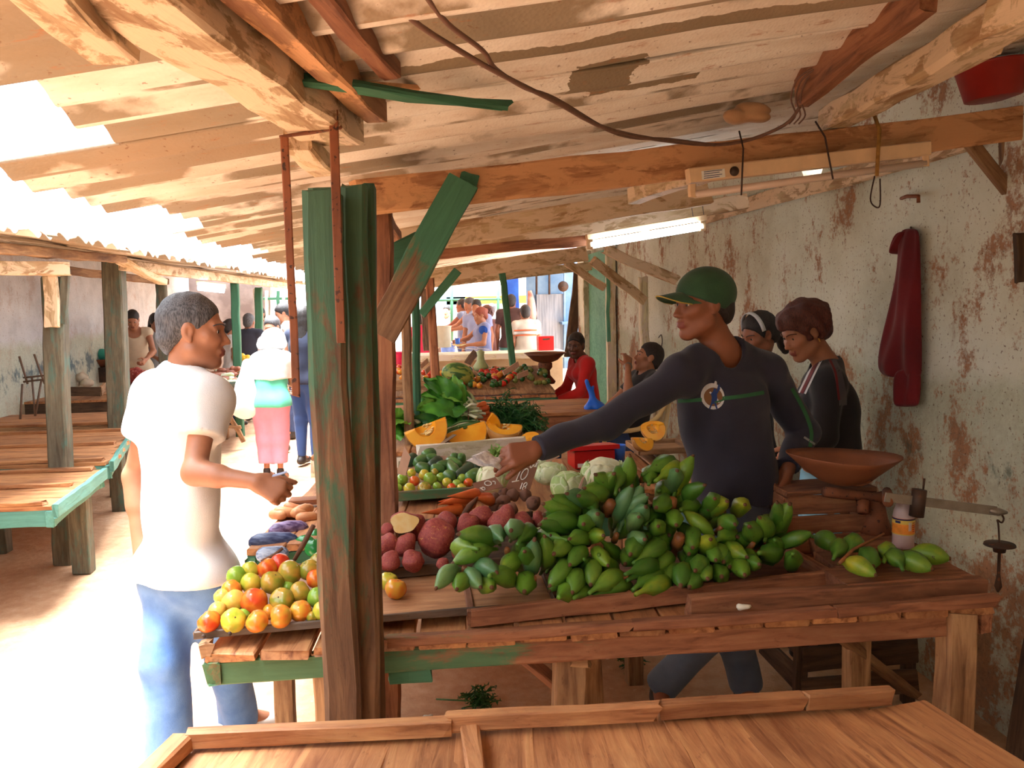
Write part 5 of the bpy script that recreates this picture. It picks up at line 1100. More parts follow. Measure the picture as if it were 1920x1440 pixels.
# ---- floor bits
def sprig(label, c, R, n, seed): return settag(fronds(V((c.x, c.y, .03)), R, n, seed, FERN, None, 'herb_sprig', th=.004, dirb=(0, 0, .3)), label, 'herb')
q = PZ(900, 1322, 0); sprig('dropped green herb sprig on the floor left of the middle table leg', q, .09, 60, 31); settag(tube('herb_stalk', [V((PZ(818, 1316, 0).x, PZ(818, 1316, 0).y, .012)), V((q.x-.03, q.y, .02))], .004, LEEK, None, 5), 'thin straight stalk of the dropped herb sprig on the floor', 'herb')
q = PZ(1180, 1252, 0); sprig('small dark herb scrap on the floor behind the middle table leg', q, .07, 40, 32)
PAP = plain('white_scrap', srgb(226, 222, 206), .8)
for x, y, lb in ((803, 1344, 'small white scrap on the floor near the near post'), (1140, 1232, 'pale cabbage scrap on the floor under the table'), (1392, 1138, 'white paper scrap on the front rail of the produce table'), (1546, 1234, 'small pale scrap on the dark floor at right')):
    z = .0 if y > 1150 else TZ+.03; c = PZ(x, y, z+.008); vs, fs = spheroid(.022, .012, .008, 8, 6, lambda d: 1+.25*math.sin(5*d[0]+x)); settag(obj('scrap', vs, fs, PAP, M=Matrix.Translation(c), smooth=True), lb, 'scrap')
# leaning boards and crate at lower right
beam('leaning_board', 'dark board leaning against the right wall at the frame edge', V((1.95, 2.32, .0)), V((2.09, 2.34, .86)), .36, .03, W_DARK, 'board', up=(-1, 0, .2))
cr = thing('slatted_crate', 'dark slatted crate on the floor behind the right table legs', 'crate', (1.72, 3.0, 0))
for k in range(4): plank('slat', V((1.45, 2.98, .10+.13*k)), V((1.93, 2.98, .10+.13*k)), .10, .02, W_DARK, cr, up=(0, -1, 0))
for x in (1.46, 1.92): plank('corner_post', V((x, 3.02, 0)), V((x, 3.02, .58)), .05, .04, W_DARK, cr, up=(0, -1, 0))
for k in range(3): plank('side_slat', V((1.46, 3.04, .12+.15*k)), V((1.46, 3.4, .12+.15*k)), .02, .10, W_DARK, cr)
# ---- bundles at the aisle end of the second stall
BUN = [mottled('dark_blue_bundle', srgb(40, 52, 92), srgb(90, 104, 140), 14, .4, .6, axis=(1, 6, 6)), mottled('purple_bundle', srgb(78, 52, 96), srgb(150, 130, 170), 14, .4, .6, axis=(1, 6, 6)), mottled('pale_blue_bundle', srgb(90, 116, 160), srgb(190, 204, 226), 14, .4, .6, axis=(1, 6, 6))]
for k, (x0, y0, x1, y1, r, m, lb) in enumerate(((466, 1018, 560, 1014, .035, 0, 'dark blue net bundle behind the tomato pile'), (480, 1040, 540, 1036, .03, 2, 'pale blue net bundle right behind the tomatoes'), (505, 998, 578, 990, .032, 1, 'purple net bundle behind the dark blue one'))):
    taper('net_bundle', lb, P(x0, y0, 2.94+(1030-y0)*.006), P(x1, y1, 2.96+(1030-y1)*.006), r, BUN[m], 'bundle', None, .01, cprof)
for k, (x, y, lb) in enumerate(((572, 1020, 'green pepper left of the dark stick behind the tomatoes'), (592, 1008, 'green pepper touching the near post behind the tomatoes'), (590, 1028, 'lower green pepper at the near post'))):
    vs, fs = spheroid(.036, .036, .032, 14, 10, lambda d: 1+.08*math.cos(4*math.atan2(d[1], d[0]))); settag(obj('green_pepper', vs, fs, plain('green_pepper_skin', srgb(44, 142, 72), .25, .15), M=Matrix.Translation(P(x, y, 2.98+(1028-y)*.006)), smooth=True), lb, 'pepper', 'green peppers by the near post')
GING = mottled('ginger_skin', srgb(190, 118, 74), srgb(214, 152, 104), 12, .4, .6)
for k in range(9):
    x, y = 534+random.uniform(0, 54), 958+random.uniform(-8, 14); a = P(x, y, 3.36+(960-y)*.006); taper('ginger_root', ('brown knobbly root in the heap left of the near post, %s' % ORD[k]) if k < 9 else '', a, a+V((random.uniform(.05, .09)*random.choice((-1, 1)), random.uniform(-.04, .04), random.uniform(-.02, .03))), .022, GING, 'root', 'brown roots left of the near post', .01, cprof)
beam('rail_board', 'short reddish board behind the brown roots left of the near post', P(550, 940, 3.55), P(600, 937, 3.55), .05, .03, W_RED, 'board')
# ---- pepper stall: far vegetables
def dot(name, label, x, y, Y, r, mat, cat, group, asp=.9, lob=0):
    me = DOTS.get((name, mat.name))
    if me is None:
        vs, fs = spheroid(1, 1, asp, 12, 9, (lambda d: 1+lob*math.cos(4*math.atan2(d[1], d[0]))) if lob else None); me = DOTS[(name, mat.name)] = mesh(name, vs, fs, mat, None, True)
    p = P(x, y, Y); return settag(inst(name, me, Matrix.Translation(p) @ Matrix.Rotation(random.random()*3, 4, 'Z') @ Matrix.Rotation(random.uniform(-.8, .8), 4, 'X') @ Matrix.Scale(r/1550*Y, 4)), label, cat, group)
DOTS = {}
PEPR, PEPG, PEPD = plain('red_pepper_skin', srgb(206, 50, 30), .25, .15), plain('dark_green_pepper_skin', srgb(42, 92, 36), .25, .2), plain('olive_fruit_skin', srgb(116, 122, 52), .4, .2)
def slp(x, y, r):
    Y = 7.6
    for _ in range(12): Y += (P(x, y, Y).z-(.862+(Y-7.3)*.16+r/1550*Y))/(.16+(y-563)/1550)*.9
    return max(7.3, min(8.6, Y))
beam('display_slope', 'sloping board under the far peppers and tomatoes', V((.42, 7.28, .84)), V((.42, 8.25, .995)), 1.55, .02, W_BARE, 'board')
for k in range(64):
    x = random.uniform(862, 965); y = random.uniform(692, 724); Y = slp(x, y, 6)
    m, lbl = random.choice(((PEPR, 'red'), (PEPG, 'dark green'), (PEPG, 'dark green'), (TM['orange'], 'orange')))
    dot('pepper', f'small {lbl} pepper in the far heap right of the watermelon', x, y, Y, 6.2, m, 'pepper', f'{lbl} peppers in the far heap', .9, .06)
for k in range(34):
    x = random.uniform(962, 1030); y = random.uniform(694, 720)-max(0, 20-abs(x-985))*.5; dot('small_fruit', 'small dark olive fruit in the far heap beside the far scale', x, y, slp(x, y, 5), 5.2, random.choice((PEPD, PEPD, PEPG)), 'fruit', 'olive fruits in the far heap', .9)
for k in range(26):
    x = random.choice((random.uniform(744, 762), random.uniform(788, 842))); y = random.uniform(688, 714); dot('tomato', 'small orange red tomato in the far crate behind the double post', x, y, slp(x, y, 6), 6, random.choice((TM['orange red'], TM['orange'], TM['red'])), 'tomato', 'far crate tomatoes', .9)
MEL = mottled('watermelon_rind', srgb(120, 150, 60), srgb(196, 196, 96), 3.2, .42, .58, srgb(56, 104, 44), .5, 8, .55, axis=(.5, 3, 3)); wm = P(858, 702, slp(858, 702, 18)); vs, fs = spheroid(.15, .11, .11, 22, 16); settag(obj('watermelon', vs, fs, MEL, M=Matrix.Translation(wm) @ RY(12), smooth=True), 'striped green watermelon left of the far peppers', 'watermelon')
for k, (x0, y0, x1, y1, lb) in enumerate(((788, 688, 802, 676, 'pale strip of card standing in the far tomatoes'), (798, 698, 810, 686, 'lower pale strip of card standing in the far tomatoes'), (944, 700, 972, 682, 'long pale strip of card over the far peppers'), (970, 706, 990, 698, 'pinkish card lying over the far olive fruits'))): beam('price_card', lb, P(x0, y0, 7.5), P(x1, y1, 7.6), .012, .05, CARDP, 'price card', rough=.001)
SQ = thing('bottle_gourd', 'pale green long necked squash standing behind the far peppers', 'squash', P(902, 694, 8.0)); vs, fs = lathe_geo([(.02, 0), (.07, .02), (.075, .06), (.04, .11), (.032, .16), (.04, .2), (.01, .22)], 16); obj('body', vs, fs, mottled('pale_squash', srgb(176, 190, 130), srgb(206, 212, 160), 6), SQ, M=Matrix.Translation(P(902, 698, 8.0)), smooth=True)
fr = thing('far_crate', 'brown crate of tomatoes behind the double post', 'crate', P(790, 720, 7.4)); plank('front_board', P(742, 722, 7.4), P(845, 718, 7.4), .03, .10, W_BARE, fr, up=(0, 0, 1))
fs_ = thing('balance_scale', 'far rusty scale with a wide dish near the concrete counter', 'scale', P(1020, 700, 8.0)); c = P(1022, 662, 8.0); vs, fs = lathe_geo([(.04, -.10), (.12, -.07), (.20, 0), (.21, .005), (.12, -.06), (.03, -.09)], 26); obj('dish', vs, fs, PANM, fs_, M=Matrix.Translation(c), smooth=True); vs, fs = lathe_geo([(.09, -.30), (.10, -.28), (.05, -.22), (.045, -.17), (.07, -.14), (.07, -.10), (.03, -.08)], 14); obj('stand', vs, fs, RUST, fs_, M=Matrix.Translation(c), smooth=True)
# bags of white bucket etc on the concrete counter
bk = thing('bucket', 'large white plastic bucket on the concrete counter', 'bucket', P(829, 650, 11.7)); c = P(829, 651, 11.7); vs, fs = lathe_geo([(.125, 0), (.13, .01), (.135, .28), (.145, .29), (.145, .30), (.13, .30), (.12, .02)], 24); obj('body', vs, fs, plain('white_bucket_plastic', srgb(232, 226, 204), .5, .05), bk, M=Matrix.Translation(c) @ Matrix.Scale(1.0, 4), smooth=True)
vs, fs = lathe_geo([(.03, 0), (.036, .08), (.037, .08), (.03, .004)], 16); settag(obj('plastic_cup', vs, fs, BLUEP, M=Matrix.Translation(P(858, 645, 11.6)), smooth=True), 'small blue cup beside the white bucket', 'cup')
rcz = thing('red_crate', 'bright red plastic crate beside the striped shirt', 'crate', P(1022, 640, 11.9)); c = P(1022, 626, 11.8); c.z = 1.048; vs, fs = boxg((0, 0, 0), (.22, .2, .2)); obj('body', vs, fs, REDP, rcz, M=Matrix.Translation(c)); plank('handle_slot', c+V((-.05, -.105, .06)), c+V((.05, -.105, .06)), .008, .02, W_DARK, rcz)
pt_ = thing('paper_sheets', 'white papers on the concrete counter in front of the blue blouse', 'paper', P(885, 655, 11.5)); 
for x in (862, 884, 906): plank('sheet', P(x-9, 653, 11.48), P(x+9, 655, 11.52), .12, .006, CHALK, pt_, rough=.001, ch=.001)
# ---- left stall goods
CH = plain('bare_steel_tube', srgb(120, 96, 80), .5, .2, 20); chr_ = thing('upturned_stool', 'upturned metal stool frame on the brown table at left', 'stool', P(85, 780, 8.0))
for a, b in (((36, 668), (52, 720)), ((64, 664), (84, 720)), ((42, 720), (38, 786)), ((60, 708), (66, 780)), ((66, 780), (78, 712)), ((122, 704), (130, 776)), ((44, 716), (128, 706)), ((44, 708), (126, 700))): tube('leg' if abs(a[1]-b[1]) > 30 else 'frame_tube', [P(*a, 8.05), P(*b, 8.05)], .010, CH, chr_, 6)
ls = thing('balance_scale', 'dark iron scale on the butcher counter', 'scale', P(185, 710, 9.6)); c = PZ(188, 716, .70)
vs, fs = boxg((0, 0, .1), (.36, .25, .2)); obj('body', vs, fs, IRON, ls, M=Matrix.Translation(c)); tube('beam', [c+V((-.32, -.05, .22)), c+V((.1, -.05, .24))], .015, IRON, ls, 7); tube('weight', [c+V((-.28, -.05, .17)), c+V((-.28, -.05, .27))], .035, IRON, ls, 10); vs, fs = lathe_geo([(.05, .2), (.16, .3), (.17, .31), (.05, .22)], 18); obj('dish', vs, fs, PANM, ls, M=Matrix.Translation(c+V((.05, 0, 0))), smooth=True)
vs, fs = spheroid(.11, .1, .08, 14, 10); settag(obj('cloth_bundle', vs, fs, cloth('teal_cloth', srgb(60, 168, 150)), M=Matrix.Translation(c+V((.05, 0, .37))), smooth=True), 'teal cloth bundle on top of the dark iron scale', 'bundle')
vs, fs = lathe_geo([(.045, 0), (.05, .02), (.05, .14), (.02, .2), (.02, .24)], 14); settag(obj('bottle', vs, fs, plain('white_bottle', srgb(220, 224, 226), .4), M=Matrix.Translation(PZ(127, 726, .70)), smooth=True), 'white bottle on the butcher counter beside the stool frame', 'bottle')
for k, (x, y, lb) in enumerate(((142, 712, 'left pale bag on the butcher counter'), (154, 702, 'upper pale round bag on the butcher counter'), (163, 714, 'right pale bag on the butcher counter'))): vs, fs = spheroid(.08, .07, .06, 12, 9, lambda d: 1+.1*math.sin(6*d[0]+k)); settag(obj('pale_bag', vs, fs, plain('pale_bag', srgb(216, 200, 176), .6), M=Matrix.Translation(PZ(x, 718, .76)+V((0, 0, max(0, 710-y)*.009))), smooth=True), lb, 'bag')
lt_ = thing('wooden_tray', 'dark wooden tray on the butcher counter left of the second post', 'tray', P(150, 728, 9.45)); plank('front_board', P(100, 734, 9.45), P(188, 734, 9.45), .03, .10, W_DARK, lt_); plank('side_board', P(188, 734, 9.45), P(196, 726, 10.0), .03, .10, W_BARE, lt_)
MEAT = mottled('raw_meat', srgb(150, 52, 48), srgb(186, 92, 80), 12, .4, .6, srgb(230, 190, 170), .7, 25, .64)
for k, (x, y, r) in enumerate(((246, 706, .14), (262, 700, .13), (276, 710, .13), (254, 694, .09))): vs, fs = spheroid(r, r*.8, r*.55, 16, 10, lambda d: 1+.15*math.sin(5*d[0]+k)*math.cos(4*d[2])); settag(obj('meat_piece', vs, fs, MEAT, M=Matrix.Translation(PZ(x, 714, .76)+V((0, 0, max(0, 708-y)*.009))), smooth=True), ('piece of raw meat in front of the butcher, %s' % ORD[k]), 'meat', 'meat on the butcher counter')
CAS = mottled('cassava_skin', srgb(132, 76, 58), srgb(164, 104, 80), 12, .4, .6)
for k in range(34):
    x, y = random.uniform(394, 442), random.uniform(692, 722); a = P(x, y, 9.9+(722-y)*.012); taper('cassava_root', 'brown cassava root in the heap on the trestle table behind the buyer', a, a+V((random.uniform(-.2, .2), random.uniform(-.15, .15), random.uniform(-.03, .03))), .034, CAS if k % 5 else STEMW, 'cassava', 'cassava roots on the trestle table' if k % 5 else 'peeled cassava ends on the trestle table', .01, cprof)
    if k % 5 == 0: COL.objects[-1]['label'] = 'pale peeled cassava root in the heap on the trestle table behind the buyer'
ct_ = thing('wooden_crate', 'grey crate side holding the cassava on the trestle table', 'crate', P(415, 726, 9.8)); plank('front_board', P(390, 728, 9.75), P(444, 726, 9.75), .03, .13, W_GREY, ct_)
YEL = plain('yellow_fruit', srgb(232, 184, 50), .4, .15)
for k in range(14): dot('yellow_fruit', 'small yellow fruit on the far left stall behind the green post', random.uniform(450, 474), random.uniform(662, 690), 11.2, 6, YEL, 'fruit', 'yellow fruits on the far left stall')
yl = thing('fruit_stand', 'far left stand under the yellow fruits', 'stand', P(462, 720, 11.3).xy.to_3d()); plank('board', P(440, 697, 11.2), P(480, 697, 11.2), .5, .04, W_BARE, yl)
for x in (444, 476): a = P(x, 700, 11.2); plank('leg', V((a.x, a.y, 0)), a, .05, .05, W_BARE, yl, up=(0, -1, 0))
# ---------------------------------------------------------------- people
def skin(name, c, lip=None):
    t = NT(name); n = t.noise(t.coord((1, 1, 1), rnd=False), 22, 4); lo = tuple(x*.86 for x in c[:3])+(1,)
    m = t.fin(t.ramp(n, [(.3, lo), (.7, c)]), .52, n, .08, .003, Subsurface_Weight=.08); t.b.inputs['Subsurface Radius'].default_value = (.01, .004, .002); return m
SK = {k: skin('skin_'+k, srgb(*v)) for k, v in dict(tan=(176, 118, 88), brown=(152, 92, 64), dark=(104, 66, 50), light=(206, 152, 124)).items()}
LIPM = plain('lips', srgb(136, 72, 64), .45, .08); EYEW = plain('eye_white', srgb(226, 218, 208), .3, .02); IRIS = plain('dark_iris', srgb(40, 26, 20), .25, .05)
def hair_mat(name, a, b):
    t = NT(name); n = t.noise(t.coord((50, 50, 9), rnd=False), 6, 4); return t.fin(t.ramp(n, [(.35, a), (.65, b)]), .6, n, .7, .006)
HB = hair_mat('black_hair', srgb(24, 20, 20), srgb(52, 44, 42)); HG = hair_mat('greying_hair', srgb(40, 38, 40), srgb(104, 100, 102)); HR = hair_mat('reddish_brown_hair', srgb(62, 30, 26), srgb(106, 54, 42)); HA = hair_mat('auburn_hair', srgb(120, 50, 34), srgb(150, 72, 46))
def basis(yaw, pitch=0, roll=0):
    y, p = math.radians(yaw), math.radians(pitch); f = V((math.cos(y)*math.cos(p), math.sin(y)*math.cos(p), math.sin(p)))
    r = V((math.sin(y), -math.cos(y), 0)); u = r.cross(f)
    if roll: a = math.radians(roll); r, u = r*math.cos(a)+u*math.sin(a), u*math.cos(a)-r*math.sin(a)
    return np.array([[r.x, f.x, u.x], [r.y, f.y, u.y], [r.z, f.z, u.z]])
class Hd:
    def __init__(s, c, R, sc=1.): s.c = np.array(c, float); s.R = R; s.s = sc
    def w(s, x, y, z): return s.c + s.R @ (np.array([x, y, z])*s.s)
    def loc(s, p): return ((p-s.c) @ s.R)/s.s
def head_ops(S, h, wide=1., fem=False):
    q, R, s = h.w, h.R, h.s; E = lambda c, r, k=.015, sub=False: S.ell(q(*c), np.array(r)*s, R, k*s, sub); C = lambda a, b, ra, rb, k=.01: S.cap(q(*a), q(*b), ra*s, rb*s, k*s)
    E((0, -.014, .034), (.074, .096, .088)); E((0, .026, -.030), (.058*wide, .064, .084), .03)
    for x in (-1, 1): C((x*.052, .008, -.058), (x*.018, .066, -.098), .018, .016, .025); C((x*.048, .055, -.012), (x*.034, .074, -.022), .018, .018, .02)
    E((0, .068, -.098), (.022, .018, .019), .02)
    for x in (-1, 1): C((x*.042, .070, .026), (x*.008, .086, .022), .010, .011, .012)
    for x in (-1, 1): E((x*.031, .096, .006), (.015, .014, .011), .012, True)
    C((0, .082, .014), (0, .103, -.026), .008, .0115, .008); E((0, .106, -.030), (.013, .012, .010), .006)
    for x in (-1, 1): E((x*.013, .095, -.034), (.009, .011, .008), .005)
    for x in (-1, 1): E((x*.006, .105, -.041), (.0035, .005, .003), .002, True)
    E((0, .086, -.062), (.026, .014, .014), .012); E((0, .0935, -.0585), (.021, .009, .0055), .004); E((0, .0915, -.0705), (.018, .009, .0065), .004)
    for x in (-1, 1): S.cap(q(x*.016, .0845, .0145), q(x*.046, .0765, .0115), .0058*s, .0058*s, .003*s); S.cap(q(x*.018, .084, -.005), q(x*.044, .077, -.004), .005*s, .005*s, .004*s)
    S.cap(q(-.02, .100, -.0645), q(.02, .100, -.0645), .0016*s, .0016*s, .002*s, sub=True)
    for x in (-1, 1):
        E((x*.074, -.004, .002), (.009, .019, .031), .006); E((x*.082, .003, .002), (.006, .010, .018), .004, True); E((x*.074, .004, -.024), (.007, .009, .010), .005)
def head_fm(h):
    def fm(c):
        l = h.loc(c); m = np.zeros(len(c), int); m[(np.abs(l[:, 0]) < .023) & (l[:, 1] > .086) & (l[:, 2] < -.054) & (l[:, 2] > -.077)] = 1
        return m
    return fm
def frame3(d, n):
    d = V(d).normalized(); n = V(n); n = (n-d*n.dot(d)).normalized(); return d, n
def hand_ops(S, wrist, d, n, side, curl=(.9, 1.0, 1.1, 1.2), thumb=.6, s=1., thick=1.):
    """d finger direction, n palm direction, side=+1: thumb on d x n side"""
    d, n = frame3(d, n); t = d.cross(n)*side; w = V(wrist); A = lambda p: (p.x, p.y, p.z)
    kn = []
    for i, o in enumerate((.030, .010, -.010, -.028)):
        k = w+d*(.086-.006*abs(i-1))*s+t*o*s-n*.004*s; kn.append(k); S.cap(A(w+t*o*.55*s+d*.008*s), A(k), .0150*s, .0125*s, .014*s)
    S.cap(A(w+d*.02*s+n*.008*s-t*.012*s), A(w+d*.06*s+n*.008*s), .017*s, .014*s, .012*s)
    for i, L in enumerate((.074, .082, .076, .060)):
        p = kn[i]; ang = 0; sp = (1-i*.67)*.10
        for j, (fr, r0, r1) in enumerate(((.44, .0102, .0095), (.31, .0095, .0088), (.25, .0086, .0072))):
            ang += curl[i]*(.9, 1.0, .6)[j]; dd = (d*math.cos(ang)+n*math.sin(ang)+t*sp*(1-j*.3)*math.cos(ang)).normalized(); q = p+dd*L*fr*s
            S.cap(A(p), A(q), r0*s*thick, r1*s*thick, .0035*s); p = q
    p = w+d*.022*s+t*.026*s+n*.006*s
    k1 = min(1., thumb/.5); d1 = (d*(.9-.28*k1)+t*(.08+.64*k1)+n*(.02+.33*k1)).normalized(); d2 = (d*(.9-.2*thumb)+t*(.45-.9*thumb)+n*(.2+.8*thumb)).normalized(); q = p+d1*.040*s; q2 = q+d2*.030*s; q3 = q2+(d2+n*.25*thumb).normalized()*.026*s
    S.cap(A(w+d*.012*s+t*.012*s), A(p), .016*s, .0155*s, .012*s); S.cap(A(p), A(q), .0150*s, .0118*s, .006*s); S.cap(A(q), A(q2), .0118*s, .0105*s, .003*s); S.cap(A(q2), A(q3), .0105*s, .0085*s, .003*s)
    return q3
def torso_ops(S, J, o=0., f=1., k=.05):
    L = lambda a, b, t: V(a).lerp(V(b), t); D = J['dep']; s = J['s']
    S.cap(J['hipL'], J['hipR'], (.092*f)*s+o, k=k); S.cap(J['pel'], J['waist'], .142*f*s+o, .128*f*s+o, k, D, .74)
    S.cap(J['waist'], J['chest'], .128*f*s+o, .150*f*s+o, k, D, .70)
    m = (V(J['shL'])+V(J['shR']))/2; e = .62
    a, b = L(m, J['shL'], e), L(m, J['shR'], e); c = V(J['chest']); S.cap(L(a, c, .5), L(b, c, .5), .088*s+o, k=k, dep=D, fl=.9)
    if J.get('bust'):
        for h in ('shL', 'shR'): q = L(c, J[h], .42)+V(D)*.075*s; S.ell((q.x, q.y, q.z-.02), (.06*s+o, .06*s+o, .058*s+o), k=.04)
    for h in ('shL', 'shR'):
        S.cap(L(J['neck'], m, .1), L(J['neck'], J[h], .9), .050*s+o, .052*s+o, .04); S.ell(J[h], [.056*s+o*.8]*3, k=.04)
def arm_ops(S, J, sd, o=0., t1=2., s=None, th=1., flat=False):
    s = J['s']; a, b, c = V(J['sh'+sd]), V(J['el'+sd]), V(J['wr'+sd])
    if t1 <= 1: S.cap(a, a.lerp(b, t1), .050*s*th+o, (.050-.012*t1)*s*th+o*1.25, .03, flat=True); return
    S.cap(a, b, .049*s*th+o, .039*s*th+o, .03); t = min(1, t1-1)
    if o == 0: S.cap(b.lerp(c, .05), b.lerp(c, .38), .040*s*th, .040*s*th, .025)
    S.cap(b, b.lerp(c, t), .039*s*th+o, (.039-.012*t)*s*th+o, .02, flat=flat)
def leg_ops(S, J, sd, o=0., t1=2., th=1., flare=0., foot=True):
    s = J['s']; a, b, c = V(J['hip'+sd]), V(J['kn'+sd]), V(J['an'+sd]); S.cap(a, b, .084*s*th+o, .056*s*th+o, .04)
    if o == 0: S.cap(b.lerp(c, .12), b.lerp(c, .45), .054*s*th, .050*s*th, .04)
    t = t1-1; S.cap(b, b.lerp(c, t), .056*s*th+o, (.056-.02*t)*s*th+o+flare, .03, flat=o > 0)
def shoe(J, sd, mat, par, h):
    S = SDF(); a = V(J['an'+sd]); z = J['z0']; d = V(J.get('foot'+sd, J['dep'])); d.z = 0; d.normalize(); s = J['s']
    S.cap((a.x-d.x*.04, a.y-d.y*.04, z+.042), (a.x+d.x*.15*s, a.y+d.y*.15*s, z+.032), .040*s, .034*s, .02); S.cap((a.x, a.y, z+.05), (a.x, a.y, z+.10), .042*s, .044*s, .03); S.half((0, 0, -1), -z)
    return sdf_obj('shoe', S, h, mat, par)
def hair_ops(h, kind, S=None):
    S = S or SDF(); q, R, s = h.w, h.R, h.s; E = lambda c, r, k=.015, sub=False: S.ell(q(*c), np.array(r)*s, R, k*s, sub)
    g = {'short': .007, 'buzz': .004, 'long': .014, 'bun': .008, 'full': .022, 'pony': .009}[kind]
    E((0, -.016, .038), (.074+g, .096+g, .088+g)); E((0, -.062, -.018), (.064+g*.6, .046+g, .062))
    if kind == 'full':
        for k in range(12):
            a = k*.9; E((.06*math.cos(a), -.05+.055*math.sin(a), .03+.045*math.sin(k*1.7)), (.04, .04, .04), .02)
        E((0, .060, .085), (.06, .04, .035), .03)
    if kind == 'long': E((0, -.075, -.10), (.085, .05, .16), .04); E((0, -.09, -.25), (.08, .04, .12), .05)
    if kind == 'bun': E((0, -.10, .06), (.035, .035, .035), .01)
    if kind == 'pony': E((0, -.125, -.01), (.045, .05, .05), .02); E((0, -.145, -.08), (.04, .04, .09), .03)
    E((0, .110, -.012), (.105, .088, .078 if kind != 'full' else .068), .008, True); E((0, .03, -.09), (.14, .10, .075), .01, True)
    if kind in ('short', 'buzz', 'bun', 'pony', 'full'):
        for x in (-1, 1): E((x*.09, .002, -.004), (.030, .022, .034), .006, True)
    return S
def eyes(h, par, brow=HB, detail=True):
    for x in (-1, 1):
        vs, fs = spheroid(.0125*h.s, .0125*h.s, .0125*h.s, 14, 12); c = h.w(x*.031, .0735, .005); R4 = Matrix([list(r)+[0] for r in h.R]+[[0, 0, 0, 1]])
        fm = []
        for f in fs: p = sum((V(vs[i]) for i in f), V())/len(f); fm.append(1 if p.y > .0098*h.s else 0)
        obj('eye', vs, fs, [EYEW, IRIS], par, M=Matrix.Translation(V(c)) @ R4, fm=fm, smooth=True)
        if detail:
            pts = [V(h.w(x*a, b, z)) for a, b, z in ((.014, .0985, .0235), (.028, .0945, .029), (.042, .0835, .0285), (.052, .070, .023))]; tube('eyebrow', spline(pts, 9), [.003]*3+[.0042]*4+[.003]*3 if False else .0028*h.s, brow, par, 6, .8)
            pts = [V(h.w(x*a, b, z)) for a, b, z in ((.020, .0865, .0105), (.031, .0895, .0135), (.043, .083, .0095))]; tube('eyelid', spline(pts, 8), .0034*h.s, par['skin'], par, 6) if False else None
def standJ(X, Y, yaw, H=1.7, hy=0, hp=0, lean=0., sit=None, z0=0., aR=None, aL=None, fem=False, stride=0., bust=False):
    y = math.radians(yaw); f = V((math.cos(y), math.sin(y), 0)); r = V((math.sin(y), -math.cos(y), 0)); u = V((0, 0, 1)); s = H/1.7; b = V((X, Y, z0)); J = dict(s=s, dep=f, z0=z0, bust=bust)
    J['pel'] = b+u*((.95 if sit is None else sit+.11)*s); J['waist'] = J['pel']+u*.13*s+f*lean*.06; J['chest'] = J['pel']+u*.33*s+f*lean*.2; J['neck'] = J['pel']+u*.51*s+f*lean*.33
    J['hd'] = Hd(J['neck']+u*(.125+.0*s)+f*(.03+lean*.1), basis(yaw+hy, hp)); w = (.150 if fem else .172)*s
    for sd, q, a in (('R', 1, aR), ('L', -1, aL)):
        sh = J['neck']+r*(q*w)-u*.05*s; J['sh'+sd] = sh; e, wr = a or ((.05, -.02, -.27), (.06, .06, -.51)); g = lambda t: sh+(r*(q*t[0])+f*t[1]+u*t[2])*s
        J['el'+sd], J['wr'+sd] = g(e), g(wr); J['hip'+sd] = J['pel']+r*(q*.082*s)-u*.03*s
        if sit is None: J['kn'+sd] = b+r*(q*.085*s)+u*.49*s+f*(.02+q*stride*.5); J['an'+sd] = b+r*(q*.085*s)+u*.09*s+f*(q*stride)
        else: J['kn'+sd] = J['hip'+sd]+f*.42*s+r*q*.03; J['an'+sd] = J['kn'+sd]-u*(sit-.04)*s
    return J
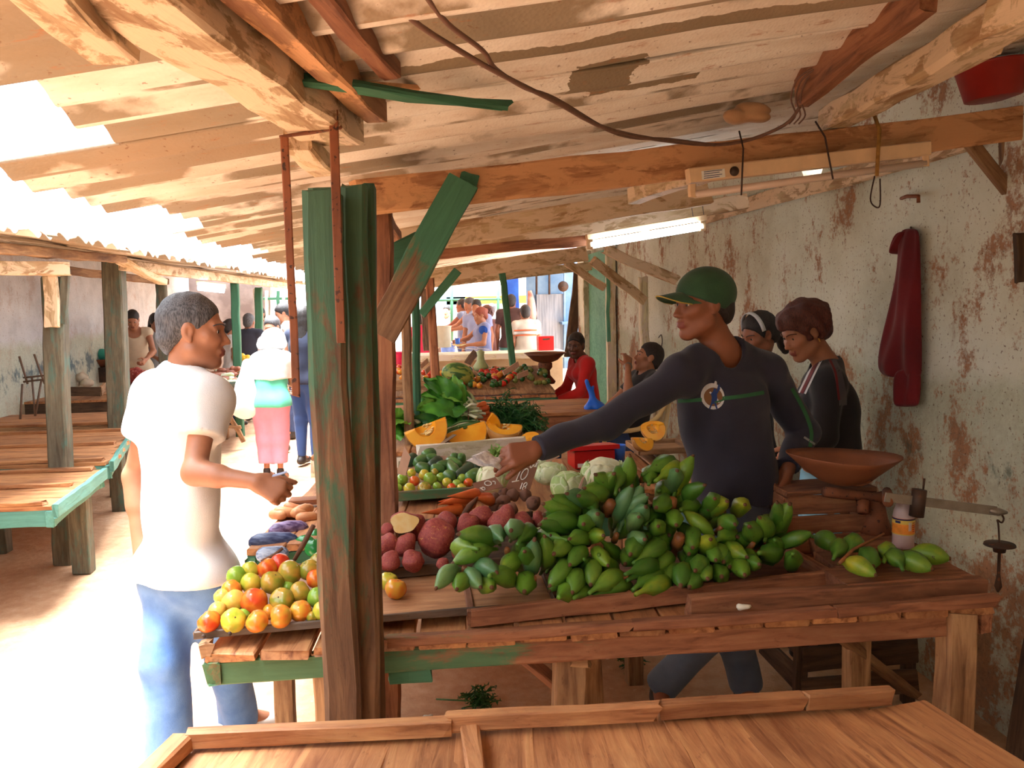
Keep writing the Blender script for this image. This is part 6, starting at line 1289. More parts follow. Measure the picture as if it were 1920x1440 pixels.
def person(label, J, sk='tan', hair='short', hm=None, top=None, bot=None, shoes=None, h=.014, f=1., sleeve=.5, off=.012, boff=.014, flare=0., hem=None, face=True, hands=None, curl=(.5, .6, .7, .8), legs=True, foldamp=.004, group=None, neck_open=.066, blen=2., hipx=.012):
    P0 = V(J['pel']); t = thing('person', label, 'person', (P0.x, P0.y, J['z0']), group); hd = J['hd']
    S = SDF(); torso_ops(S, J, -.004, f*.95); S.cap(V(J['neck'])-V(J['dep'])*.005, hd.w(0, -.016, -.055), .056*J['s'], .054*hd.s, .03); head_ops(S, hd)
    for sd in 'RL':
        arm_ops(S, J, sd, th=.93)
        wr = V(J['wr'+sd]); d = (wr-V(J['el'+sd])).normalized(); spec = (hands or {}).get(sd)
        if spec: hand_ops(S, wr, spec[0], spec[1], spec[2], *spec[3:])
        else:
            n = V(J['dep']).cross(V((0, 0, 1)))*(-1 if sd == 'R' else 1)
            if abs(n.dot(d)) > .8: n = V((0, 0, -1))
            fwd = V(J['dep']); sgn = 1 if d.cross((n-d*n.dot(d)).normalized()).dot(fwd+V((0, 0, .5))) > 0 else -1
            hand_ops(S, wr, d, n, sgn, curl)
        if legs: leg_ops(S, J, sd, th=.86 if bot else 1.); a = V(J['an'+sd]); dd = V(J.get('foot'+sd, J['dep'])); S.cap(a, a+dd*.12+V((0, 0, -.05)), .036, .028, .02)
    bd = sdf_obj('body', S, h, [SK[sk], LIPM], t, head_fm(hd))
    if hair: sdf_obj('hair', hair_ops(hd, hair), min(h, .010) if hair != 'full' or h > .01 else .006, hm or HB, t, fold=(.0075, 5, 150, (1, 1, 1)) if hair == 'full' else (.0016, 3, 170, (1, 1, .6)))
    if face: eyes(hd, t, hm or HB, h < .011)
    out = {'root': t, 'body': bd}
    if top:
        S = SDF(); torso_ops(S, J, off, f); S.cap(J['hipL'], J['hipR'], .094*f*J['s']+boff+hipx, k=.05)
        if sleeve > 0:
            for sd in 'RL': arm_ops(S, J, sd, off, sleeve, flat=True)
        n0 = V(J['neck']); dn = V(J['dep'])
        S.cap(n0+dn*.012-V((0, 0, max(0, neck_open-.066)*1.1)), n0+V((0, 0, .12))+dn*.04, neck_open*J['s'], .08, .012, sub=True)
        S.half((0, 0, -1), -(hem if hem is not None else V(J['pel']).z-.06*J['s']))
        out['top'] = sdf_obj('shirt', S, h, top, t, fold=(foldamp, sum(map(ord, label)) % 99, 34))
    if bot:
        S = SDF(); S.cap(J['hipL'], J['hipR'], .094*f*J['s']+boff*.6, k=.05); S.cap(J['pel'], J['waist'], .142*f*J['s']+boff*.4, .128*f*J['s'], .05, J['dep'], .74)
        for sd in 'RL': leg_ops(S, J, sd, boff, blen, f if f > 1 else 1., flare)
        S.half((0, 0, 1), V(J['pel']).z+.10*J['s']); out['bot'] = sdf_obj('trousers', S, h, bot, t, fold=(foldamp*1.3, sum(map(ord, label)) % 71+3, 36))
    if shoes:
        for sd in 'RL': shoe(J, sd, shoes, t, min(h, .012))
    return out
# ---- cloth set
TEE = cloth('white_tee', srgb(236, 234, 232), srgb(222, 220, 220)); DENIM = cloth('blue_denim', srgb(112, 152, 208), srgb(80, 122, 186), sc=11); DKDEN = cloth('dark_denim', srgb(44, 62, 108), srgb(70, 92, 140), sc=9); GDEN = cloth('grey_blue_denim', srgb(88, 104, 128), srgb(66, 80, 104))
NAVYT = cloth('charcoal_navy_jersey', srgb(50, 50, 66), srgb(38, 38, 54), sc=5); BLKF = cloth('black_fleece', srgb(20, 19, 24), srgb(30, 29, 34)); SHOE = plain('dark_shoe', srgb(50, 42, 40), .6); WSHOE = plain('pale_shoe', srgb(214, 206, 198), .6)
# ---- buyer
J = dict(s=1.0, z0=0., dep=V((.72, .70, 0)).normalized(), neck=P(346, 706, 2.95), shR=P(388, 752, 2.86), shL=P(292, 740, 3.05), chest=P(336, 815, 2.96), waist=P(338, 950, 2.97), pel=P(346, 1060, 2.99), elR=P(364, 886, 2.74), wrR=P(480, 903, 2.66), elL=P(252, 890, 3.10), wrL=P(264, 1040, 3.03), hipL=P(318, 1082, 3.02), hipR=P(370, 1084, 2.95), knL=P(312, 1238, 2.95), anL=P(318, 1392, 2.93), knR=P(430, 1226, 3.08), anR=P(444, 1345, 3.15), footL=V((.9, .3, 0)), footR=V((.9, .4, 0)))
J['hd'] = Hd(P(362, 622, 2.95), basis(4, -4), 1.06)
for a in ('anL', 'anR'): J[a].z = .09
hd = J['hd']
buyer = person('man in a white tee and blue jeans reaching out his hand, in the sunlit aisle', J, 'tan', 'buzz', HG, TEE, DENIM, WSHOE, .0058, 1.0, .5, .024, .020, .022, blen=2.1, hipx=.03, hem=P(370, 1082, 2.95).z, hands={'R': (V((.85, -.05, -.45)), V((-.2, .85, -.35)), 1 if V((.85, -.05, -.45)).cross(V((0, .8, -.4))).z > 0 else -1, (.9, 1.0, 1.05, 1.1), .2), 'L': (V((.1, -.1, -1)), V((.7, .6, 0)), 1, (.5, .6, .7, .8), .5)}, foldamp=.009)
cn = P(524, 889, 2.60); settag(plank('folded_note', cn+V((-.02, 0, -.004)), cn+V((.022, 0, .006)), .03, .003, plain('bluish_note', srgb(150, 160, 190), .7), None, rough=.0006), 'small folded bluish banknote between the fingers of the buyer', 'banknote')
# ---- seller
J = dict(s=1.0, z0=0., dep=V((-.22, -.97, 0)).normalized(), neck=P(1350, 652, 2.88), shR=P(1274, 704, 2.80), shL=P(1436, 696, 2.95), chest=P(1352, 775, 2.88), waist=P(1376, 880, 2.90), pel=P(1384, 968, 2.92), elR=P(1134, 794, 2.72), wrR=P(1004, 843, 2.60), elL=P(1508, 812, 2.99), wrL=P(1478, 878, 2.86), hipR=P(1362, 985, 2.92), hipL=P(1408, 985, 2.96), knR=P(1330, 1192, 2.98), anR=P(1240, 1390, 3.12), knL=P(1378, 1200, 3.02), anL=P(1398, 1400, 3.08))
for a in ('anL', 'anR'): J[a].z = .09
J['hd'] = Hd(P(1319, 572, 2.86), basis(191, -1), 1.02); hd = J['hd']
dR = (P(946, 858, 2.57)-J['wrR']).normalized(); nR = V((-.2, .8, -.6)); dL = V((-.45, -.25, -.85)); nL = V((-.75, .1, .4))
sl_ = person('young man in a green cap and navy long sleeved shirt handing over banknotes', J, 'brown', 'buzz', HB, NAVYT, GDEN, SHOE, .0058, .98, 1.97, .015, .012, .012, hem=P(1384, 938, 2.9).z, hands={'R': (dR, nR, 1 if dR.cross(nR).y < 0 else -1, (.42, .62, .74, .84), .1, 1.04), 'L': (dL, nL, 1 if dL.cross(nL).y < 0 else -1, (1.05, 1.12, 1.15, 1.2), .15)}, foldamp=.008, neck_open=.077)
R4 = Matrix([list(r)+[0] for r in hd.R]+[[0, 0, 0, 1]]); CAPM = cloth('green_cap_cloth', srgb(52, 92, 62), srgb(42, 76, 52), sc=12); PIPE = plain('yellow_piping', srgb(196, 166, 72), .7)
S = SDF(); S.ell(hd.w(0, -.012, .040), np.array((.087, .110, .094))*hd.s, hd.R, .01); nl = np.array((0, .42, -1.)); nl /= np.linalg.norm(nl); nw = hd.R @ nl; S.half(nw, float(nw @ hd.w(0, .095, .042)))
cap = sdf_obj('cap', S, .006, CAPM, sl_['root'])
vs, fs, n, m = [], [], 16, 8
for i in range(n+1):
    for j in range(m+1):
        u, v = 2*i/n-1, j/m; vs.append((.080*u*(1-.12*v*v), .052+.045*math.sqrt(max(0, 1-u*u))+.080*v*math.sqrt(max(.02, 1-u*u*.85)), .050-.012*v-.040*u*u*(1-.2*v)))
for i in range(n):
    for j in range(m): a = i*(m+1)+j; fs.append((a, a+m+1, a+m+2, a+1))
vs = [tuple(np.array(q)*hd.s) for q in vs]
br = obj('cap_brim', vs, fs, CAPM, cap, M=Matrix.Translation(V(hd.c)) @ R4, smooth=True); sm = br.modifiers.new('t', 'SOLIDIFY'); sm.thickness = .004
tube('cap_piping', [V(hd.w(*[c/hd.s for c in vs[i*(m+1)+m]])) for i in range(n+1)], .0022, PIPE, cap, 5)
# decals lying on a garment
def bvh_of(o):
    M = WM[o.name]; return BVHTree.FromPolygons([M @ v.co for v in o.data.vertices], [tuple(p.vertices) for p in o.data.polygons])
def hit(b, x, y, off=.002):
    d = ray(x, y).normalized(); r = b.ray_cast(CAM, d); return None if r[0] is None else r[0]+(r[1] if r[1].dot(d) < 0 else -r[1])*off
def decal_strip(name, b, pts, wpx, mat, par, off=.002):
    pts = spline([V((x, y, 0)) for x, y in pts], 4*len(pts)); vs, fs = [], []
    for i, p in enumerate(pts):
        tn = (pts[min(i+1, len(pts)-1)]-pts[max(0, i-1)]).normalized(); nn = V((-tn.y, tn.x, 0)); row = [hit(b, p.x+nn.x*wpx*k, p.y+nn.y*wpx*k, off) for k in (-.5, 0, .5)]
        if all(q is not None for q in row): vs += row
    for i in range(len(vs)//3-1):
        for k in (0, 1): a = i*3+k; fs.append((a, a+1, a+4, a+3))
    return obj(name, vs, fs, mat, par, smooth=True)
def decal_poly(name, b, poly, mat, par, off=.002, rings=2):
    c = (sum(p[0] for p in poly)/len(poly), sum(p[1] for p in poly)/len(poly)); vs = [hit(b, *c, off)]; n = len(poly); fs = []
    for r in range(1, rings+1):
        for p in poly: q = hit(b, c[0]+(p[0]-c[0])*r/rings, c[1]+(p[1]-c[1])*r/rings, off); vs.append(q if q is not None else vs[0])
    for i in range(n): fs.append((0, 1+i, 1+(i+1) % n))
    for r in range(rings-1):
        for i in range(n): a = 1+r*n; fs.append((a+i, a+n+i, a+n+(i+1) % n, a+(i+1) % n))
    return obj(name, vs, fs, mat, par)
def ell2(cx, cy, rx, ry, n=24, rot=0.): return [(cx+rx*math.cos(t)*math.cos(rot)-ry*math.sin(t)*math.sin(rot), cy+rx*math.cos(t)*math.sin(rot)+ry*math.sin(t)*math.cos(rot)) for t in np.linspace(0, 2*PI, n+1)[:-1]]
b = bvh_of(sl_['top']); GST = plain('green_print', srgb(46, 104, 66), .8); EMW = plain('pale_print', srgb(206, 204, 204), .8); EMB = plain('brown_print', srgb(122, 84, 52), .8); EMN = plain('blue_print', srgb(30, 58, 116), .8); GRS = plain('grey_print', srgb(150, 152, 150), .8)
decal_strip('chest_stripe', b, [(1272, 752), (1290, 751), (1316, 749)], 7, GST, sl_['top']); decal_strip('chest_stripe', b, [(1354, 747), (1390, 743), (1432, 736)], 7, GST, sl_['top'])
em = decal_poly('chest_emblem', b, ell2(1336, 743, 22, 25, 26, -.4), EMW, sl_['top'], .002, 3); settag(em, 'pale oval emblem with a blue ball player')
decal_poly('emblem_ball', b, ell2(1337, 744, 18, 17, 22, .5), EMB, em, .0032, 3); decal_strip('emblem_stitch', b, [(1330, 735), (1341, 744), (1349, 755)], 3, EMW, em, .0042)
decal_poly('emblem_figure', b, [(1338, 728), (1343, 730), (1342, 735), (1347, 729), (1346, 722), (1349, 721), (1350, 730), (1344, 739), (1345, 748), (1343, 756), (1346, 766), (1343, 766), (1339, 756), (1335, 758), (1332, 766), (1329, 765), (1333, 754), (1334, 744), (1332, 738), (1336, 734)], EMN, em, .0046, 2)
decal_poly('emblem_racket', b, ell2(1341, 719, 2.6, 4.5, 12), EMW, em, .004, 1); decal_strip('emblem_line', b, [(1340, 754), (1352, 751), (1360, 748)], 3, GST, em, .0046)
decal_strip('sleeve_stripe', b, [(1484, 728), (1500, 756), (1514, 786), (1521, 812), (1518, 838)], 7, GST, sl_['top']); decal_strip('sleeve_mark', b, [(1507, 820), (1518, 827), (1527, 833)], 4, GRS, sl_['top'])
# banknotes
NOTE = mottled('worn_banknote', srgb(244, 240, 240), srgb(206, 196, 198), 60, .42, .6, axis=(1, 1, 1), rough=.8)
for k, (q, lb) in enumerate((([(884, 856), (908, 846), (944, 862), (930, 876)], 'upper banknote in the hand of the seller'), ([(874, 866), (900, 852), (948, 868), (936, 880)], 'lower banknote fanned out in the hand of the seller'))):
    ds = (2.52, 2.56, 2.58, 2.54); c = [P(x, y, ds[i]+.006*k) for i, (x, y) in enumerate(q)]; n = 8; vs, fs = [], []
    for i in range(n+1):
        for j in range(5): vs.append(c[0].lerp(c[1], j/4).lerp(c[3].lerp(c[2], j/4), i/n)+V((0, 0, .004*math.sin(i*1.1+k))))
    for i in range(n):
        for j in range(4): a = i*5+j; fs.append((a, a+1, a+6, a+5))
    o = settag(obj('banknote', vs, fs, NOTE, smooth=True), lb, 'banknote'); m_ = o.modifiers.new('t', 'SOLIDIFY'); m_.thickness = .0012
# ---- woman in the black jacket
J = dict(s=.93, z0=0., bust=True, dep=V((-.97, -.2, 0)).normalized(), neck=P(1550, 684, 3.56), shL=P(1556, 722, 3.40), shR=P(1535, 722, 3.72), chest=P(1548, 775, 3.56), waist=P(1552, 850, 3.56), pel=P(1556, 920, 3.58), elL=P(1546, 818, 3.36), wrL=P(1492, 852, 3.38), elR=P(1520, 815, 3.72), wrR=P(1482, 850, 3.6), hipL=P(1554, 935, 3.5), hipR=P(1550, 935, 3.64), knL=P(1536, 1090, 3.46), anL=P(1540, 1240, 3.5), knR=P(1510, 1090, 3.62), anR=P(1512, 1240, 3.66))
for a in ('anL', 'anR'): J[a].z = .09
J['hd'] = Hd(P(1507, 622, 3.55), basis(190, -24), 1.0)
LBL = cloth('light_blue_cotton', srgb(136, 196, 226), srgb(110, 170, 206))
wj = person('woman with short curly dark hair in a black sports jacket looking down by the wall', J, 'tan', 'full', HR, BLKF, LBL, SHOE, .009, 1.12, 1.95, .02, .02, .0, hem=P(1550, 842, 3.5).z, neck_open=.07)
b = bvh_of(wj['top']); REDS = plain('maroon_stripe', srgb(110, 26, 34), .8); PANEL = cloth('grey_jacket_panel', srgb(78, 72, 78), srgb(62, 58, 64))
sp_ = [(1541, 664), (1530, 684), (1515, 715), (1504, 738)]
for dx, w_, m in ((-5, 3.5, EMW), (0, 6, REDS), (6, 3.5, EMW)): decal_strip('jacket_stripe', b, [(x+dx, y+dx*.2) for x, y in sp_], w_, m, wj['top'], .003)
decal_strip('jacket_panel', b, [(1560, 676), (1570, 700), (1578, 735), (1580, 760)], 15, PANEL, wj['top'], .003); decal_strip('panel_piping', b, [(1551, 668), (1566, 700), (1572, 750)], 4, REDS, wj['top'], .004)
tube('earring', [V(wj['root'].location)*0+V(J['hd'].w(-.084, -.004, -.032)), V(J['hd'].w(-.085, -.004, -.048))], .003, plain('gold', srgb(220, 180, 90), .3, Metallic=1.), wj['root'], 8)
# girl with the white headband
J = standJ(P(1428, 620, 4.5).x, 4.5, 190, 1.6, 0, -22, .3, sit=.52, fem=True); J['hd'] = Hd(P(1424, 628, 4.5), basis(196, -18), 1.02)
g_ = person('girl with a white headband and dark ponytail half hidden behind the seller', J, 'brown', 'pony', HB, cloth('dark_top', srgb(40, 40, 54)), LBL, SHOE, .010, .95, .5)
hd = J['hd']; vs, fs = [], []
for i in range(25):
    a = PI*i/24; c, s_ = math.cos(a), math.sin(a)
    for dy in (-.012, .012): vs.append(V(hd.w(.088*c, .030+dy-.03*s_*0, .036+.104*s_)))
fs = [(2*i, 2*i+1, 2*i+3, 2*i+2) for i in range(24)]; o = obj('headband', vs, fs, cloth('white_band', srgb(220, 220, 222)), g_['root'], smooth=True); m_ = o.modifiers.new('t', 'SOLIDIFY'); m_.thickness = .005; m_.offset = 0
# ---------------------------------------------------------------- the crowd further off
def crown(px, py, Y): p = P(px, py, Y); return p.x, p.z
C_ = lambda n, *c: cloth(n, srgb(*c))
FWD = ((.02, .20, -.18), (-.05, .40, -.22)); FOLD = ((.08, .10, -.24), (-.12, .28, -.16)); WORK = ((.06, .08, -.26), (-.02, .30, -.36)); UPH = ((.06, .22, -.12), (-.06, .22, .12))
def folk(label, px, py, Y, yaw, top, bot=None, sk='tan', hair='short', hm=None, h=.016, hy=0, hp=0, lean=0., sit=None, aR=None, aL=None, fem=False, f=1., sleeve=.5, z0=0., H=None, **k):
    x, z = crown(px, py, Y); HH = (H or (z-z0)) if sit is None else 1.66
    if sit is not None: z0 = z-(sit+.11+.51)*HH/1.7-.245
    J = standJ(x, Y, yaw, HH, hy, hp, lean, sit, max(0., z0) if sit is None else z0, aR, aL, fem, bust=fem)
    r = person(label, J, sk, hair, hm, top, bot or DKDEN, SHOE, h, f, sleeve, **k); r['J'] = J; return r
folk('man in a pale tank top looking down behind the butcher counter', 252, 584, 11.5, -80, C_('cream_tank', 226, 206, 176), None, 'tan', 'short', h=.012, hp=-28, lean=.35, aR=WORK, aL=WORK, sleeve=0, neck_open=.10, f=.98)
folk('dark haired woman in grey and red behind the butcher', 290, 592, 12.4, -50, C_('grey_red_top', 150, 150, 150), None, 'tan', 'long', fem=True, hp=-15, aR=WORK)
folk('person in a black tank top right of the third left post', 322, 606, 11.8, 200, C_('black_tank', 26, 26, 32), None, 'tan', 'bun', fem=True, sleeve=0)
folk('woman in a white tee behind the face of the buyer', 430, 604, 11.95, 30, C_('white_tee_far', 232, 230, 230), None, 'tan', 'bun', fem=True, sleeve=.45)
folk('man in a dark navy shirt with his back turned beside the green post', 465, 592, 12.4, 80, C_('dark_navy_shirt', 44, 46, 60), None, 'brown', 'short', HG)
folk('man with dark hair and a pale shirt looking down in the far aisle', 534, 571, 10.6, 200, C_('pale_shirt', 236, 232, 228), None, 'tan', 'short', hp=-20)
folk('person with short hair and a pale pink top before the pale shirted man', 512, 598, 9.6, 250, C_('pink_white_top', 238, 214, 212), None, 'light', 'short', HG, fem=True, hp=-15)
PINK = C_('pink_trousers', 236, 150, 176); MINT = C_('mint_top', 100, 204, 170)
w_ = folk('stout woman in a white hat, white shawl and pink trousers walking away', 500, 632, 8.0, 75, MINT, PINK, 'tan', None, h=.012, fem=True, f=1.3, sleeve=.4, boff=.03, lean=.25, hp=-25, aR=WORK, blen=1.7)
hd = w_['J']['hd']; S = SDF(); S.ell(hd.w(0, -.012, .03), (.115, .13, .12), hd.R, .02); S.cap(hd.w(-.1, -.03, -.02), hd.w(.1, -.03, -.02), .05, .05, .04); sdf_obj('white_hat', S, .012, TEE, w_['root'], fold=(.006, 5, 40))
S = SDF(); J = w_['J']; torso_ops(S, J, .045, 1.22);
for sd in 'RL': arm_ops(S, J, sd, .03, .8)
S.half((0, 0, -1), -(J['waist'].z+.10)); sdf_obj('white_shawl', S, .013, TEE, w_['root'], fold=(.012, 8, 26))
vs = SDF(); c = P(462, 742, 7.95); vs.ell(c, (.11, .09, .17), k=.05); vs.ell(c+V((-.03, 0, -.12)), (.12, .09, .10), k=.05); vs.cap(c+V((0, 0, .12)), c+V((.03, 0, .30)), .07, .05, .05); settag(sdf_obj('shopping_bag', vs, .012, TEE, None, fold=(.010, 6, 40)), 'white shopping bag hanging left of the stout woman', 'bag')
folk('long haired woman in navy top and blue jeans seen from behind beside the near post', 566, 578, 8.75, 70, C_('navy_vest', 36, 42, 66), C_('mid_denim', 52, 84, 146), 'tan', 'long', h=.011, fem=True, f=1.12, sleeve=.2, boff=.008, hem=None)
folk('far person with dark hair and a pale top beside the white cloth', 488, 578, 14.2, 250, C_('pale_top_far', 226, 214, 206), None, 'tan', 'short')
# beyond the right stalls
folk('far man in a grey blue sleeveless shirt, leftmost of the group at the cooking stall', 868, 561, 14.6, 160, C_('grey_blue_a', 128, 146, 182), None, 'brown', 'short', sleeve=0.05, aL=FWD)
folk('far bald headed man in a grey blue sleeveless shirt serving food', 883, 558, 13.9, 200, C_('grey_blue_b', 140, 156, 196), None, 'tan', 'buzz', HG, sleeve=0.05, aR=FWD, aL=FWD, hp=-15)
folk('far man in a pale blue shirt facing the camera behind the auburn haired woman', 894, 563, 13.1, 250, C_('pale_blue_c', 156, 168, 214), None, 'tan', 'short', hp=-10)
wb = folk('auburn haired woman in a light blue blouse with bright blue sleeves holding a plate', 904, 580, 12.4, 195, C_('lilac_blue_blouse', 140, 150, 200), None, 'tan', 'bun', HA, fem=True, f=1.18, aR=FWD, aL=((.06, .06, -.26), (-.02, .34, -.28)), hp=-8, sleeve=.3)
b = bvh_of(wb['top']); pl = wb['J']['wrL']; vs, fs = lathe_geo([(.04, 0), (.09, .015), (.11, .03), (.1, .028), (.04, .006)], 20)
settag(obj('plate', vs, fs, plain('pale_plate', srgb(226, 214, 160), .4), M=Matrix.Translation(V(pl)+V((-.10, 0, -.01))), smooth=True), 'pale plate of food in the hands of the woman in the blue blouse', 'plate')
decal_poly('blue_patch', b, ell2(906, 619, 8, 8, 14), C_('bright_blue_sleeve', 30, 84, 190), wb['top'], .012, 2)
folk('brown haired woman in brown behind the woman in the blue blouse', 914, 577, 14.0, 120, C_('brown_top', 112, 62, 50), None, 'tan', 'full', HR, fem=True)
folk('grey haired man in a white shirt far out in the daylight', 922, 571, 16.5, 90, C_('white_shirt_far', 236, 236, 238), None, 'light', 'short', HG)
folk('tall man in a dark brown shirt seen from behind beside the striped shirt', 958, 552, 13.15, 80, C_('dark_brown_shirt', 74, 48, 46), C_('teal_trousers', 80, 150, 140), 'brown', 'short', f=1.05, sleeve=.6)
sm = folk('man in a white polo with orange stripes seen from behind at the counter', 985, 575, 12.35, 95, C_('offwhite_polo', 214, 208, 196), None, 'tan', 'short', f=1.12, h=.012, sleeve=.6)
b = bvh_of(sm['top']); ORS = plain('orange_stripe', srgb(220, 110, 70), .8)
for y in (619, 628): decal_strip('polo_stripe', b, [(964, y+1), (985, y), (1006, y)], 2.6, ORS, sm['top'], .01)
decal_strip('polo_stripe', b, [(964, 624.5), (985, 623.5), (1006, 623.5)], 4, EMW, sm['top'], .01)
folk('small child in pink among the far daylight', 838, 575, 17.5, 250, C_('pink_child', 232, 170, 180), None, 'light', 'short', HB)
folk('person in a crimson top far left behind the ragged post', 790, 590, 14.0, 60, C_('crimson_top', 206, 40, 84), None, 'tan', 'short')
REDC = C_('red_cardigan', 214, 34, 34)
folk('woman in a red cardigan with her hair tied up, sitting behind the empty table', 1104, 624, 7.9, 192, REDC, DKDEN, 'dark', 'bun', h=.010, hy=48, hp=-4, sit=.62, fem=True, f=.92, sleeve=1.95, lean=.25, aR=WORK, aL=((.06, .1, -.26), (-.04, .30, -.34)))
mh = folk('person in black resting a hand over the face in a cream plastic chair', 1180, 644, 6.35, 190, C_('black_tee', 26, 26, 32), DKDEN, 'tan', 'short', h=.010, hp=18, hy=-10, sit=.56, sleeve=.55, lean=-.45, aR=((.05, .20, -.20), (-.02, .36, -.30)), aL=((.04, .26, -.12), (-.10, .20, .12)))
w2 = V(mh['J']['wrL']); vs, fs = lathe_geo([(.034, -.012), (.037, 0), (.034, .012)], 16); obj('wristwatch', vs, fs, STEEL, mh['root'], M=Matrix.Translation(w2) @ rotm(V((0, 0, 0)), V((0, 0, 1))) @ RY(0), smooth=True)
CRM = plain('cream_plastic', srgb(222, 196, 140), .4, .06); pj = mh['J']['pel']; pc_ = thing('plastic_chair', 'cream plastic armchair under the person resting a hand over the face', 'chair', (pj.x, pj.y, 0)); zs = pj.z-.13
plank('seat', V((pj.x-.22, pj.y, zs)), V((pj.x+.2, pj.y, zs)), .42, .02, CRM, pc_)
for sgn in (-1, 1):
    tube('armrest', spline([V((pj.x-.26, pj.y+.23*sgn, zs-.0)), V((pj.x-.24, pj.y+.24*sgn, zs+.2)), V((pj.x+.0, pj.y+.25*sgn, zs+.23)), V((pj.x+.18, pj.y+.23*sgn, zs+.34)), V((pj.x+.26, pj.y+.2*sgn, zs+.5))], 16), .018, CRM, pc_, 8)
    for dx in (-.2, .2): tube('leg', [V((pj.x+dx, pj.y+.2*sgn, 0)), V((pj.x+dx*.95, pj.y+.19*sgn, zs))], .02, CRM, pc_, 8)
for k in range(5): plank('back_slat', V((pj.x+.2, pj.y-.16+.08*k, zs)), V((pj.x+.29, pj.y-.16+.08*k, zs+.5)), .05, .012, CRM, pc_)
# stools carrying the seated folk
# ---------------------------------------------------------------- far end: kiosk, doorway, street
BLU = mottled('bright_blue_paint', srgb(26, 84, 190), srgb(40, 104, 206), 4); PBL = mottled('pale_blue_paint', srgb(86, 124, 164), srgb(116, 150, 182), 4, .35, .65, srgb(100, 110, 120), .6, 30, .68); ZINC = mottled('zinc_sheet', srgb(112, 120, 132), srgb(140, 146, 156), 3, axis=(9, 9, .6), rough=.6)
def flat(name, x0, y0, x1, y1, Y, t, mat, par=None):
    a, b = P(x0, y0, Y), P(x1, y1, Y); vs, fs = boxg(((a.x+b.x)/2, Y+t/2, (a.z+b.z)/2), (abs(b.x-a.x), t, abs(b.z-a.z))); return obj(name, vs, fs, mat, par)
kq = thing('blue_kiosk', 'pale blue metal kiosk with a zinc door at the far right end', 'kiosk', (2.3, 13.6, 0))
flat('wall_panel', 986, 488, 1096, 690, 13.5, .06, PBL, kq); flat('door', 1006, 552, 1058, 668, 13.44, .05, ZINC, kq); flat('blue_panel', 950, 520, 976, 690, 13.45, .08, BLU, kq)
for x in (1006, 1030, 1058, 1080): tube('frame_bar', [P(x, 492, 13.4), P(x, 552 if x < 1058 else 690, 13.4)], .018, PBL if x > 1050 else IRON, kq, 6)
flat('shelf', 1054, 604, 1078, 608, 13.2, .25, PBL, kq)
hc = settag(tube('hanging_carcass', [P(993, 545, 12.9), P(996, 565, 12.9), P(998, 590, 12.9), P(1000, 606, 12.9)], [.03, .06, .075, .03], mottled('pale_carcass', srgb(206, 170, 158), srgb(178, 110, 100), 6), None, 10), 'pale carcass hanging before the far kiosk beside the striped shirt', 'meat'); 
settag(tube('hanging_pan', [P(1056, 537, 13.2), P(1056, 537, 13.15)], [.085, .085], IRON, None, 18), 'round dark pan hanging on the far kiosk', 'pan')
settag(obj('door_1', *boxg((2.095, 9.4, 1.1), (.05, 1.15, 2.2)), W_TURQ), kind='structure')
for y in (8.78, 10.02): settag(plank('trim_1' if y < 9 else 'trim_2', V((2.06, y, 0)), V((2.06, y, 2.25)), .10, .06, W_WHITE), kind='structure')
beam('leaning_pole', 'dark brown pole leaning between the kiosk and the turquoise door', P(1068, 668, 11.0), P(1086, 510, 11.0), .14, .05, W_DARK, 'pole', up=(0, -1, 0))
beam('painted_board', 'turquoise board upright left of the whitewashed wall', P(1140, 500, 8.3), P(1141, 640, 8.3), .04, .03, W_TURQ, 'board', up=(0, -1, 0))
for k, (x0, x1) in enumerate(((816, 822), (846, 849), (930, 934))): pass
gr = thing('window_grille', 'dark green bars across the bright far opening', 'grille', P(870, 600, 16.0)); 
for x in (847, 934): tube('bar', [P(x, 530, 16.), P(x, 640, 16.)], .03, W_GRN, gr, 6)
for y in (562,): tube('bar', [P(816, y+1, 16.), P(940, y-1, 16.)], .028, W_GRN, gr, 6)
# street outside
YELP = plain('yellow_paint', srgb(240, 190, 40), .5, .05); WPAINT = plain('white_paint', srgb(240, 240, 238), .5, .03); SKYB = plain('light_blue_paint', srgb(150, 205, 236), .5, .05); PNKW = mottled('pink_wall', srgb(206, 150, 146), srgb(190, 130, 128), 6)
bus = thing('bus', 'white bus with a yellow band out in the street beyond the market', 'bus', P(870, 640, 24.).xy.to_3d()); x0, x1 = P(812, 600, 24).x, P(960, 600, 24).x
vs, fs = boxg(((x0+x1)/2, 25.2, 1.55), (x1-x0+2.2, 2.4, 2.2)); obj('bus_body', vs, fs, WPAINT, bus); vs, fs = boxg(((x0+x1)/2+.7, 23.97, 1.72), (x1-x0+.6, .05, .22)); obj('yellow_band', vs, fs, YELP, bus); vs, fs = boxg((x0+.3, 23.97, 1.35), (1.3, .05, 1.1)); obj('blue_panel', vs, fs, SKYB, bus)
for x in (x0, x1): vs, fs = lathe_geo([(.45, -.12), (.5, -.1), (.5, .1), (.45, .12)], 20); obj('wheel', vs, fs, IRON, bus, M=Matrix.Translation(V((x, 24.2, .5))) @ RX(90), smooth=True)
hs = thing('street_building', 'pink walled house across the street beyond the bus', 'building', (4.6, 30.5, 0)); vs, fs = boxg((5.2, 31, 2.6), (6.5, 1.0, 5.2)); obj('wall', vs, fs, PNKW, hs)
for k in range(14): vs, fs = boxg((2.2+.13*k, 30.46, 2.7), (.045, .06, 1.2)); obj('shutter_bar', vs, fs, W_WHITE, hs)
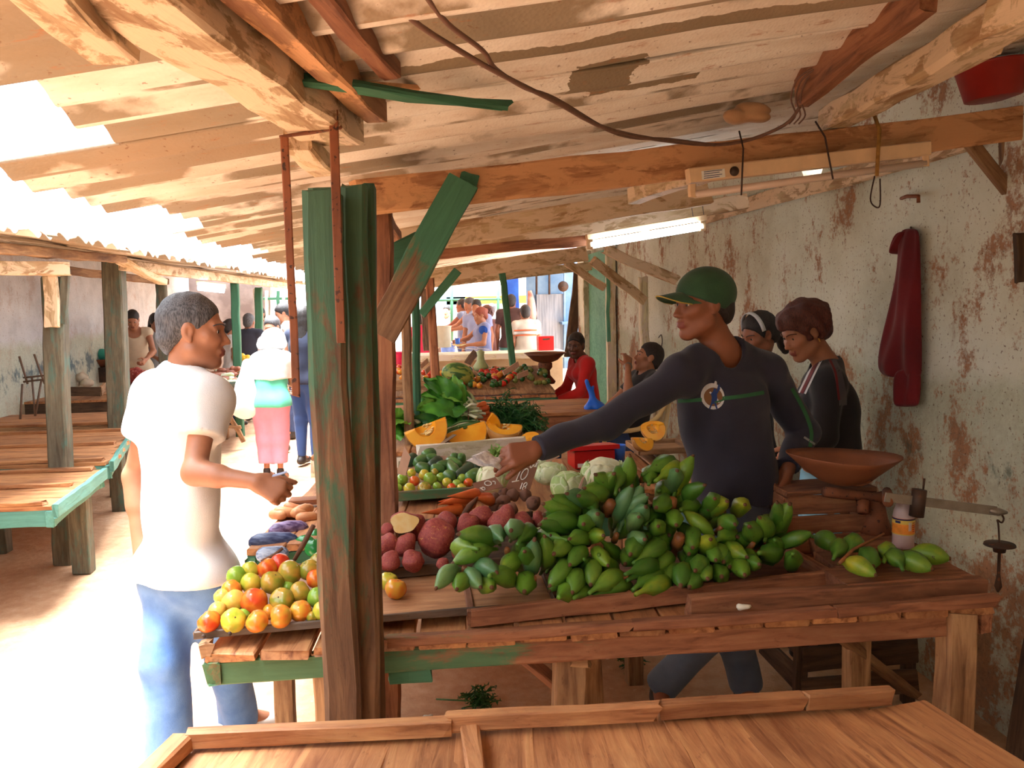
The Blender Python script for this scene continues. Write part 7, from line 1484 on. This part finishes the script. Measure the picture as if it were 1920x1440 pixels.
# far left end: hanging cloths and screens
ES = thing('cloth_screen', 'white cloth hanging by the far green post', 'cloth', P(474, 560, 13.9)); flat('cloth', 474, 542, 482, 612, 13.9, .03, TEE, ES)
gs_ = thing('screen_gate', 'green and white barred gate closing the far end of the aisle', 'gate', P(520, 600, 16.2).xy.to_3d())
for x, m in ((500, W_WHITE), (510, W_WHITE), (522, W_GRN), (532, W_WHITE), (545, W_GRN), (552, W_WHITE)): plank('gate_bar', P(x, 545, 16.2), P(x, 720, 16.2), .06, .05, m, gs_, up=(0, -1, 0))
for y in (560, 600): plank('gate_rail', P(494, y, 16.2), P(556, y, 16.2), .05, .05, W_GRN, gs_)
vs, fs = boxg((-3.55, 16.4, 1.15), (1.5, .15, 2.3)); structure('wall_far', vs, fs, mottled('grey_screen_wall', srgb(120, 100, 92), srgb(150, 130, 120), 3))
rb = thing('barrel', 'crimson plastic barrel far off, left of the double post', 'barrel', P(748, 690, 9.6).xy.to_3d()); vs, fs = lathe_geo([(.13, 0), (.15, .1), (.15, 1.08), (.155, 1.1), (.14, 1.11)], 18); obj('body', vs, fs, plain('crimson_plastic', srgb(226, 24, 84), .4), rb, M=Matrix.Translation(P(748, 684, 9.6).xy.to_3d()), smooth=True)
# ---------------------------------------------------------------- light and camera
w = bpy.data.worlds.new('sky'); bpy.context.scene.world = w; w.use_nodes = True
bg = w.node_tree.nodes['Background']; bg.inputs[0].default_value = (.86, .93, 1.0, 1); bg.inputs[1].default_value = 2.6
sl = bpy.data.lights.new('sun', 'SUN'); sl.energy = 20.0; sl.angle = math.radians(42); sl.color = (.93, .97, 1.)
so = bpy.data.objects.new('sun', sl); COL.objects.link(so)
sd_ = V((.06, -.05, -1)).normalized(); so.rotation_euler = sd_.to_track_quat('-Z', 'Y').to_euler()
cd = bpy.data.cameras.new('camera'); cd.sensor_fit = 'HORIZONTAL'; cd.sensor_width = 36; cd.lens = FPX/1920*36; cd.clip_start = .05; cd.clip_end = 200
co = bpy.data.objects.new('camera', cd); COL.objects.link(co)
co.matrix_world = Matrix(((_rt.x, _up.x, -_fw.x, CAM.x), (_rt.y, _up.y, -_fw.y, CAM.y), (_rt.z, _up.z, -_fw.z, CAM.z), (0, 0, 0, 1)))
sc = bpy.context.scene; sc.camera = co
sc.view_settings.view_transform = 'Standard'; sc.view_settings.look = 'None'; sc.view_settings.exposure = 1.22; sc.view_settings.gamma = 1
sc.cycles.max_bounces = 10; sc.cycles.diffuse_bounces = 3; sc.cycles.sample_clamp_indirect = 12
